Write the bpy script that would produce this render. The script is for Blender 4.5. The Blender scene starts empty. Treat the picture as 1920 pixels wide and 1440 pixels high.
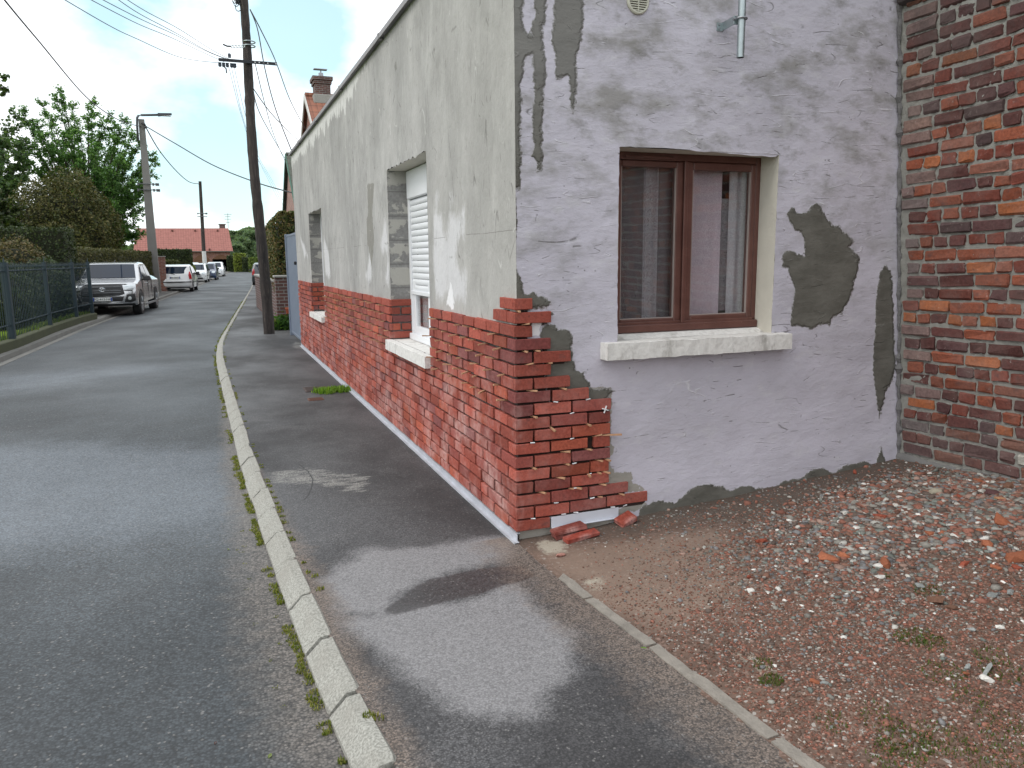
import bpy, bmesh, math, random
import numpy as np
from mathutils import Vector, Matrix, Quaternion
R_ = math.radians
rng = np.random.default_rng(7)
random.seed(7)
S = bpy.context.scene
COL = S.collection

# ------------------------------------------------------------------ camera, world, sun, exposure
CAM = np.array([-1.483, -3.7715, 1.5])
F_, CX, CY = 1440.0, 960.0, 720.0
def _dv(px, py): return np.array([px - CX, py - CY, F_])
_d1 = _dv(390, 490); _d1 /= np.linalg.norm(_d1)
_d2 = _dv(4700, 445); _d2 -= _d1 * (_d1 @ _d2); _d2 /= np.linalg.norm(_d2)
_up = -np.cross(_d1, _d2)
if _up[1] > 0: _up = -_up
ROT = np.stack([_d2, _d1, _up], 1)
def _ray(p): return ROT.T @ _dv(*p)
def on_x(p, x=0.0): r = _ray(p); return CAM + r * (x - CAM[0]) / r[0]
def on_y(p, y=0.0): r = _ray(p); return CAM + r * (y - CAM[1]) / r[1]
def on_z(p, z=0.0): r = _ray(p); return CAM + r * (z - CAM[2]) / r[2]

cam = bpy.data.cameras.new('camera'); camo = bpy.data.objects.new('camera', cam); COL.objects.link(camo)
cam.sensor_width = 36; cam.lens = F_ / 1920 * 36; cam.clip_start = 0.05; cam.clip_end = 3000
rt, dn, fw = ROT[0], ROT[1], ROT[2]
M4 = Matrix.Identity(4)
for i in range(3):
    M4[i][0], M4[i][1], M4[i][2], M4[i][3] = rt[i], -dn[i], -fw[i], CAM[i]
camo.matrix_world = M4
S.camera = camo

SUN_DIR = Vector((-0.72, -0.10, 0.80)).normalized()      # towards the sun
sun_el = math.asin(SUN_DIR.z); sun_az = math.atan2(SUN_DIR.x, SUN_DIR.y)
W = bpy.data.worlds.new('World'); S.world = W; W.use_nodes = True
wn = W.node_tree; wn.nodes.clear()
def wnode(t, **k):
    n = wn.nodes.new(t)
    for a, b in k.items(): setattr(n, a, b)
    return n
wo = wnode('ShaderNodeOutputWorld'); wb = wnode('ShaderNodeBackground')
sky = wnode('ShaderNodeTexSky', sky_type='NISHITA', sun_disc=False, sun_elevation=sun_el, sun_rotation=sun_az)
sky.air_density = 1.0; sky.dust_density = 0.6
tc = wnode('ShaderNodeTexCoord')
def wmath(op, a, b=None, clamp=False):
    n = wnode('ShaderNodeMath', operation=op); n.use_clamp = clamp
    for i, v in enumerate((a, b)):
        if v is None: continue
        if isinstance(v, (int, float)): n.inputs[i].default_value = v
        else: wn.links.new(v, n.inputs[i])
    return n.outputs[0]
mp = wnode('ShaderNodeMapping'); mp.inputs['Scale'].default_value = (1, 1, 1.7)
wn.links.new(tc.outputs['Generated'], mp.inputs['Vector'])
nz = wnode('ShaderNodeTexNoise'); nz.inputs['Scale'].default_value = 4.5; nz.inputs['Detail'].default_value = 6; nz.inputs['Roughness'].default_value = 0.55
wn.links.new(mp.outputs[0], nz.inputs['Vector'])
nrm = wnode('ShaderNodeVectorMath', operation='NORMALIZE'); wn.links.new(tc.outputs['Generated'], nrm.inputs[0])
gaps = None
for (d, rad) in (((-0.090, 0.962, 0.262), 0.085), ((0.0, 0.993, 0.118), 0.10), ((0.035, 0.996, 0.075), 0.075), ((0.125, 0.96, 0.25), 0.06), ((-0.5, 0.3, 0.8), 0.25), ((0.3, -0.6, 0.7), 0.3)):
    ds = wnode('ShaderNodeVectorMath', operation='DISTANCE'); wn.links.new(nrm.outputs[0], ds.inputs[0])
    v = Vector(d).normalized(); ds.inputs[1].default_value = v
    g = wmath('SUBTRACT', 1.0, wmath('DIVIDE', ds.outputs['Value'], rad * 1.6), True)
    gaps = g if gaps is None else wmath('MAXIMUM', gaps, g)
fac = wmath('ADD', wmath('MULTIPLY', gaps, 0.75), wmath('MULTIPLY', wmath('SUBTRACT', nz.outputs['Fac'], 0.5), 1.5))
rmp = wnode('ShaderNodeMapRange'); wn.links.new(fac, rmp.inputs[0])
for i, v in ((1, 0.22), (2, 0.58), (3, 0.0), (4, 0.80)): rmp.inputs[i].default_value = v
mx = wnode('ShaderNodeMix', data_type='RGBA')
wn.links.new(rmp.outputs[0], mx.inputs[0])
nz2 = wnode('ShaderNodeTexNoise'); nz2.inputs['Scale'].default_value = 3.0; nz2.inputs['Detail'].default_value = 5
wn.links.new(mp.outputs[0], nz2.inputs['Vector'])
cr = wnode('ShaderNodeMix', data_type='RGBA'); wn.links.new(nz2.outputs['Fac'], cr.inputs[0])
cr.inputs[6].default_value = (7.6, 8.2, 8.7, 1); cr.inputs[7].default_value = (14.5, 14.6, 14.8, 1)
wn.links.new(cr.outputs[2], mx.inputs[6])
skb = wnode('ShaderNodeVectorMath', operation='SCALE'); wn.links.new(sky.outputs[0], skb.inputs[0]); skb.inputs[3].default_value = 0.8
veil = wnode('ShaderNodeVectorMath', operation='ADD'); wn.links.new(skb.outputs[0], veil.inputs[0]); veil.inputs[1].default_value = (1.7, 3.5, 3.6)
wn.links.new(veil.outputs[0], mx.inputs[7])
wn.links.new(mx.outputs[2], wb.inputs['Color']); wb.inputs['Strength'].default_value = 0.105
wn.links.new(wb.outputs[0], wo.inputs[0])

sl = bpy.data.lights.new('sun', 'SUN'); slo = bpy.data.objects.new('sun', sl); COL.objects.link(slo)
sl.energy = 0.9; sl.angle = R_(25); sl.color = (1.0, 0.96, 0.9)
slo.rotation_euler = SUN_DIR.to_track_quat('Z', 'Y').to_euler()
S.view_settings.view_transform = 'Standard'; S.view_settings.look = 'None'
S.view_settings.exposure = 0.40; S.view_settings.gamma = 1.0
S.cycles.max_bounces = 8; S.cycles.transparent_max_bounces = 24

# ------------------------------------------------------------------ node helpers
class NM:
    def __init__(s, name):
        s.m = bpy.data.materials.new(name); s.m.use_nodes = True
        s.t = s.m.node_tree; s.t.nodes.clear()
        s.out = s.n('ShaderNodeOutputMaterial'); s.b = s.n('ShaderNodeBsdfPrincipled')
        s.t.links.new(s.b.outputs[0], s.out.inputs[0]); s._co = None
    def n(s, t, **k):
        x = s.t.nodes.new(t)
        for a, b in k.items(): setattr(x, a, b)
        return x
    def put(s, v, sock):
        if isinstance(v, (int, float)):
            if sock.type in ('RGBA',): sock.default_value = (v, v, v, 1)
            else: sock.default_value = v
        elif isinstance(v, (tuple, list)):
            sock.default_value = tuple(v) + ((1,) if sock.type == 'RGBA' and len(v) == 3 else ())
        else: s.t.links.new(v, sock)
    def co(s, scale=None):
        if s._co is None: s._co = s.n('ShaderNodeTexCoord').outputs['Object']
        if scale is None: return s._co
        m = s.n('ShaderNodeMapping'); m.inputs['Scale'].default_value = scale
        s.t.links.new(s._co, m.inputs[0]); return m.outputs[0]
    def noise(s, sc, det=3, ro=0.55, stretch=None, dist=0.0):
        x = s.n('ShaderNodeTexNoise'); s.t.links.new(s.co(stretch), x.inputs['Vector'])
        x.inputs['Scale'].default_value = sc; x.inputs['Detail'].default_value = det
        x.inputs['Roughness'].default_value = ro; x.inputs['Distortion'].default_value = dist
        return x.outputs['Fac']
    def voro(s, sc, feature='F1', stretch=None, out='Distance'):
        x = s.n('ShaderNodeTexVoronoi', feature=feature); s.t.links.new(s.co(stretch), x.inputs['Vector'])
        x.inputs['Scale'].default_value = sc; return x.outputs[out]
    def wave(s, sc, dirn='X', dist=0.0, profile='SIN'):
        x = s.n('ShaderNodeTexWave', bands_direction=dirn, wave_profile=profile); s.t.links.new(s.co(), x.inputs['Vector'])
        x.inputs['Scale'].default_value = sc; x.inputs['Distortion'].default_value = dist
        return x.outputs['Fac']
    def mr(s, v, a, b, c=0.0, d=1.0, smooth=False):
        x = s.n('ShaderNodeMapRange'); x.interpolation_type = 'SMOOTHSTEP' if smooth else 'LINEAR'
        for i, q in enumerate((v, a, b, c, d)): s.put(q, x.inputs[i])
        return x.outputs[0]
    def math(s, op, a, b=0.0, clamp=False):
        x = s.n('ShaderNodeMath', operation=op); x.use_clamp = clamp
        s.put(a, x.inputs[0]); s.put(b, x.inputs[1]); return x.outputs[0]
    def mix(s, f, a, b, mode='MIX'):
        x = s.n('ShaderNodeMix', data_type='RGBA', blend_type=mode)
        s.put(f, x.inputs[0]); s.put(a, x.inputs[6]); s.put(b, x.inputs[7]); return x.outputs[2]
    def attr(s, name, out='Fac'):
        x = s.n('ShaderNodeAttribute'); x.attribute_name = name; return x.outputs[out]
    def bump(s, h, st=0.5, d=0.01, prev=None):
        x = s.n('ShaderNodeBump'); s.put(h, x.inputs['Height'])
        x.inputs['Strength'].default_value = st; x.inputs['Distance'].default_value = d
        if prev is not None: s.t.links.new(prev, x.inputs['Normal'])
        return x.outputs[0]
    def sepz(s):
        x = s.n('ShaderNodeSeparateXYZ'); s.t.links.new(s.co(), x.inputs[0]); return x.outputs
    def fin(s, col, rough=0.8, normal=None, metal=0.0, spec=None):
        s.put(col, s.b.inputs['Base Color']); s.put(rough, s.b.inputs['Roughness'])
        s.put(metal, s.b.inputs['Metallic'])
        if spec is not None: s.put(spec, s.b.inputs['Specular IOR Level'])
        if normal is not None: s.t.links.new(normal, s.b.inputs['Normal'])
        return s.m
def simple(name, col, rough=0.6, metal=0.0, var=0.15, sc=12, bump=0.0, spec=None):
    m = NM(name); f = m.noise(sc, 4)
    c = m.mix(f, [x * (1 - var) for x in col], [min(1, x * (1 + var)) for x in col])
    nrm_ = m.bump(m.noise(sc * 6, 3), bump, 0.01) if bump else None
    return m.fin(c, m.mr(f, 0.3, 0.7, rough - 0.06, min(1, rough + 0.06)), nrm_, metal, spec)

# ------------------------------------------------------------------ mesh helpers
_CB = None
def _cb():
    global _CB
    vs = []; idx = {}
    for a in range(3):
        for sx in (-1, 1):
            for sy in (-1, 1):
                for sz in (-1, 1):
                    idx[(a, sx, sy, sz)] = len(vs)
                    s_ = [sx, sy, sz]; ins = [1, 1, 1]; ins[a] = 0
                    vs.append((s_, ins))
    fs = []
    sg = (-1, 1)
    for a in range(3):
        b, c = (a + 1) % 3, (a + 2) % 3
        for s_ in sg:
            q = []
            for (u, v) in ((-1, -1), (1, -1), (1, 1), (-1, 1)):
                k = [0, 0, 0]; k[a] = s_; k[b] = u; k[c] = v; q.append(idx[(a, *k)])
            fs.append(q)
    for a in range(3):
        b, c = (a + 1) % 3, (a + 2) % 3
        for u in sg:
            for v in sg:
                q = []
                for face, s_ in ((b, -1), (b, 1), (c, 1), (c, -1)):
                    k = [0, 0, 0]; k[a] = s_; k[b] = u; k[c] = v; q.append(idx[(face, *k)])
                fs.append(q)
    for k in [(x, y, z) for x in sg for y in sg for z in sg]:
        fs.append([idx[(0, *k)], idx[(1, *k)], idx[(2, *k)]])
    SG = np.array([v[0] for v in vs], float); IN = np.array([v[1] for v in vs], float)
    P = SG * (1 - 0.2 * IN)
    out = []
    for q in fs:
        n = np.cross(P[q[1]] - P[q[0]], P[q[2]] - P[q[0]])
        out.append(q if n @ P[q].mean(0) > 0 else q[::-1])
    _CB = (SG, IN, out)
_cb()

class MB:
    def __init__(s): s.v = []; s.f = []; s.c = []; s.mi = []; s.hasc = False; s.cur = (1, 1, 1); s.m = 0
    def _add(s, vs, fs, col=None):
        b = len(s.v); s.v.extend([tuple(map(float, p)) for p in vs])
        s.f.extend([[i + b for i in q] for q in fs]); s.mi.extend([s.m] * len(fs))
        if col is not None: s.hasc = True
        s.c.extend([tuple(col) if col is not None else s.cur] * len(vs))
        return s
    def cbox(s, c, h, ch=0.004, jit=0.0, rot=None, col=None):
        SG, IN, fs = _CB; h = np.array(h, float); ch = min(ch, 0.45 * float(h.min()) if float(h.min()) > 0 else ch)
        P = SG * (h - IN * ch)
        if jit:
            P = P + np.repeat(rng.normal(0, jit, (8, 3)), 1, 0)[[(int(a > 0) * 4 + int(b > 0) * 2 + int(d > 0)) for a, b, d in SG]] + rng.normal(0, jit * 0.5, P.shape)
        if rot is not None: P = P @ np.array(rot).T
        return s._add(P + np.array(c, float), fs, col)
    def box(s, lo, hi, ch=0.0, rot=None, col=None):
        lo = np.array(lo, float); hi = np.array(hi, float)
        if ch > 0: return s.cbox((lo + hi) / 2, (hi - lo) / 2, ch, 0, rot, col)
        x0, y0, z0 = lo; x1, y1, z1 = hi
        vs = [(x0, y0, z0), (x1, y0, z0), (x1, y1, z0), (x0, y1, z0), (x0, y0, z1), (x1, y0, z1), (x1, y1, z1), (x0, y1, z1)]
        return s._add(vs, [[3, 2, 1, 0], [4, 5, 6, 7], [0, 1, 5, 4], [1, 2, 6, 5], [2, 3, 7, 6], [3, 0, 4, 7]], col)
    def quad(s, a, b, c, d, col=None): return s._add([a, b, c, d], [[0, 1, 2, 3]], col)
    def poly(s, pts, col=None): return s._add(pts, [list(range(len(pts)))], col)
    def prism(s, pts, ext, col=None):
        pts = np.array(pts, float); ext = np.array(ext, float); n = len(pts)
        nrm_ = np.zeros(3)
        for i in range(n): nrm_ += np.cross(pts[i], pts[(i + 1) % n])
        if nrm_ @ ext > 0: pts = pts[::-1]
        vs = list(pts) + list(pts + ext)
        fs = [list(range(n)), list(range(2 * n - 1, n - 1, -1))]
        for i in range(n): j = (i + 1) % n; fs.append([j, i, i + n, j + n])
        return s._add(vs, fs, col)
    def tube(s, pts, r, n=8, col=None, cap=True):
        pts = [np.array(p, float) for p in pts]; k = len(pts)
        rs = r if hasattr(r, '__len__') else [r] * k
        vs = []; fs = []
        ref = None
        for i in range(k):
            t = pts[min(i + 1, k - 1)] - pts[max(i - 1, 0)]; t = t / (np.linalg.norm(t) + 1e-12)
            if ref is None or abs(ref @ t) > 0.95: ref = np.array([0, 0, 1.0]) if abs(t[2]) < 0.9 else np.array([1.0, 0, 0])
            u = np.cross(ref, t); u /= np.linalg.norm(u); w = np.cross(t, u)
            for j in range(n):
                a = 2 * math.pi * j / n; vs.append(pts[i] + rs[i] * (math.cos(a) * u + math.sin(a) * w))
        for i in range(k - 1):
            for j in range(n):
                j2 = (j + 1) % n; fs.append([i * n + j, i * n + j2, (i + 1) * n + j2, (i + 1) * n + j])
        if cap: fs.append(list(range(n))[::-1]); fs.append([(k - 1) * n + j for j in range(n)])
        return s._add(vs, fs, col)
    def lathe(s, prof, c, axis=(0, 0, 1), n=20, col=None):
        ax = np.array(axis, float); ax /= np.linalg.norm(ax)
        u = np.cross(ax, (1, 0, 0) if abs(ax[0]) < 0.9 else (0, 1, 0)); u /= np.linalg.norm(u); w = np.cross(ax, u)
        vs = []; fs = []; k = len(prof)
        for (r, h) in prof:
            for j in range(n):
                a = 2 * math.pi * j / n; vs.append(np.array(c) + ax * h + r * (math.cos(a) * u + math.sin(a) * w))
        for i in range(k - 1):
            for j in range(n):
                j2 = (j + 1) % n; fs.append([i * n + j, i * n + j2, (i + 1) * n + j2, (i + 1) * n + j])
        fs.append(list(range(n))[::-1]); fs.append([(k - 1) * n + j for j in range(n)])
        return s._add(vs, fs, col)
    def grid(s, P, col=None):           # P: (nu, nv, 3)
        nu, nv = P.shape[:2]; vs = P.reshape(-1, 3)
        fs = [[i * nv + j, (i + 1) * nv + j, (i + 1) * nv + j + 1, i * nv + j + 1] for i in range(nu - 1) for j in range(nv - 1)]
        return s._add(vs, fs, col)
    def arrays(s, V, Fc, C=None):
        b = len(s.v); s.v.extend(map(tuple, V.tolist())); s.f.extend((Fc + b).tolist()); s.mi.extend([s.m] * len(Fc))
        if C is not None: s.hasc = True; s.c.extend(map(tuple, C.tolist()))
        else: s.c.extend([s.cur] * len(V))
        return s
    def build(s, name, mats, parent=None, smooth=False, loc=None, attrs=None, recalc=False):
        if not isinstance(mats, (list, tuple)): mats = [mats]
        off = np.array(parent.location) if (parent is not None and loc is None) else np.array(loc if loc is not None else (0, 0, 0), float)
        if parent is not None and parent.parent is not None and loc is None: off = off + np.array(parent.parent.location)
        me = bpy.data.meshes.new(name)
        V = np.array(s.v, float).reshape(-1, 3) - off
        me.from_pydata(V.tolist(), [], s.f)
        for m_ in mats: me.materials.append(m_)
        if len(mats) > 1: me.polygons.foreach_set('material_index', s.mi)
        if s.hasc:
            a = me.color_attributes.new('bcol', 'FLOAT_COLOR', 'POINT')
            C = np.ones((len(V), 4), np.float32); C[:, :3] = np.array(s.c, np.float32)
            a.data.foreach_set('color', C.ravel())
        if attrs:
            for k, arr in attrs.items():
                a = me.attributes.new(k, 'FLOAT', 'POINT'); a.data.foreach_set('value', np.asarray(arr, np.float32))
        if smooth: me.polygons.foreach_set('use_smooth', [True] * len(me.polygons))
        if recalc:
            bm = bmesh.new(); bm.from_mesh(me); bmesh.ops.recalc_face_normals(bm, faces=bm.faces); bm.to_mesh(me); bm.free()
        me.update()
        o = bpy.data.objects.new(name, me); COL.objects.link(o)
        if parent is not None: o.parent = parent
        if parent is None and loc is not None: o.location = loc
        return o

def tag(o, label=None, cat=None, group=None, kind=None):
    if label: o['label'] = label
    if cat: o['category'] = cat
    if group: o['group'] = group
    if kind: o['kind'] = kind
    return o
def thing(name, label, cat, loc=(0, 0, 0), rz=0, group=None):
    o = bpy.data.objects.new(name, None); COL.objects.link(o); o.empty_display_size = 0.2
    o.location = loc; o.rotation_euler = (0, 0, rz); return tag(o, label, cat, group)
def children(o): return [c for c in COL.objects if c.parent == o]
def copy_tree(o, parent=None):
    kids = [c for c in COL.objects if c.parent == o]
    c = o.copy(); COL.objects.link(c)
    if parent is not None: c.parent = parent
    for k in kids: copy_tree(k, c)
    return c
def text_mesh(txt, size, ext=0.002):
    cu = bpy.data.curves.new('lettering', 'FONT'); cu.body = txt; cu.size = size; cu.extrude = ext; cu.align_x = 'CENTER'; cu.align_y = 'CENTER'
    o = bpy.data.objects.new('lettering', cu); COL.objects.link(o)
    bpy.context.view_layer.update()
    me = bpy.data.meshes.new_from_object(o.evaluated_get(bpy.context.evaluated_depsgraph_get()))
    bpy.data.objects.remove(o); bpy.data.curves.remove(cu); return me

# 2D value noise in numpy for geometry fields
def vnoise(x, y, seed=0, oct=4):
    x = np.asarray(x, float); y = np.asarray(y, float); out = 0; amp = 1; tot = 0
    for k in range(oct):
        xi = np.floor(x).astype(np.int64); yi = np.floor(y).astype(np.int64); fx = x - xi; fy = y - yi
        fx = fx * fx * (3 - 2 * fx); fy = fy * fy * (3 - 2 * fy)
        def h(a, b):
            n = (a * 374761393 + b * 668265263 + (seed + k * 17) * 974634777) & 0x7fffffff
            n = ((n ^ (n >> 13)) * 1274126177) & 0x7fffffff
            return ((n ^ (n >> 16)) & 0xffff) / 65535.0
        v = (h(xi, yi) * (1 - fx) + h(xi + 1, yi) * fx) * (1 - fy) + (h(xi, yi + 1) * (1 - fx) + h(xi + 1, yi + 1) * fx) * fy
        out = out + amp * v; tot += amp; amp *= 0.5; x = x * 2.03 + 11.3; y = y * 2.03 + 5.7
    return out / tot
def sdf_poly(px, py, poly):             # >0 inside
    poly = np.array(poly, float); n = len(poly); d = np.full(px.shape, 1e9); ins = np.zeros(px.shape, bool)
    for i in range(n):
        a = poly[i]; b = poly[(i + 1) % n]; e = b - a
        wx = px - a[0]; wy = py - a[1]
        t = np.clip((wx * e[0] + wy * e[1]) / (e @ e + 1e-12), 0, 1)
        d = np.minimum(d, np.hypot(wx - e[0] * t, wy - e[1] * t))
        c = ((a[1] > py) != (b[1] > py)) & (px < (b[0] - a[0]) * (py - a[1]) / (b[1] - a[1] + 1e-12) + a[0])
        ins ^= c
    return np.where(ins, d, -d)

# ------------------------------------------------------------------ materials
def m_plaster_left():
    m = NM('plaster grey')
    n1 = m.noise(1.1, 5, 0.6, (1, 1.0, 0.6)); n2 = m.noise(4.2, 6, 0.62, (1, 1.2, 0.36)); n3 = m.noise(38, 4, 0.6, (1, 1, 0.7)); n4 = m.noise(2.6, 6, 0.65, (1, 1, 0.8))
    c = m.mix(m.mr(n1, 0.33, 0.67), (0.305, 0.298, 0.288), (0.440, 0.426, 0.412))
    c = m.mix(m.math('MULTIPLY', m.mr(n2, 0.50, 0.70), 0.5), c, (0.53, 0.52, 0.50))
    c = m.mix(m.mr(n4, 0.50, 0.68, 0, 0.6), c, (0.262, 0.256, 0.246))
    c = m.mix(m.mr(n3, 0.55, 0.75, 0, 0.18), c, (0.20, 0.195, 0.175))
    z = m.sepz()
    c = m.mix(m.mr(z[1], 2.2, 0.0, 0, 0.30), c, (0.48, 0.46, 0.42))
    # white paint left under the roof edge, hard and ragged below, only along the far part
    band = m.math('ADD', z[2], m.math('MULTIPLY', m.math('SUBTRACT', n2, 0.5), 0.55))
    band = m.math('ADD', band, m.math('MULTIPLY', m.math('SUBTRACT', m.noise(26, 3, 0.6, (1, 1, 0.12)), 0.5), 0.20))
    band = m.math('ADD', band, m.mr(z[1], 3.6, 4.6, -0.22, 0.0))
    flk = m.math('MULTIPLY', m.mr(m.noise(20, 3, 0.6, (1, 1, 0.10)), 0.60, 0.64), 0.7)
    c = m.mix(m.mr(band, 3.165, 3.172), c, m.mix(flk, (0.62, 0.61, 0.59), (0.24, 0.235, 0.22)))
    # smears, fresh mortar and painted shade behind the brick joints
    w = m.math('ADD', m.attr('white'), m.math('MULTIPLY', m.math('SUBTRACT', n2, 0.5), 0.30))
    w = m.math('ADD', w, m.math('MULTIPLY', m.math('SUBTRACT', n3, 0.5), 0.12))
    c = m.mix(m.mr(w, -0.02, 0.045, 0, 0.85), c, (0.62, 0.61, 0.62))
    wc = m.math('ADD', m.attr('chip'), m.math('MULTIPLY', m.math('SUBTRACT', n3, 0.5), 0.035))
    c = m.mix(m.mr(wc, -0.002, 0.003), c, (0.78, 0.77, 0.78))
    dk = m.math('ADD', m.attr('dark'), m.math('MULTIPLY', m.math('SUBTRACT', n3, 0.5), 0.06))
    c = m.mix(m.mr(dk, -0.004, 0.006, 0, 0.8), c, m.mix(m.mr(z[2], 1.13, 1.16), (0.034, 0.022, 0.019), (0.22, 0.21, 0.185)))  # below the brick tops: shade of the open joints painted near-black
    cr = m.math('ABSOLUTE', m.math('ADD', m.math('SUBTRACT', z[2], 1.645), m.math('MULTIPLY', m.math('SUBTRACT', m.noise(3, 3), 0.5), 0.015)))
    crk = m.math('MULTIPLY', m.mr(cr, 0.0008, 0.003, 1, 0), m.mr(m.noise(2.2, 2), 0.45, 0.5))
    c = m.mix(m.math('MULTIPLY', crk, 0.6), c, (0.13, 0.12, 0.11))
    sc = m.math('MULTIPLY', m.mr(m.voro(7, 'DISTANCE_TO_EDGE', (1, 1, 0.35)), 0.0, 0.022, 1, 0), m.mr(m.noise(6.1, 3), 0.58, 0.63))
    c = m.mix(m.math('MULTIPLY', sc, 0.6), c, (0.14, 0.135, 0.12))
    def strokes(sc2, st, lev, w_, msc, t0, t1):
        wv = m.noise(sc2, 1, 0.3, st, 0.2); d_ = m.math('ABSOLUTE', m.math('SUBTRACT', wv, lev)); return m.math('MULTIPLY', m.mr(d_, 0.0, w_, 1, 0), m.mr(m.noise(msc, 4, 0.6), t0, t1))
    st1 = m.math('MAXIMUM', strokes(2.2, (1, 2.2, 0.5), 0.52, 0.008, 5.5, 0.55, 0.60), strokes(2.6, (1, 1.4, 0.9), 0.44, 0.008, 7.5, 0.57, 0.62)); c = m.mix(m.math('MULTIPLY', st1, 0.65), c, (0.12, 0.115, 0.105))
    st2 = strokes(2.8, (1, 2.0, 0.6), 0.47, 0.008, 6.5, 0.55, 0.60); c = m.mix(m.math('MULTIPLY', st2, 0.6), c, (0.62, 0.61, 0.59)); sc = m.math('MAXIMUM', sc, st1)
    nb = m.bump(m.noise(60, 5, 0.65), 0.3, 0.006); nb = m.bump(m.noise(7, 5, 0.62, (1, 1, 0.6)), 0.6, 0.03, nb); nb = m.bump(sc, -0.5, 0.004, nb)
    return m.fin(c, 0.9, nb, spec=0.2)
def m_plaster_right():
    m = NM('plaster pale lilac')
    n1 = m.noise(1.1, 4, 0.55, (1, 1, 1.2)); n2 = m.noise(3.4, 7, 0.66, (0.75, 1, 1.6)); n3 = m.noise(34, 5, 0.62); n5 = m.noise(11, 5, 0.64, (0.8, 1, 1.5)); n6 = m.noise(7, 6, 0.66, (0.85, 1, 1.4))
    c = m.mix(m.mr(n1, 0.35, 0.65), (0.480, 0.458, 0.515), (0.570, 0.545, 0.615))
    zz = m.sepz()
    hi_ = m.mr(zz[2], 0.8, 2.2, 0.12, 1.0)
    c = m.mix(m.math('MULTIPLY', m.mr(n2, 0.48, 0.66, 0, 0.8), hi_), c, (0.255, 0.245, 0.225))
    c = m.mix(m.math('MULTIPLY', m.mr(n6, 0.54, 0.72, 0, 0.75), hi_), c, (0.215, 0.208, 0.195))
    c = m.mix(m.mr(n5, 0.60, 0.78, 0, 0.22), c, (0.24, 0.235, 0.225))
    c = m.mix(m.mr(n6, 0.44, 0.30, 0, 0.45), c, (0.60, 0.59, 0.61))
    # trowel marks: short flat strokes
    def strokes(sc, st, lev, w, msc, t0, t1, di):
        wv = m.noise(sc, 1, 0.3, st, di); d_ = m.math('ABSOLUTE', m.math('SUBTRACT', wv, lev)); return m.math('MULTIPLY', m.mr(d_, 0.0, w, 1, 0), m.mr(m.noise(msc, 4, 0.6), t0, t1))
    scr = m.math('MAXIMUM', strokes(2.4, (0.5, 1, 2.6), 0.5, 0.007, 5.0, 0.54, 0.60, 0.1), strokes(3.1, (0.55, 1, 3.4), 0.40, 0.007, 7.0, 0.54, 0.59, 0.2))
    scr2 = m.math('MAXIMUM', strokes(2.0, (0.45, 1, 3.0), 0.56, 0.006, 8.0, 0.54, 0.59, 0.1), strokes(4.0, (0.6, 1, 2.6), 0.47, 0.009, 9.0, 0.57, 0.62, 0.4))
    c = m.mix(m.math('MULTIPLY', scr, 0.6), c, (0.68, 0.67, 0.69)); c = m.mix(m.math('MULTIPLY', scr2, 0.75), c, (0.15, 0.145, 0.14))
    pit = m.math('MULTIPLY', m.mr(m.voro(26), 0.10, 0.16, 1, 0), m.mr(m.noise(6, 2), 0.60, 0.66))
    c = m.mix(m.math('MULTIPLY', pit, 0.7), c, (0.15, 0.145, 0.14))
    ragged = m.math('ADD', m.math('MULTIPLY', m.math('SUBTRACT', n3, 0.5), 0.045), m.math('MULTIPLY', m.math('SUBTRACT', n5, 0.5), 0.035))
    d = m.math('ADD', m.attr('mortar'), ragged)
    mm = m.mr(d, -0.004, 0.0025); rise = m.mr(d, -0.004, 0.014)
    mc = m.mix(m.mr(n6, 0.35, 0.65), (0.112, 0.107, 0.092), (0.160, 0.153, 0.134)); mc = m.mix(m.math('MULTIPLY', scr2, 0.8), mc, (0.05, 0.05, 0.045)); mc = m.mix(m.math('MULTIPLY', scr, 0.5), mc, (0.24, 0.235, 0.215)); mc = m.mix(m.mr(zz[2], 1.9, 2.5), mc, m.mix(0.45, mc, (0.27, 0.265, 0.26)))
    d2 = m.math('ADD', m.attr('pale'), ragged)
    mc2 = m.mix(m.mr(n5, 0.35, 0.65), (0.27, 0.255, 0.225), (0.33, 0.31, 0.275))
    c = m.mix(m.mr(d2, -0.0015, 0.002), c, mc2)
    c = m.mix(mm, c, mc)
    c = m.mix(m.mr(m.attr('joint_shade'), -0.002, 0.002), c, (0.034, 0.022, 0.019))  # shade between the bricks painted near-black on the wall behind
    wh = m.math('ADD', m.attr('chip'), m.math('MULTIPLY', ragged, 0.6)); c = m.mix(m.mr(wh, -0.002, 0.002), c, (0.74, 0.72, 0.73))
    rim = m.math('MULTIPLY', m.mr(m.math('ABSOLUTE', d), 0.0, 0.006, 1, 0), 0.30); c = m.mix(rim, c, (0.62, 0.60, 0.61))
    nb = m.bump(m.noise(55, 5, 0.65), 0.25, 0.005); nb = m.bump(n2, 0.45, 0.03, nb); nb = m.bump(n6, 0.22, 0.02, nb); nb = m.bump(m.math('SUBTRACT', scr, scr2), 0.7, 0.004, nb); nb = m.bump(rise, 1.0, 0.010, nb)
    return m.fin(c, 0.88, nb, spec=0.2)
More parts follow.
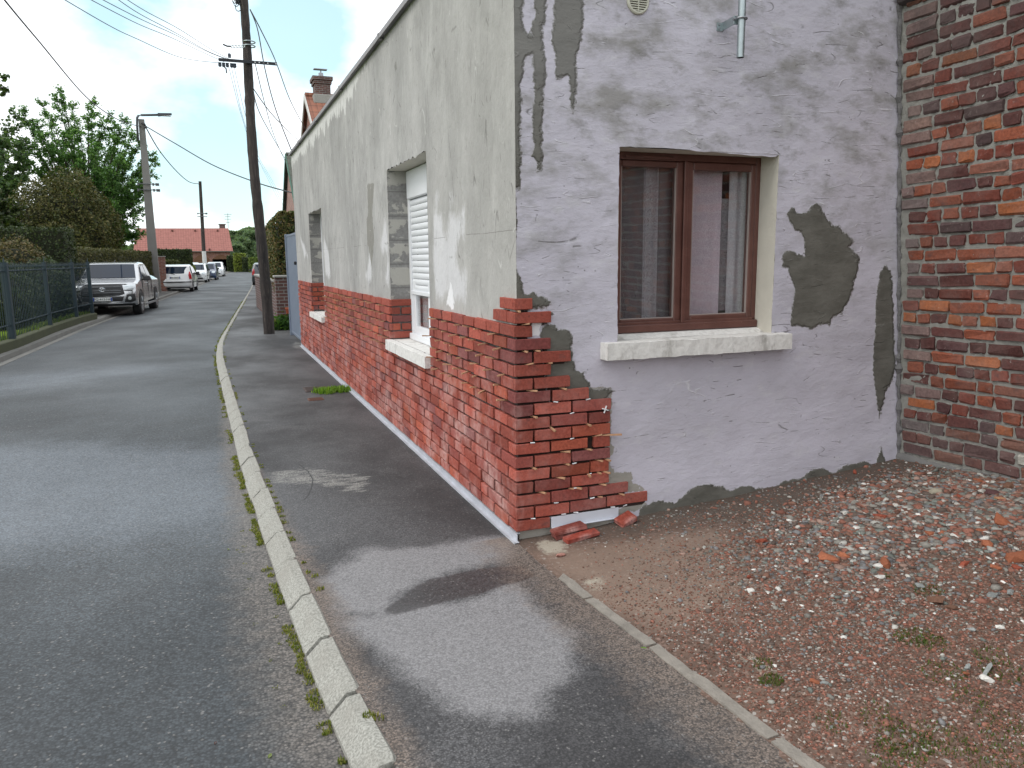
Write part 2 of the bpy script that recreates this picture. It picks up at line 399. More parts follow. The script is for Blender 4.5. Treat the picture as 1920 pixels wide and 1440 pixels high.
def m_asphalt(kind):
    m = NM('asphalt ' + kind); gs = 95 if kind == 'road' else 135
    big = m.noise(0.55, 4, 0.55, (1, 0.75, 1) if kind == 'road' else (1.4, 0.9, 1)); mid = m.noise(3.2, 5, 0.6); fine = m.noise(170, 2, 0.6)
    v = m.voro(gs, 'F1', None, 'Color'); vs_ = m.n('ShaderNodeSeparateColor'); m.t.links.new(v, vs_.inputs[0])
    vd = m.voro(gs)
    if kind == 'road':
        c = m.mix(m.mr(big, 0.38, 0.62), (0.046, 0.053, 0.058), (0.066, 0.077, 0.086))
        c = m.mix(m.mr(mid, 0.48, 0.7, 0, 0.35), c, (0.045, 0.046, 0.048))
    else:
        c = m.mix(m.mr(big, 0.40, 0.60), (0.036, 0.034, 0.035), (0.092, 0.091, 0.094))
        c = m.mix(m.mr(mid, 0.50, 0.70, 0, 0.4), c, (0.135, 0.131, 0.131))
    w = m.math('ADD', m.attr('dry'), m.math('MULTIPLY', m.math('SUBTRACT', m.noise(4, 6, 0.66), 0.5), 0.26 if kind != 'road' else 0.42))
    df = m.mr(w, -0.085, 0.05, 0, 0.88, True) if kind != 'road' else m.mr(w, -0.34, 0.24, 0, 0.62, True); c = m.mix(df, c, (0.250, 0.243, 0.247) if kind != 'road' else (0.190, 0.215, 0.245))
    sm = m.math('ADD', m.attr('smear'), m.math('MULTIPLY', m.math('SUBTRACT', m.noise(11, 6, 0.75, (0.7, 2.4, 1)), 0.5), 0.9))
    c = m.mix(m.mr(sm, 0.02, 0.14, 0, 0.62), c, (0.36, 0.35, 0.32))
    wet = m.math('ADD', m.attr('wet'), m.math('MULTIPLY', m.math('SUBTRACT', mid, 0.5), 0.10))
    wf = m.mr(wet, -0.008, 0.012)
    c = m.mix(m.math('MULTIPLY', wf, 0.85), c, (0.050, 0.048, 0.050))
    dt = m.math('ADD', m.attr('dirt'), m.math('MULTIPLY', m.math('SUBTRACT', m.noise(9, 5, 0.7), 0.5), 0.22))
    c = m.mix(m.mr(dt, 0.0, 0.12, 0, 0.8), c, (0.20, 0.155, 0.125) if kind != 'road' else (0.165, 0.143, 0.125))
    ck = m.math('MULTIPLY', m.mr(m.voro(0.9, 'DISTANCE_TO_EDGE'), 0.0, 0.004, 1, 0), m.mr(m.noise(0.8, 2), 0.60, 0.64))
    c = m.mix(m.math('MULTIPLY', ck, 0.7), c, (0.02, 0.02, 0.02))
    sp = m.mr(vs_.outputs[0], 0, 1, 0.55, 1.45); c = m.mix(m.mr(df, 0, 1, 1.0, 0.5), c, sp, 'MULTIPLY')
    c = m.mix(m.mr(vs_.outputs[1], 0.97, 0.98, 0, 0.5), c, (0.26, 0.25, 0.24))
    c = m.mix(m.math('MULTIPLY', m.mr(vd, 0.34, 0.72, 0, 0.85), m.math('MULTIPLY', m.mr(m.noise(60, 3), 0.35, 0.6, 0.35, 1), m.mr(df, 0, 1, 1, 0.35))), c, (0.018, 0.018, 0.019))
    c = m.mix(m.math('MULTIPLY', m.mr(m.math('ABSOLUTE', m.math('ADD', m.attr('crk'), m.math('MULTIPLY', m.math('SUBTRACT', m.noise(22, 3), 0.5), 0.02))), 0.002, 0.006, 1, 0), m.mr(m.attr('crkm'), 0.0, 0.02)), c, (0.018, 0.018, 0.018))
    nb = m.bump(vd, -1.0, 0.013 if kind == 'road' else 0.006); nb = m.bump(mid, 0.2, 0.03, nb)
    r = m.mix(wf, m.mr(big, 0.35, 0.65, 0.74, 0.55), 0.42)
    return m.fin(c, r, nb, spec=0.5)
def m_brick(kind):
    m = NM('brick ' + kind); b = m.attr('bcol', 'Color')
    f = m.noise(60, 5, 0.65); g = m.noise(16, 4, 0.6)
    c = m.mix(m.mr(f, 0.3, 0.7), m.mix(1, b, (0.72, 0.70, 0.70), 'MULTIPLY'), m.mix(1, b, (1.22, 1.2, 1.2), 'MULTIPLY'))
    if kind == 'new':
        z = m.sepz()
        wmk = m.math('MULTIPLY', m.mr(m.noise(3.5, 5, 0.62), 0.44, 0.66), m.mr(z[2], 0.60, 1.0, 0.85, 0.10)); wmk = m.math('MULTIPLY', wmk, m.mr(z[0], 0.030, 0.05, 1.0, 0.35))
        wmk = m.math('MULTIPLY', wmk, m.mr(g, 0.35, 0.6, 0.25, 1))
        c = m.mix(wmk, c, (0.54, 0.33, 0.30))
        c = m.mix(m.mr(m.noise(20, 5, 0.65), 0.56, 0.72, 0, 0.6), c, (0.12, 0.045, 0.042)); c = m.mix(m.mr(m.noise(9, 4, 0.6), 0.62, 0.72, 0, 0.35), c, (0.10, 0.075, 0.072))
    else:
        c = m.mix(m.mr(g, 0.56, 0.74, 0, 0.6), c, (0.085, 0.055, 0.055))
        c = m.mix(m.mr(m.noise(26, 5, 0.7), 0.62, 0.74, 0, 0.6), c, (0.42, 0.38, 0.35))
        c = m.mix(m.mr(m.noise(5, 5, 0.65), 0.42, 0.72, 0.0, 0.38), c, (0.21, 0.16, 0.145))
        z = m.sepz(); c = m.mix(m.math('MULTIPLY', m.mr(z[2], 2.2, 2.9, 0, 0.75), m.mr(m.noise(3, 4), 0.3, 0.6)), c, (0.06, 0.05, 0.048))
    nb = m.bump(f, 0.6 if kind == 'old' else 0.35, 0.006); nb = m.bump(g, 0.5 if kind == 'old' else 0.2, 0.012, nb)
    return m.fin(c, 0.9, nb, spec=0.2)
def m_leaf(name, cols, tr=0.45):
    m = NM(name); b = m.attr('bcol', 'Color')
    m.put(b, m.b.inputs['Base Color']); m.b.inputs['Roughness'].default_value = 0.55; m.b.inputs['Specular IOR Level'].default_value = 0.3
    t = m.n('ShaderNodeBsdfTranslucent'); m.t.links.new(m.mix(1, b, (1.2, 1.3, 0.6), 'MULTIPLY'), t.inputs[0])
    ms = m.n('ShaderNodeMixShader'); ms.inputs[0].default_value = tr
    m.t.links.new(m.b.outputs[0], ms.inputs[1]); m.t.links.new(t.outputs[0], ms.inputs[2]); m.t.links.new(ms.outputs[0], m.out.inputs[0])
    return m.m
def m_glass(name, tint=(0.97, 0.97, 0.97), ior=1.6, dark=0.0):
    m = NM(name); t = m.n('ShaderNodeBsdfTransparent'); m.put(tint, t.inputs[0])
    g = m.n('ShaderNodeBsdfGlossy'); g.inputs['Roughness'].default_value = 0.02
    lw_ = m.n('ShaderNodeLayerWeight'); lw_.inputs[0].default_value = 0.5
    f5 = m.math('POWER', lw_.outputs['Facing'], 5.0); r0 = ((ior - 1) / (ior + 1)) ** 2 * 1.5
    ms = m.n('ShaderNodeMixShader'); m.t.links.new(m.math('ADD', m.math('MULTIPLY', f5, 1 - r0), r0, True), ms.inputs[0])
    m.t.links.new(t.outputs[0], ms.inputs[1]); m.t.links.new(g.outputs[0], ms.inputs[2]); m.t.links.new(ms.outputs[0], m.out.inputs[0])
    return m.m
def m_vcol(name, rough=0.85, var=0.25, sc=80, bump=0.3):
    m = NM(name); b = m.attr('bcol', 'Color'); f = m.noise(sc, 4)
    c = m.mix(1, b, m.mr(f, 0.3, 0.7, 1 - var, 1 + var), 'MULTIPLY')
    return m.fin(c, rough, m.bump(f, bump, 0.004) if bump else None, spec=0.25)
MT = {}
MT['pl'] = m_plaster_left(); MT['pr'] = m_plaster_right(); MT['road'] = m_asphalt('road'); MT['pave'] = m_asphalt('pavement')
MT['bnew'] = m_brick('new'); MT['bold'] = m_brick('old')
MT['stone'] = m_vcol('stones', 0.85, 0.2, 120, 0.25)
MT['leaf'] = m_leaf('leaves', None, 0.5); MT['hedgeleaf'] = m_leaf('hedge leaves', None, 0.2)
MT['glass'] = m_glass('window glass'); MT['carglass'] = m_glass('car glass', (0.10, 0.13, 0.15), 1.6)
MT['dark'] = simple('dark void', (0.012, 0.012, 0.013), 0.9)
MT['black'] = simple('black rubber', (0.018, 0.018, 0.019), 0.75)
MT['white_pvc'] = simple('white plastic', (0.74, 0.75, 0.77), 0.4, 0, 0.05)
MT['galv'] = simple('galvanised steel', (0.36, 0.41, 0.42), 0.38, 0.85, 0.25, 20)
MT['steel'] = simple('grey steel', (0.30, 0.31, 0.33), 0.45, 0.7, 0.2, 18)
MT['wedge'] = simple('raw softwood', (0.46, 0.26, 0.15), 0.8, 0, 0.25, 60)
MT['cable'] = simple('cable sheath', (0.03, 0.03, 0.034), 0.6)

def m_brownpaint():
    m = NM('brown window paint'); f = m.noise(7, 4, 0.6, (1, 1, 1)); g = m.noise(50, 4)
    c = m.mix(m.mr(f, 0.35, 0.65), (0.092, 0.036, 0.028), (0.130, 0.054, 0.042)); c = m.mix(m.mr(g, 0.62, 0.8, 0, 0.5), c, (0.24, 0.13, 0.10))
    return m.fin(c, 0.42, m.bump(g, 0.15, 0.003))
MT['brownwin'] = m_brownpaint()
def m_sill():
    m = NM('painted concrete sill'); f = m.noise(9, 5, 0.65, (1, 1, 0.45)); g = m.noise(40, 4)
    c = m.mix(m.mr(g, 0.3, 0.7), (0.60, 0.58, 0.55), (0.76, 0.74, 0.71)); c = m.mix(m.mr(f, 0.56, 0.74, 0, 0.7), c, (0.15, 0.135, 0.11))
    return m.fin(c, 0.9, m.bump(g, 0.5, 0.008))
MT['sill'] = m_sill()
def m_block():
    m = NM('masonry reveal'); f = m.noise(4.2, 5, 0.6, (1, 1, 1.2), 0.2); g = m.noise(45, 4)
    z = m.sepz(); zz = m.math('MODULO', m.math('ADD', z[2], 0.02), 0.21)
    c = m.mix(m.mr(g, 0.3, 0.7), (0.19, 0.185, 0.18), (0.27, 0.265, 0.255))
    blk = m.math('MULTIPLY', m.mr(f, 0.50, 0.53), m.math('MULTIPLY', m.mr(zz, 0.02, 0.035), m.mr(zz, 0.195, 0.18)))
    c = m.mix(m.math('MULTIPLY', blk, 0.8), c, (0.44, 0.425, 0.385))
    j = m.mr(m.math('ABSOLUTE', m.math('SUBTRACT', zz, 0.008)), 0.003, 0.007, 1, 0); c = m.mix(m.math('MULTIPLY', j, 0.6), c, (0.10, 0.095, 0.09))
    return m.fin(c, 0.92, m.bump(m.math('ADD', m.math('MULTIPLY', g, 0.5), blk), 0.5, 0.008))
MT['block'] = m_block()
MT['cream'] = simple('cream render', (0.56, 0.53, 0.46), 0.9, 0, 0.12, 9, 0.25)
MT['mortar'] = simple('old lime mortar', (0.275, 0.27, 0.245), 0.95, 0, 0.25, 25, 0.7)
MT['conc'] = simple('grey concrete', (0.30, 0.29, 0.27), 0.92, 0, 0.25, 22, 0.5)
def m_kerb():
    m = NM('kerb concrete'); g = m.noise(110, 3, 0.6); f = m.noise(5, 4)
    c = m.mix(m.mr(g, 0.35, 0.65), (0.20, 0.195, 0.172), (0.40, 0.392, 0.352)); c = m.mix(m.mr(f, 0.45, 0.7, 0, 0.5), c, (0.25, 0.235, 0.205))
    return m.fin(c, 0.92, m.bump(g, 0.45, 0.005))
MT['kerb'] = m_kerb()

# ------------------------------------------------------------------ ground
KY = np.array([-8, -3, -1.65, -0.9, 0.55, 2.5, 5.7, 9.0, 10.6, 12.2, 14, 18, 39, 88, 175])
KX = np.array([-0.60, -0.93, -1.03, -1.09, -1.165, -1.235, -1.298, -1.345, -1.345, -1.30, -1.20, -0.93, 0.507, 3.7, 9.4])
GY = np.array([-8, 4, 10.5, 17.8, 22.6, 26.4, 34, 48.9, 63.6, 85, 175])
GX = np.array([-5.4, -5.0, -4.70, -4.42, -4.11, -3.84, -3.35, -2.30, -1.50, -0.35, 5.0])
def kx(y): return np.interp(y, KY, KX)
def gx(y): return np.interp(y, GY, GX)
EY = np.array([-8, -2.1, -1.96, -1.31, -0.83, -0.28, 0.02]); EX = np.array([0.42, 0.10, 0.092, 0.048, 0.010, -0.004, -0.004])
def ex(y): return np.interp(y, EY, EX)
PZ, RZ = -0.045, -0.13
def yard_z(x, y):
    x = np.asarray(x, float); y = np.asarray(y, float)
    t = np.clip((x - 0.12) / 2.7, 0, 2.2)
    base = PZ - 0.002 + t * (0.172 + 0.065 * np.clip(-y, -0.2, 1.6)) * np.clip((y + 5) / 3.2, 0.15, 1)
    return base + 0.030 * (vnoise(x * 2.1, y * 2.1, 3, 4) - 0.5) * np.clip((x - 0.1) / 0.25, 0, 1) + 0.010 * (vnoise(x * 17, y * 17, 9, 3) - 0.5)

def sheet(name, mat, ys, xl, xr, nx, zf, attrs=None, power=1.0):
    ys = np.array(ys); t = np.linspace(0, 1, nx)
    X = np.array([xl(y) + (xr(y) - xl(y)) * t for y in ys]).T; Y = np.tile(ys, (nx, 1))
    Z = zf(X, Y); b = MB(); b.grid(np.stack([X, Y, Z], -1))
    at = {k: f(X, Y).ravel() for k, f in (attrs or {}).items()}
    o = b.build(name, mat, smooth=True, attrs=at); return tag(o, kind='structure')
ysn = np.concatenate([np.arange(-8, -2.4, 0.2), np.arange(-2.4, 6, 0.045), np.arange(6, 16, 0.15), np.arange(16, 60, 0.7), np.arange(60, 176, 4)])
def ppoly(pts, z=PZ): return [on_z(p, z)[:2] for p in pts]
dry1 = ppoly([(655, 1165), (745, 1150), (900, 1118), (975, 1095), (1010, 1150), (1075, 1195), (1062, 1262), (1000, 1335), (930, 1350), (860, 1310), (780, 1268), (720, 1225)])
dry2 = ppoly([(600, 1090), (690, 1030), (800, 1030), (940, 1005), (962, 1040), (860, 1068), (760, 1105), (715, 1145), (640, 1150)])
dry3 = ppoly([(430, 660), (540, 660), (600, 720), (560, 800), (470, 760)])
dry4 = ppoly([(1050, 1400), (1200, 1300), (1300, 1440), (1100, 1470)])
wet1 = ppoly([(715, 1148), (760, 1112), (800, 1086), (900, 1066), (985, 1060), (1015, 1082), (960, 1094), (900, 1112), (830, 1130), (745, 1150)])
crkp = ppoly([(540, 860), (563, 872), (578, 884), (587, 900), (584, 915), (578, 928), (570, 938), (520, 940)]); crkq = ppoly([(556, 862), (600, 865), (600, 945), (560, 945), (566, 920)])
smr1 = ppoly([(500, 885), (580, 876), (700, 893), (688, 915), (600, 912), (510, 906)]); smr2 = ppoly([(640, 905), (690, 900), (690, 925), (640, 925)]); smr3 = ppoly([(550, 640), (600, 648), (590, 660), (548, 652)])
def sdm(X, Y, ps): return np.max([sdf_poly(X, Y, p) for p in ps], 0)
def pave_r(y): return np.where(y < 0.02, ex(y), np.where(y < 10.86, 0.06, kx(y) + 1.75))
tag(sheet('pavement', MT['pave'], ysn, lambda y: kx(y) - 0.02, lambda y: float(pave_r(np.array(y))), 44, lambda X, Y: PZ + 0.010 * (vnoise(X * 1.5, Y * 1.1, 5) - 0.5),
    {'crk': lambda X, Y: sdm(X, Y, [crkp]), 'crkm': lambda X, Y: sdm(X, Y, [crkq]), 'dry': lambda X, Y: sdm(X, Y, [dry1, dry2]), 'wet': lambda X, Y: sdm(X, Y, [wet1]), 'smear': lambda X, Y: np.clip(sdm(X, Y, [smr1, smr2, smr3]), -0.5, 0.05) * 2.2 + 0.0,
     'dirt': lambda X, Y: np.maximum(0.13 - (X - kx(Y)) * 1.1 - np.clip(Y, 0, 9) * 0.05, np.where(Y < 0.1, 0.16 - (ex(Y) - X) * 0.55, -0.3))}))
mv1 = ppoly([(-700, 880), (150, 845), (420, 850), (470, 960), (250, 1010), (-700, 1100)], RZ); mv2 = ppoly([(-200, 720), (60, 705), (300, 690), (280, 700), (50, 735), (-200, 760)], RZ)
tag(sheet('road', MT['road'], ysn, lambda y: gx(y) - 0.05, lambda y: kx(y) - 0.10, 60, lambda X, Y: RZ + 0.035 * np.sin(np.clip((X - gx(Y)) / (kx(Y) - gx(Y)), 0, 1) * math.pi) + 0.008 * (vnoise(X * 1.2, Y * 0.7, 8) - 0.5),
    {'dry': lambda X, Y: np.maximum(np.clip(sdm(X, Y, [mv1]) * 0.55, -0.5, 0.12), np.clip(sdm(X, Y, [mv2]) * 0.3 - 0.08, -0.5, 0.0)), 'wet': lambda X, Y: 0 * X - 1, 'smear': lambda X, Y: 0 * X - 1,
     'crk': lambda X, Y: 0 * X + 1, 'crkm': lambda X, Y: 0 * X - 1,
     'dirt': lambda X, Y: 0.175 - (kx(Y) - 0.11 - X) * 0.55 * (1 + 0.30 * np.clip(Y, 0, 12)) - 0.03 * np.clip(Y - 4, 0, 5)}))
def m_dirt():
    m = NM('yard dirt'); a = m.noise(2.2, 5, 0.6); b = m.noise(40, 5, 0.7); v = m.voro(85, 'F1', None, 'Color'); vs_ = m.n('ShaderNodeSeparateColor'); m.t.links.new(v, vs_.inputs[0]); vd = m.voro(85)
    c = m.mix(m.mr(a, 0.35, 0.65), (0.112, 0.070, 0.053), (0.180, 0.112, 0.083)); c = m.mix(m.mr(b, 0.35, 0.7, 0, 0.7), c, (0.105, 0.078, 0.064))
    c = m.mix(m.mr(vs_.outputs[0], 0.72, 0.95, 0, 0.55), c, (0.30, 0.20, 0.16)); c = m.mix(m.mr(vs_.outputs[1], 0.93, 0.97, 0, 0.7), c, (0.42, 0.40, 0.37))
    w = m.math('ADD', m.attr('wet'), m.math('MULTIPLY', m.math('SUBTRACT', m.noise(5, 5), 0.5), 0.34)); wf = m.mr(w, -0.10, 0.06)
    c = m.mix(m.math('MULTIPLY', wf, 0.8), c, (0.240, 0.172, 0.132))
    gr = m.math('ADD', m.attr('grey'), m.math('MULTIPLY', m.math('SUBTRACT', a, 0.5), 0.9)); c = m.mix(m.mr(gr, -0.1, 0.25, 0, 0.85), c, (0.088, 0.068, 0.055))
    lime = m.math('ADD', m.attr('lime'), m.math('MULTIPLY', m.math('SUBTRACT', m.noise(16, 5, 0.7), 0.5), 0.16)); c = m.mix(m.mr(lime, 0.0, 0.03, 0, 0.85), c, (0.40, 0.36, 0.29))
    nb = m.bump(vd, -0.7, 0.008); nb = m.bump(b, 0.6, 0.012, nb)
    return m.fin(c, m.mix(wf, 0.92, 0.62), nb, spec=0.3)
MT['dirt'] = m_dirt()
xs = np.concatenate([np.arange(0, 3.4, 0.035), np.arange(3.4, 9, 0.4)]); yy = np.concatenate([np.arange(-8, -2.6, 0.25), np.arange(-2.6, 0.03, 0.035), [0.03, 0.08]])
def yard_sheet():
    Y, X0 = np.meshgrid(yy, xs, indexing='ij'); X = X0 + ex(Y) - 0.02
    Z = yard_z(X, Y); b = MB(); b.grid(np.stack([X, Y, Z], -1).transpose(1, 0, 2)); X = X.T; Y = Y.T
    pud = ppoly([(1035, 1045), (1075, 1055), (1120, 1085), (1150, 1105), (1120, 1130), (1080, 1100), (1050, 1075)]); pud2 = ppoly([(1010, 1032), (1150, 1018), (1330, 1005), (1420, 1060), (1370, 1130), (1260, 1165), (1160, 1140), (1080, 1080)], -0.02)
    lm = ppoly([(1330, 1190), (1420, 1225), (1465, 1255), (1480, 1280), (1440, 1270), (1400, 1240)], -0.02); lm2 = ppoly([(1080, 1085), (1125, 1075), (1140, 1100), (1110, 1110)]); lm3 = ppoly([(985, 1015), (1060, 1010), (1075, 1040), (1020, 1040)])
    o = b.build('yard', MT['dirt'], smooth=True, attrs={'wet': sdm(X, Y, [pud, pud2]).ravel(), 'grey': ((X - 1.0) * 0.35 + (Y + 0.36) * 1.2).ravel(), 'lime': sdm(X, Y, [lm, lm2, lm3]).ravel() - 0.012})
    tag(o, kind='structure')
yard_sheet()
def m_grass(name, c1, c2):
    m = NM(name); a = m.noise(0.6, 4); b = m.noise(14, 4, 0.7)
    c = m.mix(m.mr(a, 0.3, 0.7), c1, c2); c = m.mix(m.mr(b, 0.3, 0.7, 0, 0.6), c, [x * 0.45 for x in c1])
    return m.fin(c, 0.9, m.bump(b, 1.0, 0.05), spec=0.1)
MT['lawn'] = m_grass('lawn', (0.13, 0.21, 0.015), (0.24, 0.32, 0.03)); MT['field'] = m_grass('field', (0.06, 0.10, 0.02), (0.10, 0.14, 0.035))
b = MB(); g = np.linspace(-1, 1, 41); g = np.sign(g) * g ** 2 * 600
X, Y = np.meshgrid(g, g + 100, indexing='ij'); b.grid(np.stack([X, Y, 0 * X - 0.24], -1)); tag(b.build('terrain', MT['field']), kind='structure')
# edging strip between pavement and yard: three worn concrete lengths
b = MB()
for (ya, yb) in ((-0.80, -0.36), (-1.285, -0.815), (-1.955, -1.30), (-2.7, -1.975), (-3.6, -2.72)):
    n = 10
    ys_ = np.linspace(ya, yb, n)
    prof = [(0, -0.12), (0.004, PZ + 0.006), (0.052, PZ + 0.008), (0.058, -0.12)]
    P = np.array([[(ex(y) + p[0] + rng.normal(0, 0.0022), y, p[1] + (rng.normal(0, 0.0018) - (0.02 * max(0, y + 0.62) / 0.26 if y > -0.62 else 0))) for p in prof] for y in ys_])
    b.grid(P); b.poly(P[0]); b.poly(P[-1])
tag(b.build('edging', simple('dirty edging concrete', (0.24, 0.215, 0.185), 0.95, 0, 0.45, 14, 0.6), recalc=True), kind='structure')
# kerb stones along the right pavement
b = MB(); y = -7.6
prof = [(0.004, -0.2), (0.0, PZ - 0.006), (-0.012, PZ + 0.008), (-0.055, PZ + 0.002), (-0.105, PZ - 0.05), (-0.118, PZ - 0.062), (-0.122, -0.2)]
while y < 110:
    L = (0.46 if y < 3 else 0.42) if y < 30 else 2.4
    gap = 0.016; n = 4; tilt = rng.normal(0, 0.007); dx = rng.normal(0, 0.003)
    ys_ = np.linspace(y + gap / 2, y + L - gap / 2, n)
    st = [ys_[0], ys_[0] + 0.022, (ys_[0] + ys_[-1]) / 2, ys_[-1] - 0.022, ys_[-1]]
    P = np.array([[(kx(yq) + p[0] + dx, yq, p[1] + tilt * (i / 2 - 1) - (0.012 if i in (0, 4) else 0)) for p in prof] for i, yq in enumerate(st)])
    P = P + rng.normal(0, 0.0012, P.shape)
    b.grid(P); b.poly(P[0]); b.poly(P[-1]); y += L
tag(b.build('kerb', MT['kerb'], recalc=True), kind='structure')
# left concrete gutter channel and pavement
b = MB(); ys_ = np.concatenate([np.arange(-8, 60, 1.0), np.arange(60, 130, 5)])
gp = [(0.0, -0.16), (0.0, RZ + 0.005), (-0.14, RZ - 0.004), (-0.17, RZ - 0.03), (-0.21, RZ - 0.03), (-0.23, RZ + 0.05), (-0.36, RZ + 0.07), (-0.37, -0.2)]
b.grid(np.array([[(gx(yq) + p[0], yq, p[1]) for p in gp] for yq in ys_])); tag(b.build('gutter', simple('dark worn gutter concrete', (0.15, 0.145, 0.135), 0.9, 0, 0.4, 3, 0.5), recalc=True), kind='structure')
tag(sheet('left_pavement', simple('worn left pavement', (0.085, 0.08, 0.075), 0.9, 0, 0.4, 3, 0.4), ys_, lambda y: gx(y) - 2.6 if y > 21 else gx(y) - 0.95, lambda y: gx(y) - 0.365, 6, lambda X, Y: 0 * X - 0.065))
tag(sheet('lawn', MT['lawn'], np.arange(-8, 60, 1.0), lambda y: -40, lambda y: gx(y) - 0.9 if y < 20.8 else gx(y) - 2.5, 30, lambda X, Y: -0.02 + 0.05 * vnoise(X, Y, 2)))

# ------------------------------------------------------------------ rendered house
house = thing('rendered_house', 'long low grey rendered house with a half-finished red brick cladding along its foot', 'house')
PX = 0.025                                    # plaster plane; the bricks' faces stand at x = 0 and y = 0
HL, HT = 10.83, 3.345
W1 = (7.33, 8.78, 0.70, 2.215); W2 = (1.76, 3.075, 0.79, 2.265)          # y0, y1, z0, z1
WR = (0.630, 1.702, 1.03, 2.088)                                         # x0, x1, z0, z1
def wallx(z, y): return 2.83 - 0.092 * z - 0.027 * y                     # face of the old brick wall
def cuts(lo, hi, step, must):
    a = list(np.linspace(lo, hi, max(2, int(round((hi - lo) / step)) + 1))); a += must
    a = sorted(set(round(q, 4) for q in a)); out = [a[0]]
    for q in a[1:]:
        if q - out[-1] < step * 0.3:
            if q in [round(w, 4) for w in must]: out[-1] = q
            continue
        out.append(q)
    return np.array(out)
def holed(us, vs, holes, fn):
    nu, nv = len(us), len(vs); U, V = np.meshgrid(us, vs, indexing='ij')
    fs = []
    for i in range(nu - 1):
        uc = (us[i] + us[i + 1]) / 2
        for j in range(nv - 1):
            vc = (vs[j] + vs[j + 1]) / 2
            if any(h[0] < uc < h[1] and h[2] < vc < h[3] for h in holes): continue
            fs.append((i * nv + j, (i + 1) * nv + j, (i + 1) * nv + j + 1, i * nv + j + 1))
    return U.ravel(), V.ravel(), np.array(fs)
def zp(pts, sc, ox, oy): return [(ox + x / sc, oy + y / sc) for x, y in pts]
def onx2(pts): return [(lambda q: (q[1], q[2]))(on_x(p, PX)) for p in pts]
def ony2(pts): return [(lambda q: (q[0], q[2]))(on_y(p, PX)) for p in pts]
# street side
us = cuts(PX, HL, 0.04, [W1[0], W1[1], W2[0], W2[1]]); vs = cuts(-0.15, HT, 0.04, [W1[2], W1[3], W2[2], W2[3]])
U, V, FS = holed(us, vs, [W1, W2], None)
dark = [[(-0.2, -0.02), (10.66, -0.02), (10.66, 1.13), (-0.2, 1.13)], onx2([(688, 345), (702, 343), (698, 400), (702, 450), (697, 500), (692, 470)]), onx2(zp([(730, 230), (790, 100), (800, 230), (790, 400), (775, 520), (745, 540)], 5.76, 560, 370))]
chip = [onx2(zp([(470, 880), (478, 885), (488, 950), (497, 1010), (492, 1050), (478, 1052), (470, 1030), (455, 1012), (448, 1040), (446, 1010), (458, 960)], 3.273, 700, 260))]
white = [onx2(zp([(370, 480), (415, 470), (425, 560), (460, 600), (470, 450), (550, 445), (550, 590), (520, 640), (510, 760), (560, 840), (565, 990), (480, 1000), (380, 960), (360, 800), (365, 600)], 3.273, 700, 260)),
         onx2(zp([(385, 300), (400, 330), (395, 400), (380, 390)], 3.273, 700, 260)), onx2(zp([(470, 330), (505, 330), (505, 400), (470, 400)], 3.273, 700, 260)),
         onx2(zp([(890, 430), (945, 150), (965, 500), (960, 620), (905, 625), (885, 560)], 5.76, 560, 370)), onx2(zp([(770, 560), (725, 840), (760, 950), (800, 860), (780, 600)], 5.76, 560, 370)),
         onx2(zp([(272, 420), (325, 600), (348, 850), (315, 865), (290, 840), (275, 600)], 5.76, 560, 370)), onx2(zp([(20, 440), (60, 500), (100, 640), (60, 660)], 5.76, 560, 370)),
         onx2(zp([(930, 850), (970, 640), (975, 940), (940, 980)], 5.76, 560, 370))]
wv = 0.004 * (vnoise(U * 2.5, V * 2.5, 21) - 0.5)
b = MB(); Vv = np.stack([PX + wv * 2, U, V], -1)
ed = ((np.abs(U - W2[1]) < 1e-3) | (np.abs(U - W2[0]) < 1e-3)) & (V > W2[2]) & (V < W2[3]); Vv[ed, 1] += rng.normal(0, 0.004, ed.sum())
ed = ((np.abs(V - W2[3]) < 1e-3) & (U > W2[0]) & (U < W2[1])) | ((np.abs(V - W1[3]) < 1e-3) & (U > W1[0]) & (U < W1[1])); Vv[ed, 2] += rng.normal(0, 0.008, ed.sum())
b.arrays(Vv, FS[:, ::-1])
b.build('wall', MT['pl'], house, smooth=True, attrs={'dark': sdm(U, V, dark), 'chip': sdm(U, V, chip), 'white': np.clip(sdm(U, V, white), -0.25, 0.08)})
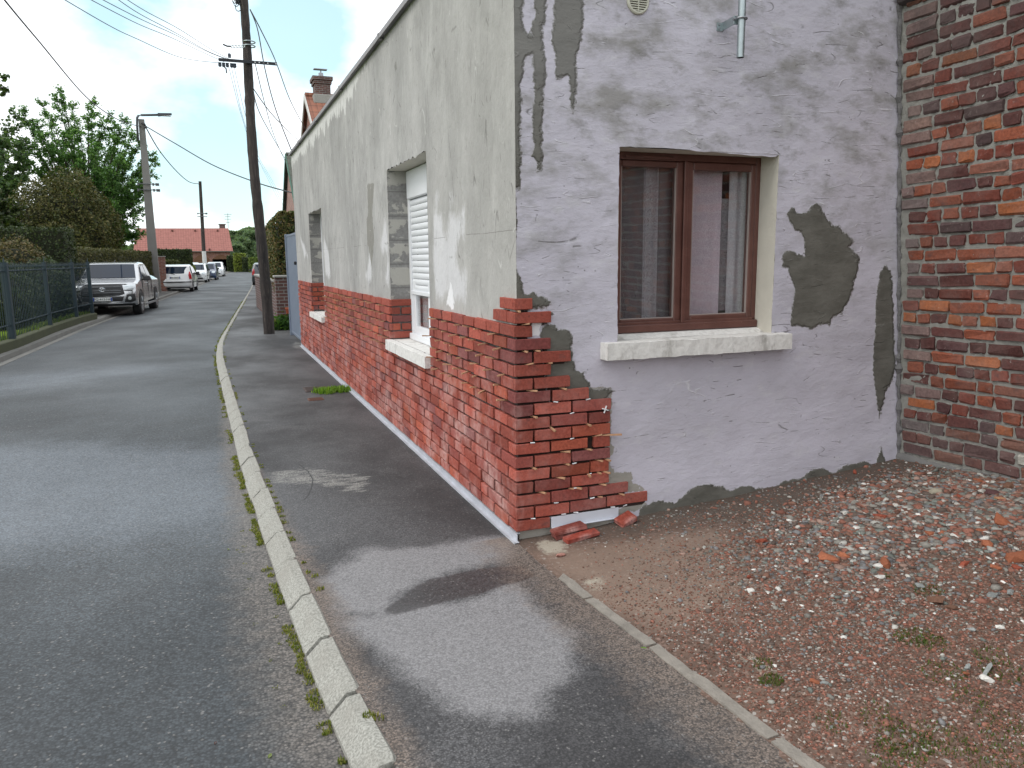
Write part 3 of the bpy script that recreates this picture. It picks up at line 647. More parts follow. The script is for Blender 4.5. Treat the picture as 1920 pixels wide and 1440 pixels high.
# yard side
us = cuts(PX, 2.98, 0.025, [WR[0], WR[1]]); vs = cuts(-0.15, HT, 0.025, [WR[2], WR[3]])
U, V, FS = holed(us, vs, [WR], None)
mort = [ony2(zp([(750, 800), (758, 788), (775, 780), (790, 803), (820, 800), (835, 792), (850, 765), (870, 760), (885, 790), (905, 820), (925, 850), (950, 845), (960, 872), (975, 868), (985, 890), (1005, 900), (985, 925), (1000, 940), (1025, 960), (1020, 1000), (1005, 1060), (985, 1120), (960, 1160), (970, 1172), (920, 1190), (910, 1225), (880, 1215), (845, 1235), (800, 1222), (765, 1220), (768, 1180), (775, 1130), (782, 1080), (765, 1040), (758, 1010), (735, 1000), (735, 950), (760, 935), (790, 955), (820, 962), (815, 900), (806, 872), (780, 858), (760, 835)], 2, 1100, 0)),
        ony2([(1660, 497), (1671, 510), (1672, 535), (1674, 560), (1676, 640), (1680, 680), (1672, 715), (1661, 735), (1654, 765), (1651, 805), (1647, 770), (1641, 725), (1637, 690), (1639, 640), (1642, 560), (1647, 530), (1650, 510)]),
        ony2(zp([(60, -30), (172, -30), (172, 190), (230, 310), (245, 200), (265, 130), (262, -30), (375, -30), (355, 50), (350, 150), (325, 230), (335, 350), (350, 480), (355, 600), (340, 700), (335, 870), (330, 1000), (322, 1180), (345, 1240), (330, 1300), (320, 1370), (275, 1365), (290, 1300), (245, 1240), (260, 1150), (245, 960), (262, 760), (255, 600), (240, 430), (185, 470), (180, 540), (150, 680), (165, 800), (150, 960), (160, 1150), (150, 1500), (60, 1500), (60, 900), (45, 500)], 4.234, 940, 0)),
        ony2(zp([(415, -30), (650, -30), (645, 200), (630, 350), (590, 450), (605, 560), (595, 700), (585, 880), (550, 910), (545, 700), (530, 600), (440, 640), (420, 600), (430, 540), (420, 400), (395, 330), (410, 180)], 4.234, 940, 0)),
        ony2(zp([(60, -1300), (120, -1200), (170, -700), (130, -300), (230, 0), (245, 70), (290, 60), (340, 40), (375, 90), (430, 85), (520, 150), (515, 190), (500, 210), (300, 215), (100, 215), (60, 0)], 5.54, 940, 540)),
        ony2(zp([(400, 440), (440, 370), (500, 365), (560, 390), (560, 440), (620, 430), (700, 450), (735, 500), (730, 620), (750, 690), (730, 750), (760, 780), (780, 850), (880, 870), (860, 930), (910, 980), (920, 1040), (1010, 1060), (1090, 1020), (1130, 1060), (1180, 1062), (1120, 1110), (1110, 1190), (500, 1190), (430, 700)], 5.54, 940, 540)),
        ony2(zp([(500, 240), (570, 235), (530, 275), (500, 300)], 5.54, 940, 540))]
pale = [ony2(zp([(900, -300), (1150, -300), (1140, 290), (1172, 330), (1165, 400), (1120, 430), (1140, 540), (1180, 575), (1300, 580), (1350, 566), (1340, 650), (1350, 705), (1410, 712), (1480, 745), (1485, 775), (1300, 790), (600, 790), (600, 0)], 5.54, 940, 780)),
        ony2(zp([(130, 1180), (1500, 880), (1662, 870), (1560, 900), (1420, 960), (600, 1300), (130, 1400)], 5.54, 940, 780))]
mort.append(ony2([(1195, 950), (1225, 937), (1262, 942), (1285, 922), (1300, 910), (1330, 906), (1370, 917), (1390, 910), (1420, 914), (1452, 910), (1465, 902), (1500, 895), (1515, 882), (1540, 876), (1558, 888), (1580, 872), (1618, 864), (1640, 872), (1650, 830), (1658, 868), (1690, 880), (1690, 960), (1195, 1020)]))
RIGHTX = {1: .205, 2: .835, 3: .70, 4: .575, 5: .578, 6: .58, 7: .58, 8: .58, 9: .58, 10: .585, 11: .445, 12: .328, 13: .21, 14: .332, 15: .212, 16: .104, 17: .214, 18: .104}
chipr = [ony2(zp([(290, 400), (320, 350), (420, 345), (400, 430), (410, 500), (270, 505)], 5.54, 940, 540))]
b = MB(); dy = 0.012 * (vnoise(U * 1.6, V * 1.9, 31) - 0.5) + 0.006 * (vnoise(U * 7, V * 9, 33) - 0.5)
Vv = np.stack([U, PX + dy - 0.03 * np.clip((0.35 - V) / 0.5, 0, 1) * (U > 0.25), V], -1)
ed = ((np.abs(U - WR[1]) < 1e-3) | (np.abs(U - WR[0]) < 1e-3)) & (V > WR[2]) & (V < WR[3]); Vv[ed, 0] += 0.006 * (vnoise(V[ed] * 22, V[ed] * 0, 3) - .5) + rng.normal(0, 0.0015, ed.sum())
ed = (np.abs(V - WR[3]) < 1e-3) & (U > WR[0]) & (U < WR[1]); Vv[ed, 2] += 0.006 + 0.016 * (vnoise(U[ed] * 14, U[ed] * 0, 5) - .5) - 0.018 * (U[ed] - WR[0])
b.arrays(Vv, FS)
b.build('wall', MT['pr'], house, smooth=True, attrs={'mortar': sdm(U, V, mort), 'pale': sdm(U, V, pale), 'chip': sdm(U, V, chipr), 'joint_shade': np.max([np.minimum(np.minimum(RIGHTX[r] - 0.012 - U, U + 1), np.minimum(V - ((r - 1) * 0.072 - (0.012 if r > 1 else 0)), r * 0.072 - 0.012 - V)) for r in range(1, 19)], 0)})
# roof, coping and back of the shell
b = MB(); b.box((0.06, 0.06, 3.25), (6.5, HL - 0.02, 3.335)); b.box((6.4, 0.06, -0.1), (6.5, HL - 0.02, 3.25)); b.box((0.06, HL - 0.03, -0.1), (6.4, HL, 3.25)); b.box((0.26, 0.3, -0.1), (6.4, HL - 0.1, 0.0)); b.box((2.7, 0.06, -0.1), (6.4, 0.1, 3.25))
b.build('shell', MT['dark'], house)
b = MB(); b.box((-0.015, -0.015, 3.346), (0.16, HL + 0.02, 3.372), 0.004); b.box((-0.02, -0.02, 3.333), (-0.012, HL + 0.02, 3.376), 0.002); b.box((0.16, -0.015, 3.346), (2.55, 0.16, 3.372), 0.004); b.box((-0.012, -0.02, 3.333), (2.53, -0.012, 3.376), 0.002)
for k in range(5): b.box((-0.024, 0.9 + k * 2.1, 3.330), (0.02, 0.96 + k * 2.1, 3.38), 0.002)
b.build('coping', simple('zinc coping', (0.21, 0.20, 0.205), 0.5, 0.2, 0.4, 6), house)
# reveals
D = 0.235
for (y0, y1, z0, z1) in (W1, W2):
    b = MB(); b.m = 0; b.quad((PX, y1, z0), (PX, y1, z1), (D, y1, z1), (D, y1, z0)); b.quad((PX, y0, z0), (D, y0, z0), (D, y0, z1), (PX, y0, z1))
    b.m = 1; b.quad((PX, y0, z1), (D, y0, z1), (D, y1, z1), (PX, y1, z1)); b.m = 2; b.quad((PX, y0, z0 - 0.01), (D, y0, z0 - 0.01), (D, y1, z0 - 0.01), (PX, y1, z0 - 0.01))
    b.build('reveal', [MT['block'], MT['cream'], MT['sill']], house)
x0, x1, z0, z1 = WR; b = MB(); DR = 0.26
b.quad((x1, PX, z0), (x1, PX, z1), (x1 - 0.006, DR, z1), (x1 - 0.006, DR, z0)); b.quad((x0, PX, z0), (x0, DR, z0), (x0, DR, z1), (x0, PX, z1)); b.quad((x0, PX, z1), (x0, DR, z1), (x1, DR, z1), (x1, PX, z1))
b.build('reveal', MT['cream'], house)
# sills
def sill(lo, hi, chip_=0.006):
    n = 24; lo = np.array(lo, float); hi = np.array(hi, float); a = int(np.argmax((hi - lo)[:2])); o = 1 - a
    prof = [(0, 0), (0, 1), (0.02, 1.0), (1, 1.0), (1, 0)]
    P = []
    for t in np.linspace(0, 1, n):
        row = []
        for (u, w) in prof:
            p = np.zeros(3); p[a] = lo[a] + t * (hi - lo)[a]; p[o] = lo[o] + u * (hi - lo)[o]; p[2] = lo[2] + w * (hi - lo)[2]
            row.append(p + rng.normal(0, chip_ * 0.10, 3) + chip_ * .35 * (rng.random() < .06) * rng.normal(0, 1, 3))
        P.append(row)
    P = np.array(P); b = MB(); b.grid(P); b.poly(P[0]); b.poly(P[-1]); return b
sill((0.523, -0.062, 0.938), (1.79, 0.13, 1.031), 0.010).build('window_sill', MT['sill'], house, recalc=True)
sill((-0.042, 1.705, 0.700), (0.24, 3.07, 0.788)).build('window_sill', MT['sill'], house, recalc=True)
sill((-0.042, 7.36, 0.625), (0.24, 8.76, 0.698)).build('window_sill', MT['sill'], house, recalc=True)
# old mortar bed behind the yard window sill
b = MB(); b.prism([(x0 - 0.002, 0.09, 1.0315), (x0 - 0.002, 0.25, 1.0315), (x0 - 0.002, 0.25, 1.066), (x0 - 0.002, 0.15, 1.056)], (x1 - x0 + 0.003, 0, 0)); b.build('sill_bed', MT['sill'], house)

# brown timber window on the yard side
win = b = None
wz0, wz1 = 1.060, 2.092; wy = 0.178
b = MB(); fr = 0.055
b.box((x0 + 0.002, wy, wz0 + 0.045), (x0 + fr, wy + 0.07, wz1), 0.004); b.box((x1 - 0.038, wy, wz0 + 0.045), (x1 - 0.002, wy + 0.07, wz1), 0.004)
b.box((x0 + fr, wy, wz1 - 0.045), (x1 - 0.038, wy + 0.07, wz1), 0.004); b.box((x0 + 0.004, wy - 0.028, wz0), (x1 - 0.004, wy + 0.07, wz0 + 0.045), 0.006)
win = b.build('timber_window', MT['brownwin'], house)
xm = 1.157; xr = x1 - 0.039; xl = x0 + fr
zt, zb = wz1 - 0.047, wz0 + 0.047
for (a, c, st, st2) in ((xl + 0.002, xm - 0.004, 0.05, 0.052), (xm + 0.004, xr - 0.002, 0.05, 0.036)):
    b = MB(); sy = wy + 0.004 if a < 1 else wy - 0.006; tp, bt = (0.036, 0.030) if a < 1 else (0.044, 0.040)
    b.box((a, sy, zb), (a + st, sy + 0.05, zt), 0.006); b.box((c - st2, sy, zb), (c, sy + 0.05, zt), 0.006)
    b.box((a + st, sy, zt - tp), (c - st2, sy + 0.05, zt), 0.006); b.box((a + st, sy, zb), (c - st2, sy + 0.05, zb + bt), 0.006)
    b.box((a - 0.0, sy - 0.014, zb - 0.006), (c, sy - 0.001, zb + 0.014), 0.004)
    b.build('sash', MT['brownwin'], win)
    MBp = MB(); MBp.box((a + st - 0.004, sy + 0.020, zb + bt - .004), (c - st2 + 0.004, sy + 0.024, zt - tp + .004)); MBp.build('pane', MT['glass'], win)
    b = MB(); b.box((a + st, sy + .006, zb + bt), (a + st + .004, sy + .0195, zt - tp)); b.box((c - st2 - .004, sy + .006, zb + bt), (c - st2, sy + .0195, zt - tp)); b.box((a + st + .0045, sy + .006, zb + bt), (c - st2 - .0045, sy + .0195, zb + bt + .005)); b.build('putty', simple('window putty', (0.30, 0.25, 0.23), .8) if a < 1 else bpy.data.materials['window putty'], win)
b = MB(); b.box((xm - 0.016, wy - 0.020, zb - 0.002), (xm + 0.010, wy - 0.0065, zt), 0.005); b.build('cover_strip', MT['brownwin'], win)
b = MB(); b.box((x0 + 0.12, wy - 0.012, wz1 - 0.036), (x0 + 0.44, wy + 0.002, wz1 - 0.022), 0.005); b.build('trickle_vent', MT['brownwin'], win)
def curtain(name, xa, xb, za, zb_, y, amp, lam, mat, label):
    n = int((xb - xa) / 0.008); X = np.linspace(xa, xb, n); Zs = np.linspace(za, zb_, 6)
    P = np.array([[(x, y + amp * math.sin(x * 2 * math.pi / lam + 0.6 * math.sin(x * 17) + 0.15 * z) + 0.3 * amp * math.sin(x * 71), z) for z in Zs] for x in X])
    b = MB(); b.grid(P); o = b.build(name, mat, smooth=True); return tag(o, label, 'curtain')
def m_net(name, col, alpha):
    m = NM(name); t = m.n('ShaderNodeBsdfTransparent'); tl = m.n('ShaderNodeBsdfTranslucent'); tl.inputs[0].default_value = (*col, 1); m.b.inputs['Base Color'].default_value = (*col, 1); m.b.inputs['Roughness'].default_value = 1
    a = m.n('ShaderNodeMixShader'); a.inputs[0].default_value = 0.12; m.t.links.new(m.b.outputs[0], a.inputs[1]); m.t.links.new(tl.outputs[0], a.inputs[2])
    c = m.n('ShaderNodeMixShader'); m.put(m.mr(m.noise(300, 1), 0.4, 0.6, alpha * 0.7, min(1, alpha * 1.25)), c.inputs[0]); m.t.links.new(t.outputs[0], c.inputs[1]); m.t.links.new(a.outputs[0], c.inputs[2])
    m.t.links.new(c.outputs[0], m.out.inputs[0]); return m.m
curtain('net_curtain', xl + 0.01, xm - 0.01, 1.08, 2.06, 0.275, 0.014, 0.14, m_net('sheer net', (0.50, 0.49, 0.53), 0.27), 'sheer grey net curtain behind the left pane of the brown window')
curtain('net_curtain', 0.93, 1.03, 1.08, 2.06, 0.255, 0.012, 0.10, m_net('sheer net fold', (0.66, 0.65, 0.70), 0.40), 'narrow bright fold of net curtain hanging in the middle of the left brown pane')
curtain('pink_curtain', 1.165, 1.475, 1.08, 2.06, 0.262, 0.004, 0.22, m_net('pink cotton', (0.62, 0.53, 0.60), 0.97), 'smooth pale pink curtain behind the right pane of the brown window')
curtain('net_curtain', 1.45, 1.56, 1.16, 1.85, 0.29, 0.004, 0.10, m_net('dim net', (0.45, 0.44, 0.47), 0.55), 'dim strip of net curtain between the pink and the white curtain')
curtain('white_curtain', 1.535, 1.70, 1.08, 2.06, 0.262, 0.006, 0.07, m_net('white cotton', (0.62, 0.62, 0.66), 0.78), 'pleated white curtain at the right edge of the brown window')
# street window with a half lowered roller shutter
sw = MB()
yA, yB, zA, zB = W2[0], W2[1], 0.80, W2[3]; sx = 0.20
sw.box((sx, yB - 0.06, zA), (sx + 0.06, yB - 0.002, zB - 0.002), 0.003); sw.box((sx, yA + 0.002, zA), (sx + 0.06, yA + 0.06, zB - 0.002), 0.003); sw.box((sx - 0.03, yA + 0.06, zA - 0.008), (sx + 0.06, yB - 0.06, zA + 0.045), 0.004)
sw = sw.build('shutter_window', MT['white_pvc'], house)
b = MB(); b.box((sx - 0.012, yA + 0.004, zB - 0.245), (sx + 0.05, yB - 0.03, zB - 0.004), 0.008); b.build('shutter_box', MT['white_pvc'], sw)
b = MB(); z = zB - 0.25; zend = 1.235
while z > zend + 0.02:
    P = []
    for t in np.linspace(0, 1, 7): P.append([(sx + 0.022 - 0.010 * math.sin(math.pi * t) ** 0.7, yA + 0.055, z - t * 0.05), (sx + 0.022 - 0.010 * math.sin(math.pi * t) ** 0.7, yB - 0.055, z - t * 0.05)])
    b.grid(np.array(P)); z -= 0.053
b.box((sx - 0.004, yA + 0.055, z - 0.03), (sx + 0.03, yB - 0.055, z + 0.004), 0.004); b.build('shutter_slats', MT['white_pvc'], sw, recalc=False)
b = MB()
for (p, q) in ((yA + 0.06, (yA + yB) / 2 - 0.002), ((yA + yB) / 2 + 0.002, yB - 0.06)):
    b.box((sx + 0.012, p, zA + 0.045), (sx + 0.055, p + 0.085, 1.30), 0.004); b.box((sx + 0.012, q - 0.085, zA + 0.045), (sx + 0.055, q, 1.30), 0.004); b.box((sx + 0.012, p + 0.085, zA + 0.045), (sx + 0.055, q - 0.085, zA + 0.11), 0.004)
b.build('sash', MT['white_pvc'], sw)
b = MB(); b.box((sx + 0.03, yA + 0.07, zA + 0.1), (sx + 0.034, yB - 0.07, 1.5)); b.build('pane', MT['glass'], sw)
b = MB(); Pb = np.array([[(sx + 0.085 + 0.008 * math.sin(y * 70), y, z) for z in (0.80, 1.2, 1.6)] for y in np.linspace(yA + 0.03, yB - 0.03, 120)]); b.grid(Pb); tag(b.build('net_curtain', m_net('white street net', (0.74, 0.74, 0.76), 0.95), smooth=True), 'white pleated curtain behind the half lowered roller shutter on the street side', 'curtain')
b = MB(); b.box((sx, W1[0], W1[2]), (sx + 0.06, W1[0] + 0.06, W1[3]), 0.003); b.box((sx, W1[1] - 0.06, W1[2]), (sx + 0.06, W1[1], W1[3]), 0.003); b.box((sx, W1[0] + 0.06, W1[3] - 0.06), (sx + 0.06, W1[1] - 0.06, W1[3]), 0.003); b.box((sx, W1[0] + 0.06, W1[2]), (sx + 0.06, W1[1] - 0.06, W1[2] + 0.06), 0.003)
w1 = b.build('white_window', MT['white_pvc'], house); b = MB(); b.box((sx + 0.03, W1[0] + 0.06, W1[2] + 0.06), (sx + 0.034, W1[1] - 0.06, W1[3] - 0.06)); b.build('pane', MT['glass'], w1)

# brick cladding: one slip per brick, dry joints
CH = 0.072; BH = 0.0590; SL = 0.216; HD = 0.104; JT = 0.0140
def newcol():
    t = rng.random()
    if t < 0.66: c = np.array((0.325, 0.082, 0.058))
    elif t < 0.82: c = np.array((0.262, 0.070, 0.056))
    elif t < 0.92: c = np.array((0.365, 0.092, 0.056))
    else: c = np.array((0.215, 0.075, 0.070))
    return c * np.clip(1 + rng.normal(0, 0.15), 0.65, 1.4)
b = MB(); TH = 0.0235
def slip(face, u0, u1, zc, col=None, h=BH):
    col = newcol() if col is None else col
    d = rng.normal(0, 0.0019); zz = zc + rng.normal(0, 0.0012); hh = (h + rng.normal(0, 0.0012)) / 2
    c = (u0 + u1) / 2; hu = (u1 - u0) / 2
    if face == 'L': b.cbox((TH / 2 + d, c, zz), (TH / 2, hu, hh), 0.0020, 0.0013, col=col)
    elif face == 'R': b.cbox((c, TH / 2 + d, zz), (hu, TH / 2, hh), 0.0022, 0.0013, col=col)
def lseg(u0, u1, zc, r):
    holes = []
    if zc > 0.70: holes.append((1.705, 3.045))
    if zc > 0.63: holes.append((7.30, 8.73))
    segs = [(u0, u1)]
    for h0, h1 in holes:
        ns = []
        for (p, q) in segs:
            if q <= h0 or p >= h1: ns.append((p, q)); continue
            if p < h0: ns.append((p, h0))
            if q > h1: ns.append((h1, q))
        segs = ns
    for p, q in segs:
        if q - p > 0.025: slip('L', p, q, zc)
pegsL = []
RIGHT = {1: [(-1, .205)], 2: [(-1, HD), (.117, .322), (.333, .578 - .02), (.566, .835)], 3: [(-1, .205), (.217, .44), (.452, .70)], 4: [(-1, HD), (.117, .33), (.342, .575)], 5: [(-1, .205), (.218, .45), (.46, .578)],
         6: [(-1, HD), (.117, .333), (.343, .58)], 7: [(-1, .205), (.217, .438), (.478, .58)], 8: [(-1, HD), (.117, .333), (.345, .58)], 9: [(-1, .205), (.217, .436), (.448, .58)], 10: [(-1, HD), (.117, .335), (.348, .585)],
         11: [(-1, .21), (.222, .445)], 12: [(-1, HD), (.116, .328)], 13: [(-1, .21)], 14: [(-1, HD), (.116, .332)], 15: [(-1, .212)], 16: [(-1, HD)], 17: [(-1, .214)], 18: [(-1, HD)]}
for r in range(1, 19):
    zc = (r - 1) * CH + CH / 2
    stretch_left = (r % 2 == 0)
    Lc = SL if stretch_left else HD
    Rr = RIGHT[r]
    # quoin brick: L-shaped slip (one return) built as two butted faces of the same colour
    col = newcol() * (0.8 if r in (15, 14, 13, 11, 9) else 1)
    if r in (15, 14, 11, 10): col = np.array((0.19, 0.055, 0.05)) * (1 + rng.normal(0, 0.08))
    slip('R', 0.0005, Rr[0][1], zc, col); 
    hh = BH / 2; b.cbox((TH / 2, (0.0245 + Lc) / 2, zc), (TH / 2, (Lc - 0.0245) / 2 + 0.0035, hh), 0.003, 0.0008, col=col)
    for (p, q) in Rr[1:]: slip('R', p, q, zc)
    JL = 0.0195; u = Lc + JL
    end = 10.62 if r <= 16 else (0.30 if r == 17 else 0)
    while u < end:
        L = SL - 0.006 + rng.normal(0, 0.006)
        if rng.random() < 0.03: L *= 0.52
        lseg(u, min(u + L, 10.64), zc, r)
        if 11 <= r <= 16 and u < 7.2 and not (1.6 < u < 3.1): pegsL.append((u + rng.uniform(0.02, 0.19), zc - CH / 2 - 0.001))
        u += L + JL + rng.normal(0, 0.0015)
# returns on the far jambs of the two street windows
for (yj, zlo, n0) in ((3.045, 0.79, 11), (8.73, 0.70, 10)):
    r = n0 + 1 if zlo > 0.75 else n0 + 1
    for k in range(5 if zlo > 0.75 else 6):
        zc = (16 - k) * CH - CH / 2
        if zc - CH / 2 < zlo - 0.02: break
        yy_ = yj + 0.0125
        if k % 2 == 0: b.cbox((0.024 + 0.088, yy_, zc), (0.088, 0.012, BH / 2), 0.003, 0.001, col=newcol() * 0.9)
        else:
            b.cbox((0.024 + 0.036, yy_, zc), (0.036, 0.012, BH / 2), 0.003, 0.001, col=newcol() * 0.9); b.cbox((0.108 + 0.046, yy_, zc), (0.042, 0.012, BH / 2), 0.003, 0.001, col=newcol() * 0.9)
b.build('brick_cladding', MT['bnew'], house)
# starter profiles under the cladding
b = MB(); b.box((-0.004, -0.02, -0.036), (0.0, 10.62, -0.002)); b.box((-0.026, -0.045, -0.040), (0.0, 10.62, -0.036)); b.box((-0.030, -0.045, -0.044), (-0.026, 10.62, -0.032)); b.box((0.0, 0.0, -0.006), (0.024, 10.62, -0.002))
b.build('starter_profile', simple('aluminium profile', (0.46, 0.47, 0.51), 0.45, 0.1, 0.3, 8), house)
b = MB(); dz = 0.012
b.prism([(0.212, 0.0, 0.064), (0.64, 0.0, 0.066), (0.64, 0.0, 0.010), (0.212, 0.0, 0.004)], (0, 0.004, 0)); b.prism([(0.212, -0.02, 0.0035), (0.645, -0.02, 0.0095), (0.645, 0.0, 0.0095), (0.212, 0.0, 0.0035)], (0, 0, -0.003))
b.build('starter_profile', simple('pale profile', (0.60, 0.62, 0.68), 0.5, 0.05, 0.1, 8), house)
# vent grille
vc = on_y((1195, 3), PX); b = MB()
b.lathe([(0.066, -0.004), (0.066, 0.006), (0.060, 0.010), (0.053, 0.010), (0.053, 0.0)], (vc[0], PX - 0.004, vc[2]), (0, -1, 0), 32); vent = b.build('vent_grille', simple('cream plastic', (0.50, 0.49, 0.41), 0.5), house)
b = MB()
for k in range(-4, 5):
    zz = k * 0.0115; hw = math.sqrt(max(0, 0.053 ** 2 - zz ** 2)); b.box((vc[0] - hw, PX - 0.0135, vc[2] + zz - 0.003), (vc[0] + hw, PX - 0.006, vc[2] + zz + 0.003), 0.001)
b.box((vc[0] - 0.003, PX - 0.0150, vc[2] - 0.052), (vc[0] + 0.003, PX - 0.0136, vc[2] + 0.052)); b.build('vent_slats', vent.data.materials[0], vent)
b = MB(); b.lathe([(0.0525, 0), (0.0525, 0.001)], (vc[0], PX - 0.0052, vc[2]), (0, -1, 0), 32); b.build('vent_back', MT['dark'], vent)

# galvanised mast pipe held off the wall by a bracket
py = -0.135; pb = on_y((1388, 108), py); pt = on_y((1392, 0), py); pr = 0.0205
mast = thing('mast_pipe', 'cut galvanised steel pipe clamped to the lilac wall above the brown window', 'pipe', (pb[0], py, pb[2]))
b = MB(); zt_ = pb[2] + 0.62
b.lathe([(0.019, 0.0), (pr, 0.0), (pr, zt_ - pb[2])], (pb[0], py, pb[2]), n=24); b.build('pipe', MT['galv'], mast, smooth=False)
b = MB(); b.lathe([(0.0178, -0.0006), (0.0178, 0.004)], (pb[0], py, pb[2]), n=20); b.build('pipe_mouth', MT['dark'], mast)
zc = on_y((1388, 36), py)[2]
b = MB(); bx = on_y((1352, 38), PX)[0]
b.prism([(bx - 0.03, PX - 0.002, zc - 0.022), (bx - 0.03, PX - 0.002, zc + 0.022), (bx + 0.012, PX - 0.002, zc + 0.022), (bx + 0.012, PX - 0.002, zc - 0.022)], (0, -0.006, 0))
b.prism([(bx, PX - 0.008, zc - 0.022), (bx, PX - 0.008, zc + 0.022), (pb[0] - 0.03, py + 0.02, zc + 0.022), (pb[0] - 0.03, py + 0.02, zc - 0.022)], (0.005, 0.004, 0))
b.box((pb[0] - 0.034, py + 0.022, zc - 0.022), (pb[0] + 0.045, py + 0.028, zc + 0.022), 0.001); b.build('bracket', MT['galv'], mast)
b = MB()
b.tube([(pb[0] - 0.034, py + 0.03, zc + 0.004), (pb[0] - 0.03, py - 0.008, zc + 0.004), (pb[0] - 0.015, py - 0.025, zc + 0.004), (pb[0], py - 0.03, zc + 0.004), (pb[0] + 0.015, py - 0.025, zc + 0.004), (pb[0] + 0.03, py - 0.008, zc + 0.004), (pb[0] + 0.034, py + 0.03, zc + 0.004)], 0.0045, 8)
for s_ in (-1, 1): b.lathe([(0.008, 0), (0.008, 0.006)], (pb[0] + s_ * 0.034, py + 0.022, zc + 0.004), (0, -1, 0), 6)
b.build('clamp', MT['steel'], mast)
b = MB()
for dz in (-0.012, 0.012): b.lathe([(0.006, 0), (0.006, 0.005)], (bx - 0.016, PX - 0.008, zc + dz), (0, -1, 0), 6)
b.build('bolt', MT['steel'], mast)

# loose wedges, shims, slips at the foot of the wall
def wedge_mesh(L, w=0.0085, h=0.0085):
    q = MB(); q.prism([(-0.028, -w / 2, -h / 2 * 0.6), (-0.028, -w / 2, h / 2 * 0.6), (L, -w / 2, h / 2), (L, -w / 2, -h / 2)], (0, w, 0)); return q
proto = None
def place_peg(p, rz, L, label, group):
    q = wedge_mesh(L, rng.uniform(0.008, 0.012), rng.uniform(0.008, 0.0105)); o = q.build('wooden_wedge', MT['wedge'])
    o.location = p; o.rotation_euler = (0, rng.normal(0, 0.12), rz + rng.normal(0, 0.22)); return tag(o, label, 'wedge', group)
for (u, z) in pegsL:
    place_peg((0.006, u, z), math.pi, rng.uniform(0.028, 0.060), 'small raw wooden wedge stuck in the upper brick joints on the street side', 'wooden wedges in the street side brick joints')
PEGR = [(195, 210), (275, 355), (265, 645), (385, 640), (300, 785), (515, 778), (335, 1065), (660, 1032), (355, 1335), (920, 1395)]
PEGR2 = [(360, 8), (540, 103), (920, 68), (1015, 190), (690, 355), (920, 328), (700, 470), (1035, 445), (1115, 432), (355, 525), (620, 625), (925, 590), (1030, 595), (1100, 575), (1070, 710), (735, 745), (795, 738), (435, 788), (1035, 842), (1258, 808)]
for (sx_, sy_), oy in [(p, 540) for p in PEGR] + [(p, 780) for p in PEGR2]:
    p = on_y((940 + sx_ / 5.54 - 3, oy + sy_ / 5.54), -0.003)
    z = round(p[2] / CH) * CH
    place_peg((p[0], 0.006, z), -math.pi / 2 + 0.25, rng.uniform(0.026, 0.042), 'small raw wooden wedge stuck in a brick joint on the yard side of the corner', 'wooden wedges in the yard side brick joints')
p = on_y((940 + 1100 / 5.54, 780 + 178 / 5.54), -0.003); o = wedge_mesh(0.085, 0.012, 0.010).build('wooden_wedge', MT['wedge']); o.location = (p[0] - 0.0, -0.002, 8 * CH - CH); o.location.z = round(p[2] / CH) * CH; o.rotation_euler = (0, 0, R_(-14)); tag(o, 'longest raw wooden wedge sticking out sideways past the right edge of the brick pier', 'wedge')
for (sx_, sy_), oy in [((565, 1172), 540), ((905, 1145), 540), ((735, 1290), 540), ((325, 256), 780), ((735, 207), 780), ((760, 470), 780), ((570, 890), 780), ((945, 848), 780), ((330, 1053), 780), ((775, 990), 780), ((650, 1010), 780), ((1160, 938), 780), ((1285, 926), 780), ((915, 575), 780), ((775, 722), 780)]:
    p = on_y((940 + sx_ / 5.54, oy + sy_ / 5.54), -0.001)
    z = round(p[2] / CH) * CH if p[2] > 0.07 else (0.0685 if p[0] > 0.21 else p[2])
    q = MB(); q.cbox((0, 0, 0), (0.013, 0.004, 0.0024), 0.0008, 0.0010); o = q.build('plastic_shim', MT['white_pvc']); o.location = (p[0], 0.0, z); o.rotation_euler = (0, rng.normal(0, 0.1), rng.normal(0, 0.2))
    tag(o, 'small white plastic shim pressed into a brick joint on the yard side of the corner', 'shim', 'white plastic shims in the brick joints')
p = on_y((940 + 1080 / 5.54, 540 + 1262 / 5.54), -0.004); q = MB(); q.box((-0.02, -0.004, -0.003), (0.02, 0.004, 0.003), 0.001)
q.box((-0.003, -0.0038, -0.022), (0.0032, 0.0042, -0.0031), 0.001); q.box((-0.003, -0.0038, 0.0031), (0.0032, 0.0042, 0.022), 0.001); o = q.build('tile_spacer', MT['white_pvc']); o.location = (p[0], -0.004, p[2]); o.rotation_euler = (0, R_(20), 0); tag(o, 'white plastic cross spacer at the right edge of the brick pier', 'spacer')
def loose(name, px, zc, half, rot, col, label, cat='brick'):
    p = on_z(px, zc); q = MB(); q.cbox((0, 0, 0), half, 0.004, 0.003, col=col); o = q.build(name, MT['bnew']); o.location = (p[0], p[1], zc); o.rotation_euler = rot; return tag(o, label, cat)
def slipat(p, half, rot, col, label):
    q = MB(); q.cbox((0, 0, 0), half, 0.004, 0.003, col=col); o = q.build('loose_brick', MT['bnew']); o.location = p; o.rotation_euler = rot; return tag(o, label, 'brick')
gz = lambda x, y: float(yard_z(x, y))
slipat((0.300, -0.052, gz(.30, -.05) + .013), (0.103, 0.030, 0.012), (0, R_(-2), R_(6)), (0.17, 0.048, 0.040), 'darkest brick slip lowest under the pale profile at the corner')
slipat((0.292, -0.056, gz(.30, -.05) + .041), (0.104, 0.031, 0.012), (R_(10), R_(-4), R_(5)), (0.20, 0.050, 0.038), 'dark red brick slip lying on top of the small stack at the corner foot')
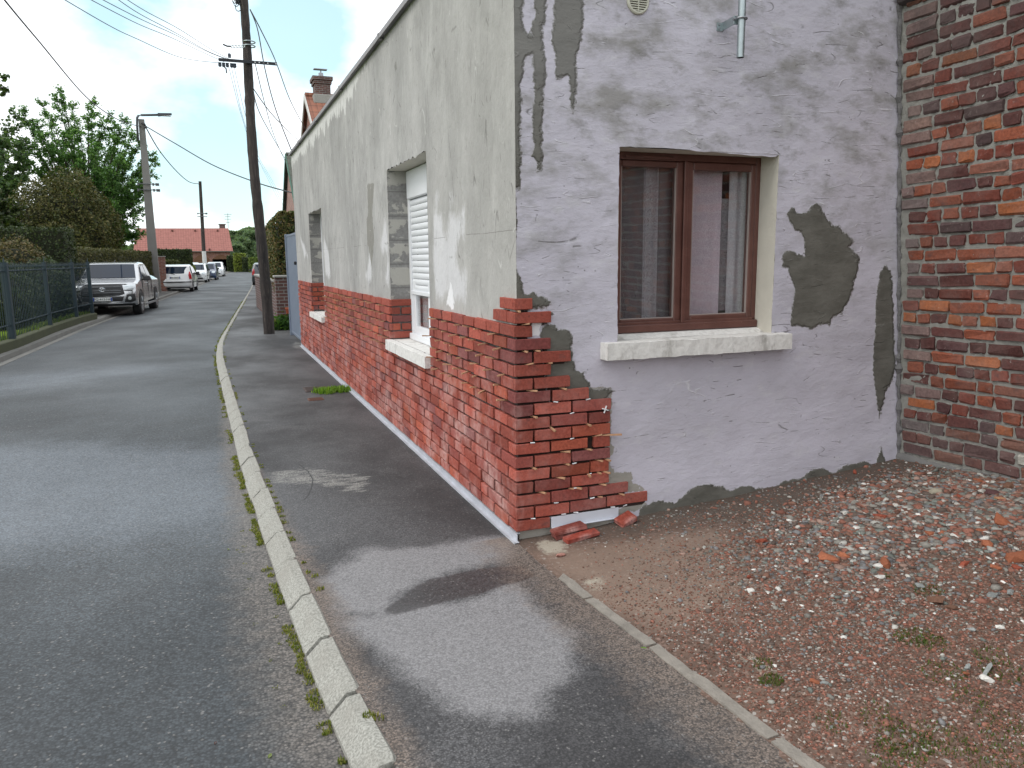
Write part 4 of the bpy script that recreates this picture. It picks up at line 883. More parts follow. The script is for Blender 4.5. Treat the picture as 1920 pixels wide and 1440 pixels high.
slipat((0.335, -0.128, gz(.33, -.13) + .015), (0.106, 0.029, 0.013), (R_(6), R_(-3), R_(8)), (0.29, 0.055, 0.036), 'bright red brick slip lying foremost on the mud at the corner foot')
slipat((0.655, -0.060, gz(.65, -.06) + .022), (0.054, 0.038, 0.014), (R_(14), R_(-14), R_(14)), (0.25, 0.055, 0.036), 'short half brick lying under the right end of the pale profile')

# ------------------------------------------------------------------ old brick gable wall
ow = thing('old_brick_wall', 'weathered dark red brick wall with pale mortar at right angles to the grey house', 'wall', (2.83, 0, 0))
def wp(y, z, d=0.0): return np.array([wallx(z, y) - d, y, z - 0.023 * y])      # d: proud of the mortar face
b = MB(); c_ = MB(); pitch = 0.0795; rz0 = 0.185
OC = [((0.175, 0.055, 0.040), 6), ((0.112, 0.048, 0.043), 6), ((0.24, 0.075, 0.043), 5), ((0.33, 0.115, 0.050), 2), ((0.105, 0.052, 0.052), 3), ((0.24, 0.10, 0.07), 2), ((0.09, 0.06, 0.06), 1)]
ocw = np.array([w for _, w in OC], float); ocw /= ocw.sum()
SGo, INo, FSo = _CB
def obrick(y0, y1, zc, h, col, cham=0.007, jit=0.0028, proud=0.0):
    P = SGo * (np.array([0.03, (y1 - y0) / 2, h / 2]) - INo * cham) + np.repeat(rng.normal(0, jit * 0.5, (24, 1)), 3, 1) * 0
    P = P + rng.normal(0, jit, P.shape)
    yc = (y0 + y1) / 2; pr_ = proud + rng.normal(0, 0.003)
    out = []
    tl = rng.normal(0, 0.012)
    for q in P:
        w = wp(yc + q[1], zc + q[2] + q[1] * tl, 0.0); out.append((w[0] + 0.020 - pr_ + q[0], w[1], w[2]))
    b._add(out, FSo, col)
for r in range(0, 42):
    zc = rz0 + r * pitch + 0.03
    y = -0.005 - rng.uniform(0, 0.06); kind = r % 2
    while y > -7.5:
        if rng.random() < 0.18: kk = 1 - kind
        else: kk = kind
        L = (0.205 if kk == 0 else 0.098) * (1 + rng.normal(0, 0.07)); gap = rng.uniform(0.010, 0.018)
        col = np.array(OC[rng.choice(len(OC), p=ocw)][0]) * (1 + rng.normal(0, 0.12))
        if zc < 0.42: col = col * 0.35 + np.array((0.10, 0.075, 0.075)) * 0.65
        if y > -0.12 and rng.random() < 0.5: col = col * 0.4 + np.array((0.20, 0.19, 0.185)) * 0.6
        if -1.3 < y < -0.75 and zc < 0.46 and zc > 0.28 and rng.random() < 0.7: col = np.array((0.42, 0.42, 0.37))
        pr_ = 0.0
        if r >= 36: pr_ = 0.0
        obrick(y - L, y, zc + rng.normal(0, 0.002), 0.0625 + rng.normal(0, 0.0018), np.clip(col, 0.02, 1), 0.0075, 0.0040, pr_)
        y -= L + gap
# two weathered oversailing courses at the top
for r, pr_ in ((38, 0.03), (39, 0.055)):
    pass
ob = b.build('brickwork', MT['bold'], ow)
b = MB(); ys_ = np.concatenate([np.arange(0.10, -2.4, -0.02), np.arange(-2.4, -7.6, -0.3)]); zs_ = np.concatenate([np.arange(0.0, 3.3, 0.02), [3.3, 3.5]])
P = np.array([[wp(y, z, -0.0030) for z in zs_] for y in ys_]); P[:, :, 0] += 0.0035 * rng.normal(0, 1, P.shape[:2])
b.grid(P[:, ::1]); b.build('mortar_bed', MT['mortar'], ow, smooth=True)
b = MB(); P = np.array([[wp(y, z + 0.012 * math.sin(y * 5) + 0.006 * rng.normal(), d + 0.006 * rng.normal()) for (z, d) in ((-0.15, 0.03), (0.06, 0.035), (0.135, 0.030), (0.165, 0.016), (0.178, -0.03))] for y in np.arange(0.03, -7.6, -0.06)])
b.grid(P[::-1]); b.build('footing', simple('grimy footing', (0.16, 0.155, 0.15), 0.95, 0, 0.45, 9, 0.8), ow, smooth=True)
b = MB(); P = np.array([[wp(y, z, d + 0.004 * rng.normal()) for (z, d) in ((2.985, 0.004), (3.0, 0.035), (3.07, 0.05), (3.14, 0.05), (3.5, 0.02))] for y in np.arange(0.0, -7.6, -0.05)])
b.grid(P[::-1]); b.build('string_course', simple('blackened brick course', (0.055, 0.045, 0.042), 0.95, 0, 0.5, 12, 0.9), ow)
# mortar squeezed into the corner joint
b = MB(); pts = [np.array([wallx(z, 0) - 0.004 + rng.normal(0, 0.004), 0.012 + rng.normal(0, 0.003), z]) for z in np.arange(0.05, 3.3, 0.035)]
b.tube(pts, [0.007 + abs(rng.normal(0, 0.007)) for _ in pts], 7); b.build('corner_mortar', simple('corner mortar', (0.15, 0.145, 0.145), 0.95, 0, 0.4, 14, 0.8), ow)

# ------------------------------------------------------------------ rubble and gravel in the yard
ICO = None
def ico():
    bm = bmesh.new(); bmesh.ops.create_icosphere(bm, subdivisions=1, radius=1); V = np.array([v.co[:] for v in bm.verts]); Fq = np.array([[v.index for v in f.verts] for f in bm.faces]); bm.free(); return V, Fq
IV, IF = ico()
def stone_field(name, n, mat, sampler, size, cols, wts, sink=0.35):
    XY = sampler(n); n = len(XY); sz = size(XY); V = np.tile(IV, (n, 1, 1))
    V = np.sign(V) * np.abs(V) ** rng.uniform(0.55, 0.95, (n, 1, 1))
    V = V * (1 + rng.normal(0, 0.16, (n, len(IV), 1)))
    V = V * np.stack([rng.uniform(0.75, 1.35, n), rng.uniform(0.55, 1.0, n), rng.uniform(0.28, 0.7, n)], 1)[:, None, :]
    th = rng.uniform(0, 6.28, n); tx = rng.normal(0, 0.3, n)
    cx_, sx_ = np.cos(tx), np.sin(tx); y_ = V[:, :, 1] * cx_[:, None] - V[:, :, 2] * sx_[:, None]; z_ = V[:, :, 1] * sx_[:, None] + V[:, :, 2] * cx_[:, None]; x_ = V[:, :, 0]
    c, s = np.cos(th)[:, None], np.sin(th)[:, None]
    V = np.stack([x_ * c - y_ * s, x_ * s + y_ * c, z_], -1) * sz[:, None, None]
    zz = yard_z(XY[:, 0], XY[:, 1]); V[:, :, 0] += XY[:, 0][:, None]; V[:, :, 1] += XY[:, 1][:, None]; V[:, :, 2] += (zz + sz * 0.25 * (1 - sink))[:, None]
    Fc = (IF[None] + (np.arange(n) * len(IV))[:, None, None]).reshape(-1, 3)
    ci = rng.choice(len(cols), n, p=np.array(wts) / sum(wts)); C = np.array(cols)[ci] * (1 + rng.normal(0, 0.14, (n, 1))); C = np.clip(np.repeat(C, len(IV), 0), 0.01, 0.9)
    me = bpy.data.meshes.new(name); me.vertices.add(n * len(IV)); me.vertices.foreach_set('co', V.astype(np.float32).ravel())
    me.loops.add(Fc.size); me.loops.foreach_set('vertex_index', Fc.astype(np.int32).ravel()); me.polygons.add(len(Fc))
    me.polygons.foreach_set('loop_start', np.arange(0, Fc.size, 3, dtype=np.int32)); me.update(calc_edges=True)
    a = me.color_attributes.new('bcol', 'FLOAT_COLOR', 'POINT'); C4 = np.ones((len(C), 4), np.float32); C4[:, :3] = C; a.data.foreach_set('color', C4.ravel())
    me.materials.append(mat); o = bpy.data.objects.new(name, me); COL.objects.link(o); return o
def dens(X, Y):
    # heavier bed in the middle and right, thin near the wall and the edging
    d = 0.16 + 1.5 * np.clip(1 - np.hypot((X - 2.0) / 1.5, (Y + 0.85 - 0.12 * (X - 1.2)) / 0.55), 0, 1) ** 0.6 + 0.5 * np.clip(1 - np.hypot((X - 0.9) / 0.8, (Y + 1.55) / 0.55), 0, 1) + 0.55 * np.clip((X - 1.3) / 1.2, 0, 1) * (Y < -0.55)
    d *= np.clip(np.hypot(X / 0.8, (Y + 0.1) / 0.7) - 0.3, 0.06, 1)
    d *= 0.30 + 1.2 * np.clip((vnoise(X * 3.1, Y * 3.1, 41, 4) - 0.3) * 1.7, 0, 1)
    return np.clip(d * np.clip((X - ex(Y) - 0.08) / 0.4, 0.03, 1), 0, 1)
def samp(n):
    out = []
    while sum(map(len, out)) < n:
        X = rng.uniform(0.06, 3.6, n); Y = rng.uniform(-2.6, 0.0, n); k = (rng.random(n) < dens(X, Y)) & (X < 2.82 - 0.027 * Y); out.append(np.stack([X[k], Y[k]], 1))
    return np.concatenate(out)[:n]
GC = [(0.23, 0.215, 0.19), (0.17, 0.165, 0.165), (0.19, 0.10, 0.072), (0.24, 0.105, 0.075), (0.40, 0.385, 0.35), (0.12, 0.09, 0.075), (0.16, 0.17, 0.15), (0.27, 0.18, 0.145), (0.62, 0.60, 0.56)]
def siz(XY): 
    big = np.clip((XY[:, 0] - 0.6) / 1.6, 0, 1) * np.clip(1.3 - np.abs(XY[:, 1] + 0.95) / 0.7, 0.2, 1)
    return np.clip(rng.lognormal(0, 0.42, len(XY)) * (0.0050 + 0.0075 * big), 0.0028, 0.027)
tag(stone_field('gravel', 26000, MT['stone'], samp, siz, GC, [4, 3.4, 4.5, 5, 1.3, 4, 3, 2.5, 0.4]), 'mixed grey, white and brick-red gravel strewn over the yard', 'gravel', kind='stuff')
def samp2(n):
    X = rng.uniform(0.05, 3.3, n * 4); Y = -2.6 * np.sqrt(rng.random(n * 4)); k = (rng.random(n * 4) < 0.80 * np.clip(np.hypot(X / 0.75, (Y + 0.15) / 0.75) - 0.25, 0.18, 1) * np.clip(0.25 + 1.2 * vnoise(X * 2.2, Y * 2.2, 77, 3), 0, 1)) & (X < 2.82) & (X > ex(Y) + 0.05 + np.abs(rng.normal(0, 0.03, n * 4))); return np.stack([X[k], Y[k]], 1)[:n]
tag(stone_field('grit', 62000, MT['stone'], samp2, lambda XY: rng.uniform(0.0018, 0.0056, len(XY)) * np.where(XY[:, 1] < -1.1, 1.15, 0.9), [(0.16, 0.078, 0.055), (0.11, 0.068, 0.050), (0.26, 0.115, 0.082), (0.28, 0.20, 0.16), (0.40, 0.37, 0.33)], [4, 3.6, 3.2, 1.0, 0.5]), 'fine reddish brown grit covering the yard soil', 'grit', kind='stuff')
# bigger pieces one can point at
RUB = [((1428, 1014), .034, 'R', 'round orange-red brick lump lying alone on the bare mud'), ((1550, 1046), .050, 'O', 'flat orange tile shard in the middle of the gravel bed'), ((1582, 1042), .034, 'O', None), ((1660, 1056), .050, 'O', 'long orange tile shard among white pebbles in mid gravel'), ((1650, 968), .045, 'R', None), ((1743, 1000), .035, 'O', None),
       ((1835, 902), .042, 'O', 'orange brick lump nearest the foot of the old brick wall'), ((1862, 926), .045, 'D', 'dark purple brick lump below the old brick wall'), ((1890, 912), .05, 'B', None), ((1876, 936), .036, 'T', 'tan round brick lump near the old brick wall'), ((1800, 932), .032, 'R', None), ((1755, 923), .05, 'S', 'flat sandy stone slab lying on bare soil near the old wall'),
       ((1880, 980), .055, 'O', 'large orange brick fragment by the right edge of the gravel'), ((1838, 996), .03, 'O', None), ((1853, 1020), .045, 'O', None), ((1905, 1044), .055, 'O', 'thick orange brick chunk cut by the right edge of the picture'), ((1808, 1056), .035, 'R', None), ((1868, 1064), .03, 'O', None), ((1905, 1064), .03, 'R', None), ((1752, 1124), .040, 'B', 'blocky brown stone right of the grass tuft in the gravel'), ((1782, 1138), .034, 'B', None),
       ((1850, 1272), .028, 'W', 'bright white stone lying lowest in the right of the yard'), ((1852, 1254), .04, 'G', 'long thin grey slate sliver beside the white stone'), ((1812, 1262), .032, 'O', 'small oblong orange brick piece beside the grey slate sliver'), ((1815, 1250), .024, 'G', None), ((1650, 1082), .026, 'W', 'white angular stone below the long orange shard'), ((1790, 1006), .03, 'W', None), ((1735, 908), .02, 'W', None), ((1408, 1107), .02, 'W', 'lone white pebble on the reddish grit left of the gravel bed'),
       ((1460, 1105), .018, 'W', None), ((1405, 1082), .022, 'R', 'small pinkish brick piece on bare mud left of the gravel bed'), ((1528, 1278), .022, 'O', 'orange brick crumb below the sandy lime trace'), ((1545, 1280), .020, 'G', None), ((1875, 1176), .024, 'W', None), ((1700, 962), .026, 'W', None), ((1770, 1000), .028, 'O', None), ((1780, 985), .03, 'W', None), ((1890, 960), .03, 'W', None),
       ((1603, 885), .03, 'R', 'red brick crumb touching the foot of the lilac wall'), ((1520, 1100), .016, 'G', None), ((1895, 1110), .03, 'G', 'greenish grey stone at the right edge of the gravel'), ((1860, 1115), .035, 'G', None), ((1820, 1180), .03, 'G', None), ((1725, 1098), .03, 'G', None), ((1052, 1040), .030, 'P', 'flat pink brick flake lying in the wet mud near the corner')]
RC = {'R': (0.26, 0.068, 0.040), 'O': (0.30, 0.105, 0.055), 'D': (0.09, 0.045, 0.045), 'B': (0.17, 0.09, 0.06), 'T': (0.36, 0.19, 0.10), 'S': (0.34, 0.31, 0.24), 'W': (0.56, 0.54, 0.50), 'G': (0.25, 0.26, 0.25), 'P': (0.42, 0.21, 0.17)}
KIND = {'R': ('brick_fragment', 'brick fragment', 'red brick fragment lying in the yard gravel'), 'O': ('brick_fragment', 'brick fragment', 'orange brick or tile fragment lying in the yard gravel'), 'B': ('brick_fragment', 'brick fragment', 'brown brick fragment lying in the yard gravel'), 'W': ('stone', 'stone', 'small white stone lying in the yard gravel'), 'G': ('stone', 'stone', 'grey stone lying in the yard gravel'), 'D': ('brick_fragment', 'brick fragment', ''), 'T': ('brick_fragment', 'brick fragment', ''), 'S': ('stone', 'stone', ''), 'P': ('brick_fragment', 'brick fragment', '')}
for (p, s_, k, lab) in RUB:
    s_ *= 0.82 if lab is None else 0.92
    w = on_z(p, 0.0)
    for _ in range(4): w = on_z(p, float(yard_z(w[0], w[1])) + s_ * 0.25)
    V = np.sign(IV) * np.abs(IV) ** rng.uniform(0.45, 0.75) * (1 + rng.normal(0, 0.14, (len(IV), 1))) * np.array([1.0, rng.uniform(0.45, 0.8), rng.uniform(0.28, 0.5)])
    if 'sliver' in (lab or ''): V = V * np.array([1.3, 0.4, 0.35])
    q = MB(); q.arrays(V * s_, IF, np.tile(np.array(RC[k]) * (1 + rng.normal(0, 0.1)), (len(IV), 1)))
    o = q.build(KIND[k][0], MT['stone']); o.location = w; o.rotation_euler = (rng.normal(0, 0.25), rng.normal(0, 0.25), rng.uniform(0, 6.28) if 'sliver' not in (lab or '') else 0.4)
    tag(o, lab or KIND[k][2], KIND[k][1], None if lab else KIND[k][2].split(' lying')[0] + 's in the yard gravel')

# ------------------------------------------------------------------ weeds, moss, drain covers, fallen leaves
def blades(b, c, rad, n, h, cols, w=0.004, lean=0.6, zf=None):
    for _ in range(n):
        a = rng.uniform(0, 6.28); r = rad * math.sqrt(rng.random()); x = c[0] + r * math.cos(a); y = c[1] + r * math.sin(a); z = c[2] if zf is None else float(zf(x, y))
        d = rng.uniform(0, 6.28); l = h * rng.uniform(0.4, 1.2); le = rng.uniform(0.1, lean) * l; ww = w * rng.uniform(0.6, 1.4)
        ux, uy = -math.sin(d) * ww, math.cos(d) * ww; tx, ty = math.cos(d) * le, math.sin(d) * le
        col = np.array(cols[rng.integers(len(cols))]) * (1 + rng.normal(0, 0.15))
        b._add([(x - ux, y - uy, z - 0.002), (x + ux, y + uy, z - 0.002), (x + ux * .7 + tx * .45, y + uy * .7 + ty * .45, z + l * .6), (x + tx, y + ty, z + l), (x - ux * .7 + tx * .45, y - uy * .7 + ty * .45, z + l * .6)], [[0, 1, 2, 4], [4, 2, 3]], np.clip(col, 0.005, 1))
GRN = [(0.075, 0.15, 0.018), (0.11, 0.19, 0.025), (0.055, 0.11, 0.018), (0.15, 0.20, 0.04)]
b = MB()
for k in range(11): blades(b, (-0.36 + k * 0.034, 5.40 + rng.normal(0, 0.05), PZ), 0.09, 90, 0.06, [(0.14, 0.26, 0.03), (0.19, 0.32, 0.04), (0.10, 0.20, 0.03), (0.24, 0.36, 0.07)], 0.006)
tag(b.build('weed_patch', MT['leaf']), 'bright green grass tuft growing from the pavement at the foot of the brick cladding', 'weeds')
b = MB(); MOSS = [(0.16, 0.19, 0.035), (0.22, 0.23, 0.05), (0.11, 0.14, 0.028), (0.27, 0.24, 0.09)]
y = -2.2
while y < 30:
    if rng.random() < (0.95 if float(vnoise(np.array(y * 3.3), np.array(0.5), 88, 2)) > 0.42 else 0.18):
        xx = kx(y) - 0.140 + rng.normal(0, 0.008); blades(b, (xx, y, RZ), rng.uniform(0.014, 0.032), 60 if y < 3 else 22, 0.017, MOSS, 0.0035 if y < 3 else 0.008, 0.9)
    if y < 1 and rng.random() < 0.25: blades(b, (kx(y) - 0.24 + rng.normal(0, 0.03), y, RZ), 0.014, 24, 0.011, MOSS, 0.003, 0.9)
    if rng.random() < 0.35 and y > 0: blades(b, (kx(y) + 0.012, y, PZ), 0.018, 14, 0.012, MOSS, 0.004, 0.9)
    y += (0.045 if y < 3 else 0.09)
for (px_, py_, n) in ((690, 1345, 60), (710, 1347, 20), (590, 1080, 14), (600, 1105, 14)):
    p = on_z((px_, py_), PZ); blades(b, p, 0.02, n, 0.018, MOSS, 0.003)
tag(b.build('moss', MT['leaf']), 'yellow-green moss growing along the foot of the kerb', 'moss', kind='stuff')
b = MB(); yz = lambda x, y: yard_z(x, y) + 0.001
for (p, rad, n) in (((1445, 1280), .035, 160), ((1430, 1250), .03, 50), ((1715, 1195), .06, 160), ((1750, 1205), .05, 90), ((1740, 1105), .05, 110), ((1660, 1080), .02, 30), ((1860, 1225), .05, 60), ((1880, 1260), .06, 90), ((1770, 1260), .06, 90), ((1700, 1400), .07, 160), ((1760, 1390), .07, 160), ((1650, 1350), .06, 70), ((1880, 1430), .08, 150), ((1680, 1430), .07, 150), ((1870, 1360), .06, 80), ((1560, 1360), .04, 40), ((1820, 1310), .05, 50)):
    w = on_z(p, 0.02); w = on_z(p, float(yard_z(w[0], w[1]))); blades(b, w, rad * 1.25, int(n * 1.5), 0.012, [(0.075, 0.115, 0.02), (0.11, 0.15, 0.03), (0.14, 0.14, 0.05)], 0.0022, 1.4, yz)
tag(b.build('yard_weeds', MT['leaf']), 'low green weeds and moss scattered through the yard gravel', 'weeds', kind='stuff')
rust = simple('rusty iron', (0.085, 0.065, 0.06), 0.8, 0.2, 0.35, 30, 0.5); rust2 = simple('red rusty iron', (0.15, 0.075, 0.055), 0.8, 0.2, 0.3, 30, 0.5)
def cover(px, sx_, sy_, mat, label, ribs):
    p = on_z(px, PZ); t = thing('drain_cover', label, 'drain cover', (p[0], p[1], PZ + 0.004)); q = MB(); q.box((p[0] - sx_, p[1] - sy_, PZ - 0.02), (p[0] + sx_, p[1] + sy_, PZ + 0.009), 0.004); q.build('cover_plate', mat, t)
    q = MB()
    for k in range(ribs): yk = p[1] - sy_ + (k + 0.5) * 2 * sy_ / ribs; q.box((p[0] - sx_ * 0.85, yk - sy_ / ribs * 0.4, PZ + 0.0091), (p[0] + sx_ * 0.85, yk + sy_ / ribs * 0.4, PZ + 0.013), 0.0015)
    q.build('ribs', mat, t)
cover((594, 730), 0.15, 0.16, rust, 'larger dark ribbed iron cover in the pavement beside the grass tuft', 6)
cover((592, 749), 0.085, 0.07, rust2, 'small reddish iron cover in front of the grass tuft', 4)
def leaf(px, z, col, label, s_=0.014):
    p = on_z(px, z); q = MB(); q.grid(np.array([[(x * s_, w * s_ * 0.45 * math.sin(math.pi * (x + 1) / 2) ** 0.8, 0.002 + 0.003 * abs(w)) for w in (-1, 0, 1)] for x in np.linspace(-0.98, 0.98, 7)]), col=col); o = q.build('fallen_leaf', MT['leaf']); o.location = (p[0], p[1], z + 0.004); o.rotation_euler = (0.1, 0.1, rng.uniform(0, 3)); tag(o, label, 'leaf')
leaf((506, 1421), RZ + 0.006, (0.30, 0.36, 0.14), 'pale green leaf on the road at the bottom of the picture'); leaf((428, 1032), RZ + 0.006, (0.22, 0.28, 0.06), 'yellow-green leaf on the road beside the kerb moss', 0.012); leaf((404, 1397), RZ + 0.006, (0.20, 0.05, 0.03), 'tiny reddish leaf lying on the dark road', 0.009)
leaf((1207, 1218), PZ + 0.012, (0.16, 0.30, 0.05), 'small green leaf lying on the concrete edging', 0.012)

# ------------------------------------------------------------------ poles and wires
def m_wood():
    m = NM('tarred pole wood'); f = m.noise(9, 5, 0.65, (1, 1, 0.08)); g = m.noise(40, 4, 0.6, (1, 1, 0.12))
    c = m.mix(m.mr(f, 0.35, 0.65), (0.012, 0.009, 0.009), (0.052, 0.040, 0.036)); c = m.mix(m.mr(g, 0.52, 0.70, 0, 0.7), c, (0.105, 0.085, 0.072)); c = m.mix(m.mr(m.noise(3.0, 4), .5, .65, 0, .6), c, (0.012, 0.010, 0.010))
    return m.fin(c, 0.85, m.bump(g, 0.8, 0.02))
MT['polewood'] = m_wood()
pole = thing('utility_pole', 'dark leaning wooden utility pole with an iron crossarm on the right pavement', 'utility pole', (-0.363, 13.45, PZ))
pb_ = np.array([-0.363, 13.45, -0.2]); ptop = on_y((453, -40), 13.45)
def ppole(t): return pb_ + (ptop - pb_) * t
b = MB(); tt = np.linspace(0, 1, 60)
b.tube([ppole(t) + np.array([0.018 * math.sin(t * 9) - 0.03 * math.sin(math.pi * t), 0, 0]) for t in tt], [0.118 - 0.036 * t + rng.normal(0, 0.0035) for t in tt], 18); b.build('pole', MT['polewood'], pole, smooth=True)
yp = 13.45
ca = on_y((410, 118), yp - 0.12); cb = on_y((519, 115), yp - 0.12); b = MB()
hx = (cb - ca) / 2; mid = (ca + cb) / 2
b.box((ca[0], yp - 0.155, mid[2] - 0.03), (cb[0], yp - 0.14, mid[2] + 0.03), 0.003); b.box((ca[0], yp - 0.139, mid[2] + 0.024), (cb[0], yp - 0.10, mid[2] + 0.031), 0.002); b.build('crossarm', MT['steel'] if False else simple('black iron', (0.022, 0.024, 0.03), 0.6, 0.3), pole)
b = MB()
for px_ in (478, 486, 494, 502, 517): q = on_y((px_, 115), yp - 0.157); b.lathe([(0.012, 0), (0.012, 0.003)], (q[0], yp - 0.1552, mid[2]), (0, -1, 0), 10)
b.build('bolt_plates', MT['white_pvc'], pole)
ins = simple('dark insulator', (0.03, 0.04, 0.06), 0.3)
for px_, s_ in ((412, 1), (419, 1), (426, 1), (431, -1), (434, 1), (438, 1), (440, 1)):
    q = on_y((px_, 118), yp - 0.12); b = MB(); b.lathe([(0.012, 0.05 * -s_), (0.012, -0.035 * s_), (0.035, -0.04 * s_), (0.028, -0.07 * s_), (0.034, -0.075 * s_), (0.03, -0.11 * s_), (0.012, -0.12 * s_)][:: (1 if s_ < 0 else 1)], (q[0], yp - 0.12, mid[2] + (0.02 if s_ < 0 else -0.01)), n=10); b.build('insulator', ins, pole, recalc=True)
b = MB(); a1 = on_y((419, 124), yp - .12); a2 = on_y((425, 137), yp - .12); b.tube([a1, (a1 + a2) / 2 + np.array([0.02, 0, 0.02]), a2], 0.014, 6); b.build('tail_wire', MT['cable'], pole)
b = MB()
for py_ in (79, 86.5): q = on_y((467, py_), yp); b.tube([q + np.array([0.117 * math.cos(a), 0.117 * math.sin(a), 0]) for a in np.linspace(0, 6.28, 20)], 0.012, 6)
b.build('band', MT['galv'], pole)
b = MB(); q0 = on_y((460, 87), yp - 0.1); q1 = on_y((433, 87), yp - 0.1); q2 = on_y((418, 83), yp - 0.1)
n = 9
for k in range(n):
    u = q0 + (q1 - q0) * k / n; v = q0 + (q1 - q0) * (k + 1) / n; b.tube([u + np.array([0, 0, 0.02 * (-1) ** k]), v + np.array([0, 0, -0.02 * (-1) ** k])], 0.006, 5)
b.tube([q0 + np.array([0, 0, .022]), q1 + np.array([0, 0, .022])], 0.005, 5); b.tube([q0 - np.array([0, 0, .022]), q1 - np.array([0, 0, .022])], 0.005, 5); b.build('side_bracket', MT['galv'], pole)
b = MB(); b.tube([q1, (q1 + q2) / 2 + np.array([0, 0, -0.015]), q2], 0.016, 6); b.build('cable_end', MT['cable'], pole)
b = MB()
for (p0, r_) in (((443, 6), .03), ((447, 14), .035), ((440, 0), .03), ((449, 4), .025)): q = on_y(p0, yp - 0.05); b.tube([q + np.array([r_ * 1.6 * math.cos(a), 0.02 * math.sin(a * 2), r_ * 2 * math.sin(a)]) for a in np.linspace(0.4, 5.6, 12)], 0.008, 5)
q = on_y((446, 2), yp); b.box((q[0] - 0.05, yp - 0.05, q[2] - 0.05), (q[0] + 0.03, yp + 0.02, q[2] + 0.1), 0.01); b.build('cable_loops', MT['cable'], pole)

lp = thing('street_lamp', 'tall grey concrete pole carrying a bent arm with a slim dark lamp head', 'street lamp', (-4.106, 40.1, -0.06)); yl = 40.1
b = MB(); lt = on_y((265, 224), yl); lb = np.array([-4.106 + 0.02, yl, -0.2]); tp = np.array([lt[0], yl, lt[2]])
for (w0, w1, h0, h1) in ((0.24, 0.13, 0.20, 0.12),):
    vs_ = [lb + np.array([sx_ * w0, sy_ * h0, 0]) for sx_, sy_ in ((-1, -1), (1, -1), (1, 1), (-1, 1))] + [tp + np.array([sx_ * w1, sy_ * h1, 0]) for sx_, sy_ in ((-1, -1), (1, -1), (1, 1), (-1, 1))]
    b._add(vs_, [[3, 2, 1, 0], [4, 5, 6, 7], [0, 1, 5, 4], [1, 2, 6, 5], [2, 3, 7, 6], [3, 0, 4, 7]])
b.build('pole', simple('cast concrete pole', (0.19, 0.185, 0.175), 0.9, 0, 0.3, 1.5, 0.3), lp)
b = MB(); pts = [on_y(p, yl - 0.2) for p in ((259, 265), (257, 235), (257, 221), (259.5, 216.8), (265, 215.8), (280, 215.6), (297, 215.3))]; b.tube(pts, 0.055, 8); b.build('arm', simple('dark steel arm', (0.07, 0.075, 0.08), 0.6, 0.3), lp, smooth=True)
b = MB(); h0 = on_y((296, 215.2), yl - 0.2); h1 = on_y((322, 214), yl - 0.2); b.prism([h0 + np.array([0, -.12, .07]), h0 + np.array([0, -.12, -.07]), h1 + np.array([0, -.12, -.035]), h1 + np.array([0, -.12, .03])], (0, 0.24, 0)); b.build('lamp_head', simple('dark lamp head', (0.05, 0.055, 0.065), 0.5, 0.2), lp)
b = MB(); g0 = h0 * 0.35 + h1 * 0.65; b.box((h0[0] + 0.15, yl - 0.28, (h0[2] + h1[2]) / 2 - 0.085), (h1[0] - 0.05, yl - 0.12, (h0[2] + h1[2]) / 2 - 0.058), 0.005); b.build('lamp_lens', MT['white_pvc'], lp)
b = MB()
for py_, xa, xb in ((345, 258, 297), (356, 258, 299)):
    q0 = on_y((xa, py_ - 0.5), yl - 0.25); q1 = on_y((xb, py_ + 0.5), yl - 0.25); b.tube([q0, q1], 0.028, 6)
    for f in (0.03, 0.75, 0.9, 0.99): q = q0 + (q1 - q0) * f; b.lathe([(0.045, -0.08), (0.045, 0.05)], q, n=8)
b.build('crossbars', simple('grey iron bars', (0.10, 0.105, 0.11), 0.6, 0.4), lp)
b = MB(); q = on_y((273, 236), yl - 0.2); b.tube([on_y((266, 231), yl - .2), on_y((271, 233), yl - .25), on_y((275, 238), yl - .2), on_y((270, 240), yl - .2)], 0.06, 6); b.build('cable_clamp', MT['cable'], lp)

fp = thing('utility_pole', 'slim far utility pole, dark above and white at its foot', 'utility pole', (-1.80, 70.0, -0.1)); yf = 70.0
f0 = on_y((384.5, 500), yf); f1 = on_y((375, 340), yf); fm = on_y((382.2, 471), yf)
b = MB(); b.tube([fm, f1], [0.17, 0.13], 10); b.build('pole', MT['polewood'], fp)
b = MB(); b.tube([np.array([f0[0], yf, -0.25]), fm], [0.2, 0.18], 10); b.build('painted_foot', simple('white paint', (0.55, 0.55, 0.54), 0.8), fp)
b = MB()
for py_ in (400, 406): b.tube([on_y((370, py_), yf - 0.2), on_y((389, py_ + 0.4), yf - 0.2)], 0.035, 6)
for px_ in (371, 386, 388): b.lathe([(0.05, 0), (0.05, 0.14)], on_y((px_, 402), yf - 0.2), n=8)
b.build('crossbars', simple('far iron', (0.12, 0.12, 0.13), 0.6), fp)
def wire(pts, ys_, r, label, group=None):
    from_ = [on_y(p, y) for p, y in zip(pts, ys_)]
    P = np.array(from_); t = np.linspace(0, len(P) - 1, 40); out = []
    for q in t:                                     # catmull-rom
        i = min(int(q), len(P) - 2); f = q - i; p0 = P[max(i - 1, 0)]; p1 = P[i]; p2 = P[i + 1]; p3 = P[min(i + 2, len(P) - 1)]
        out.append(0.5 * (2 * p1 + (p2 - p0) * f + (2 * p0 - 5 * p1 + 4 * p2 - p3) * f * f + (3 * p1 - p0 - 3 * p2 + p3) * f ** 3))
    b = MB(); b.tube(out, r, 5); tag(b.build('overhead_cable', MT['cable']), label, 'cable', group)
wire([(-30, -50), (10, 2), (70, 74), (165, 185), (225, 226), (264, 237)], [12, 14, 18, 27, 35, 40], 0.019, 'thick black cable sagging from the top left corner to the street lamp pole')
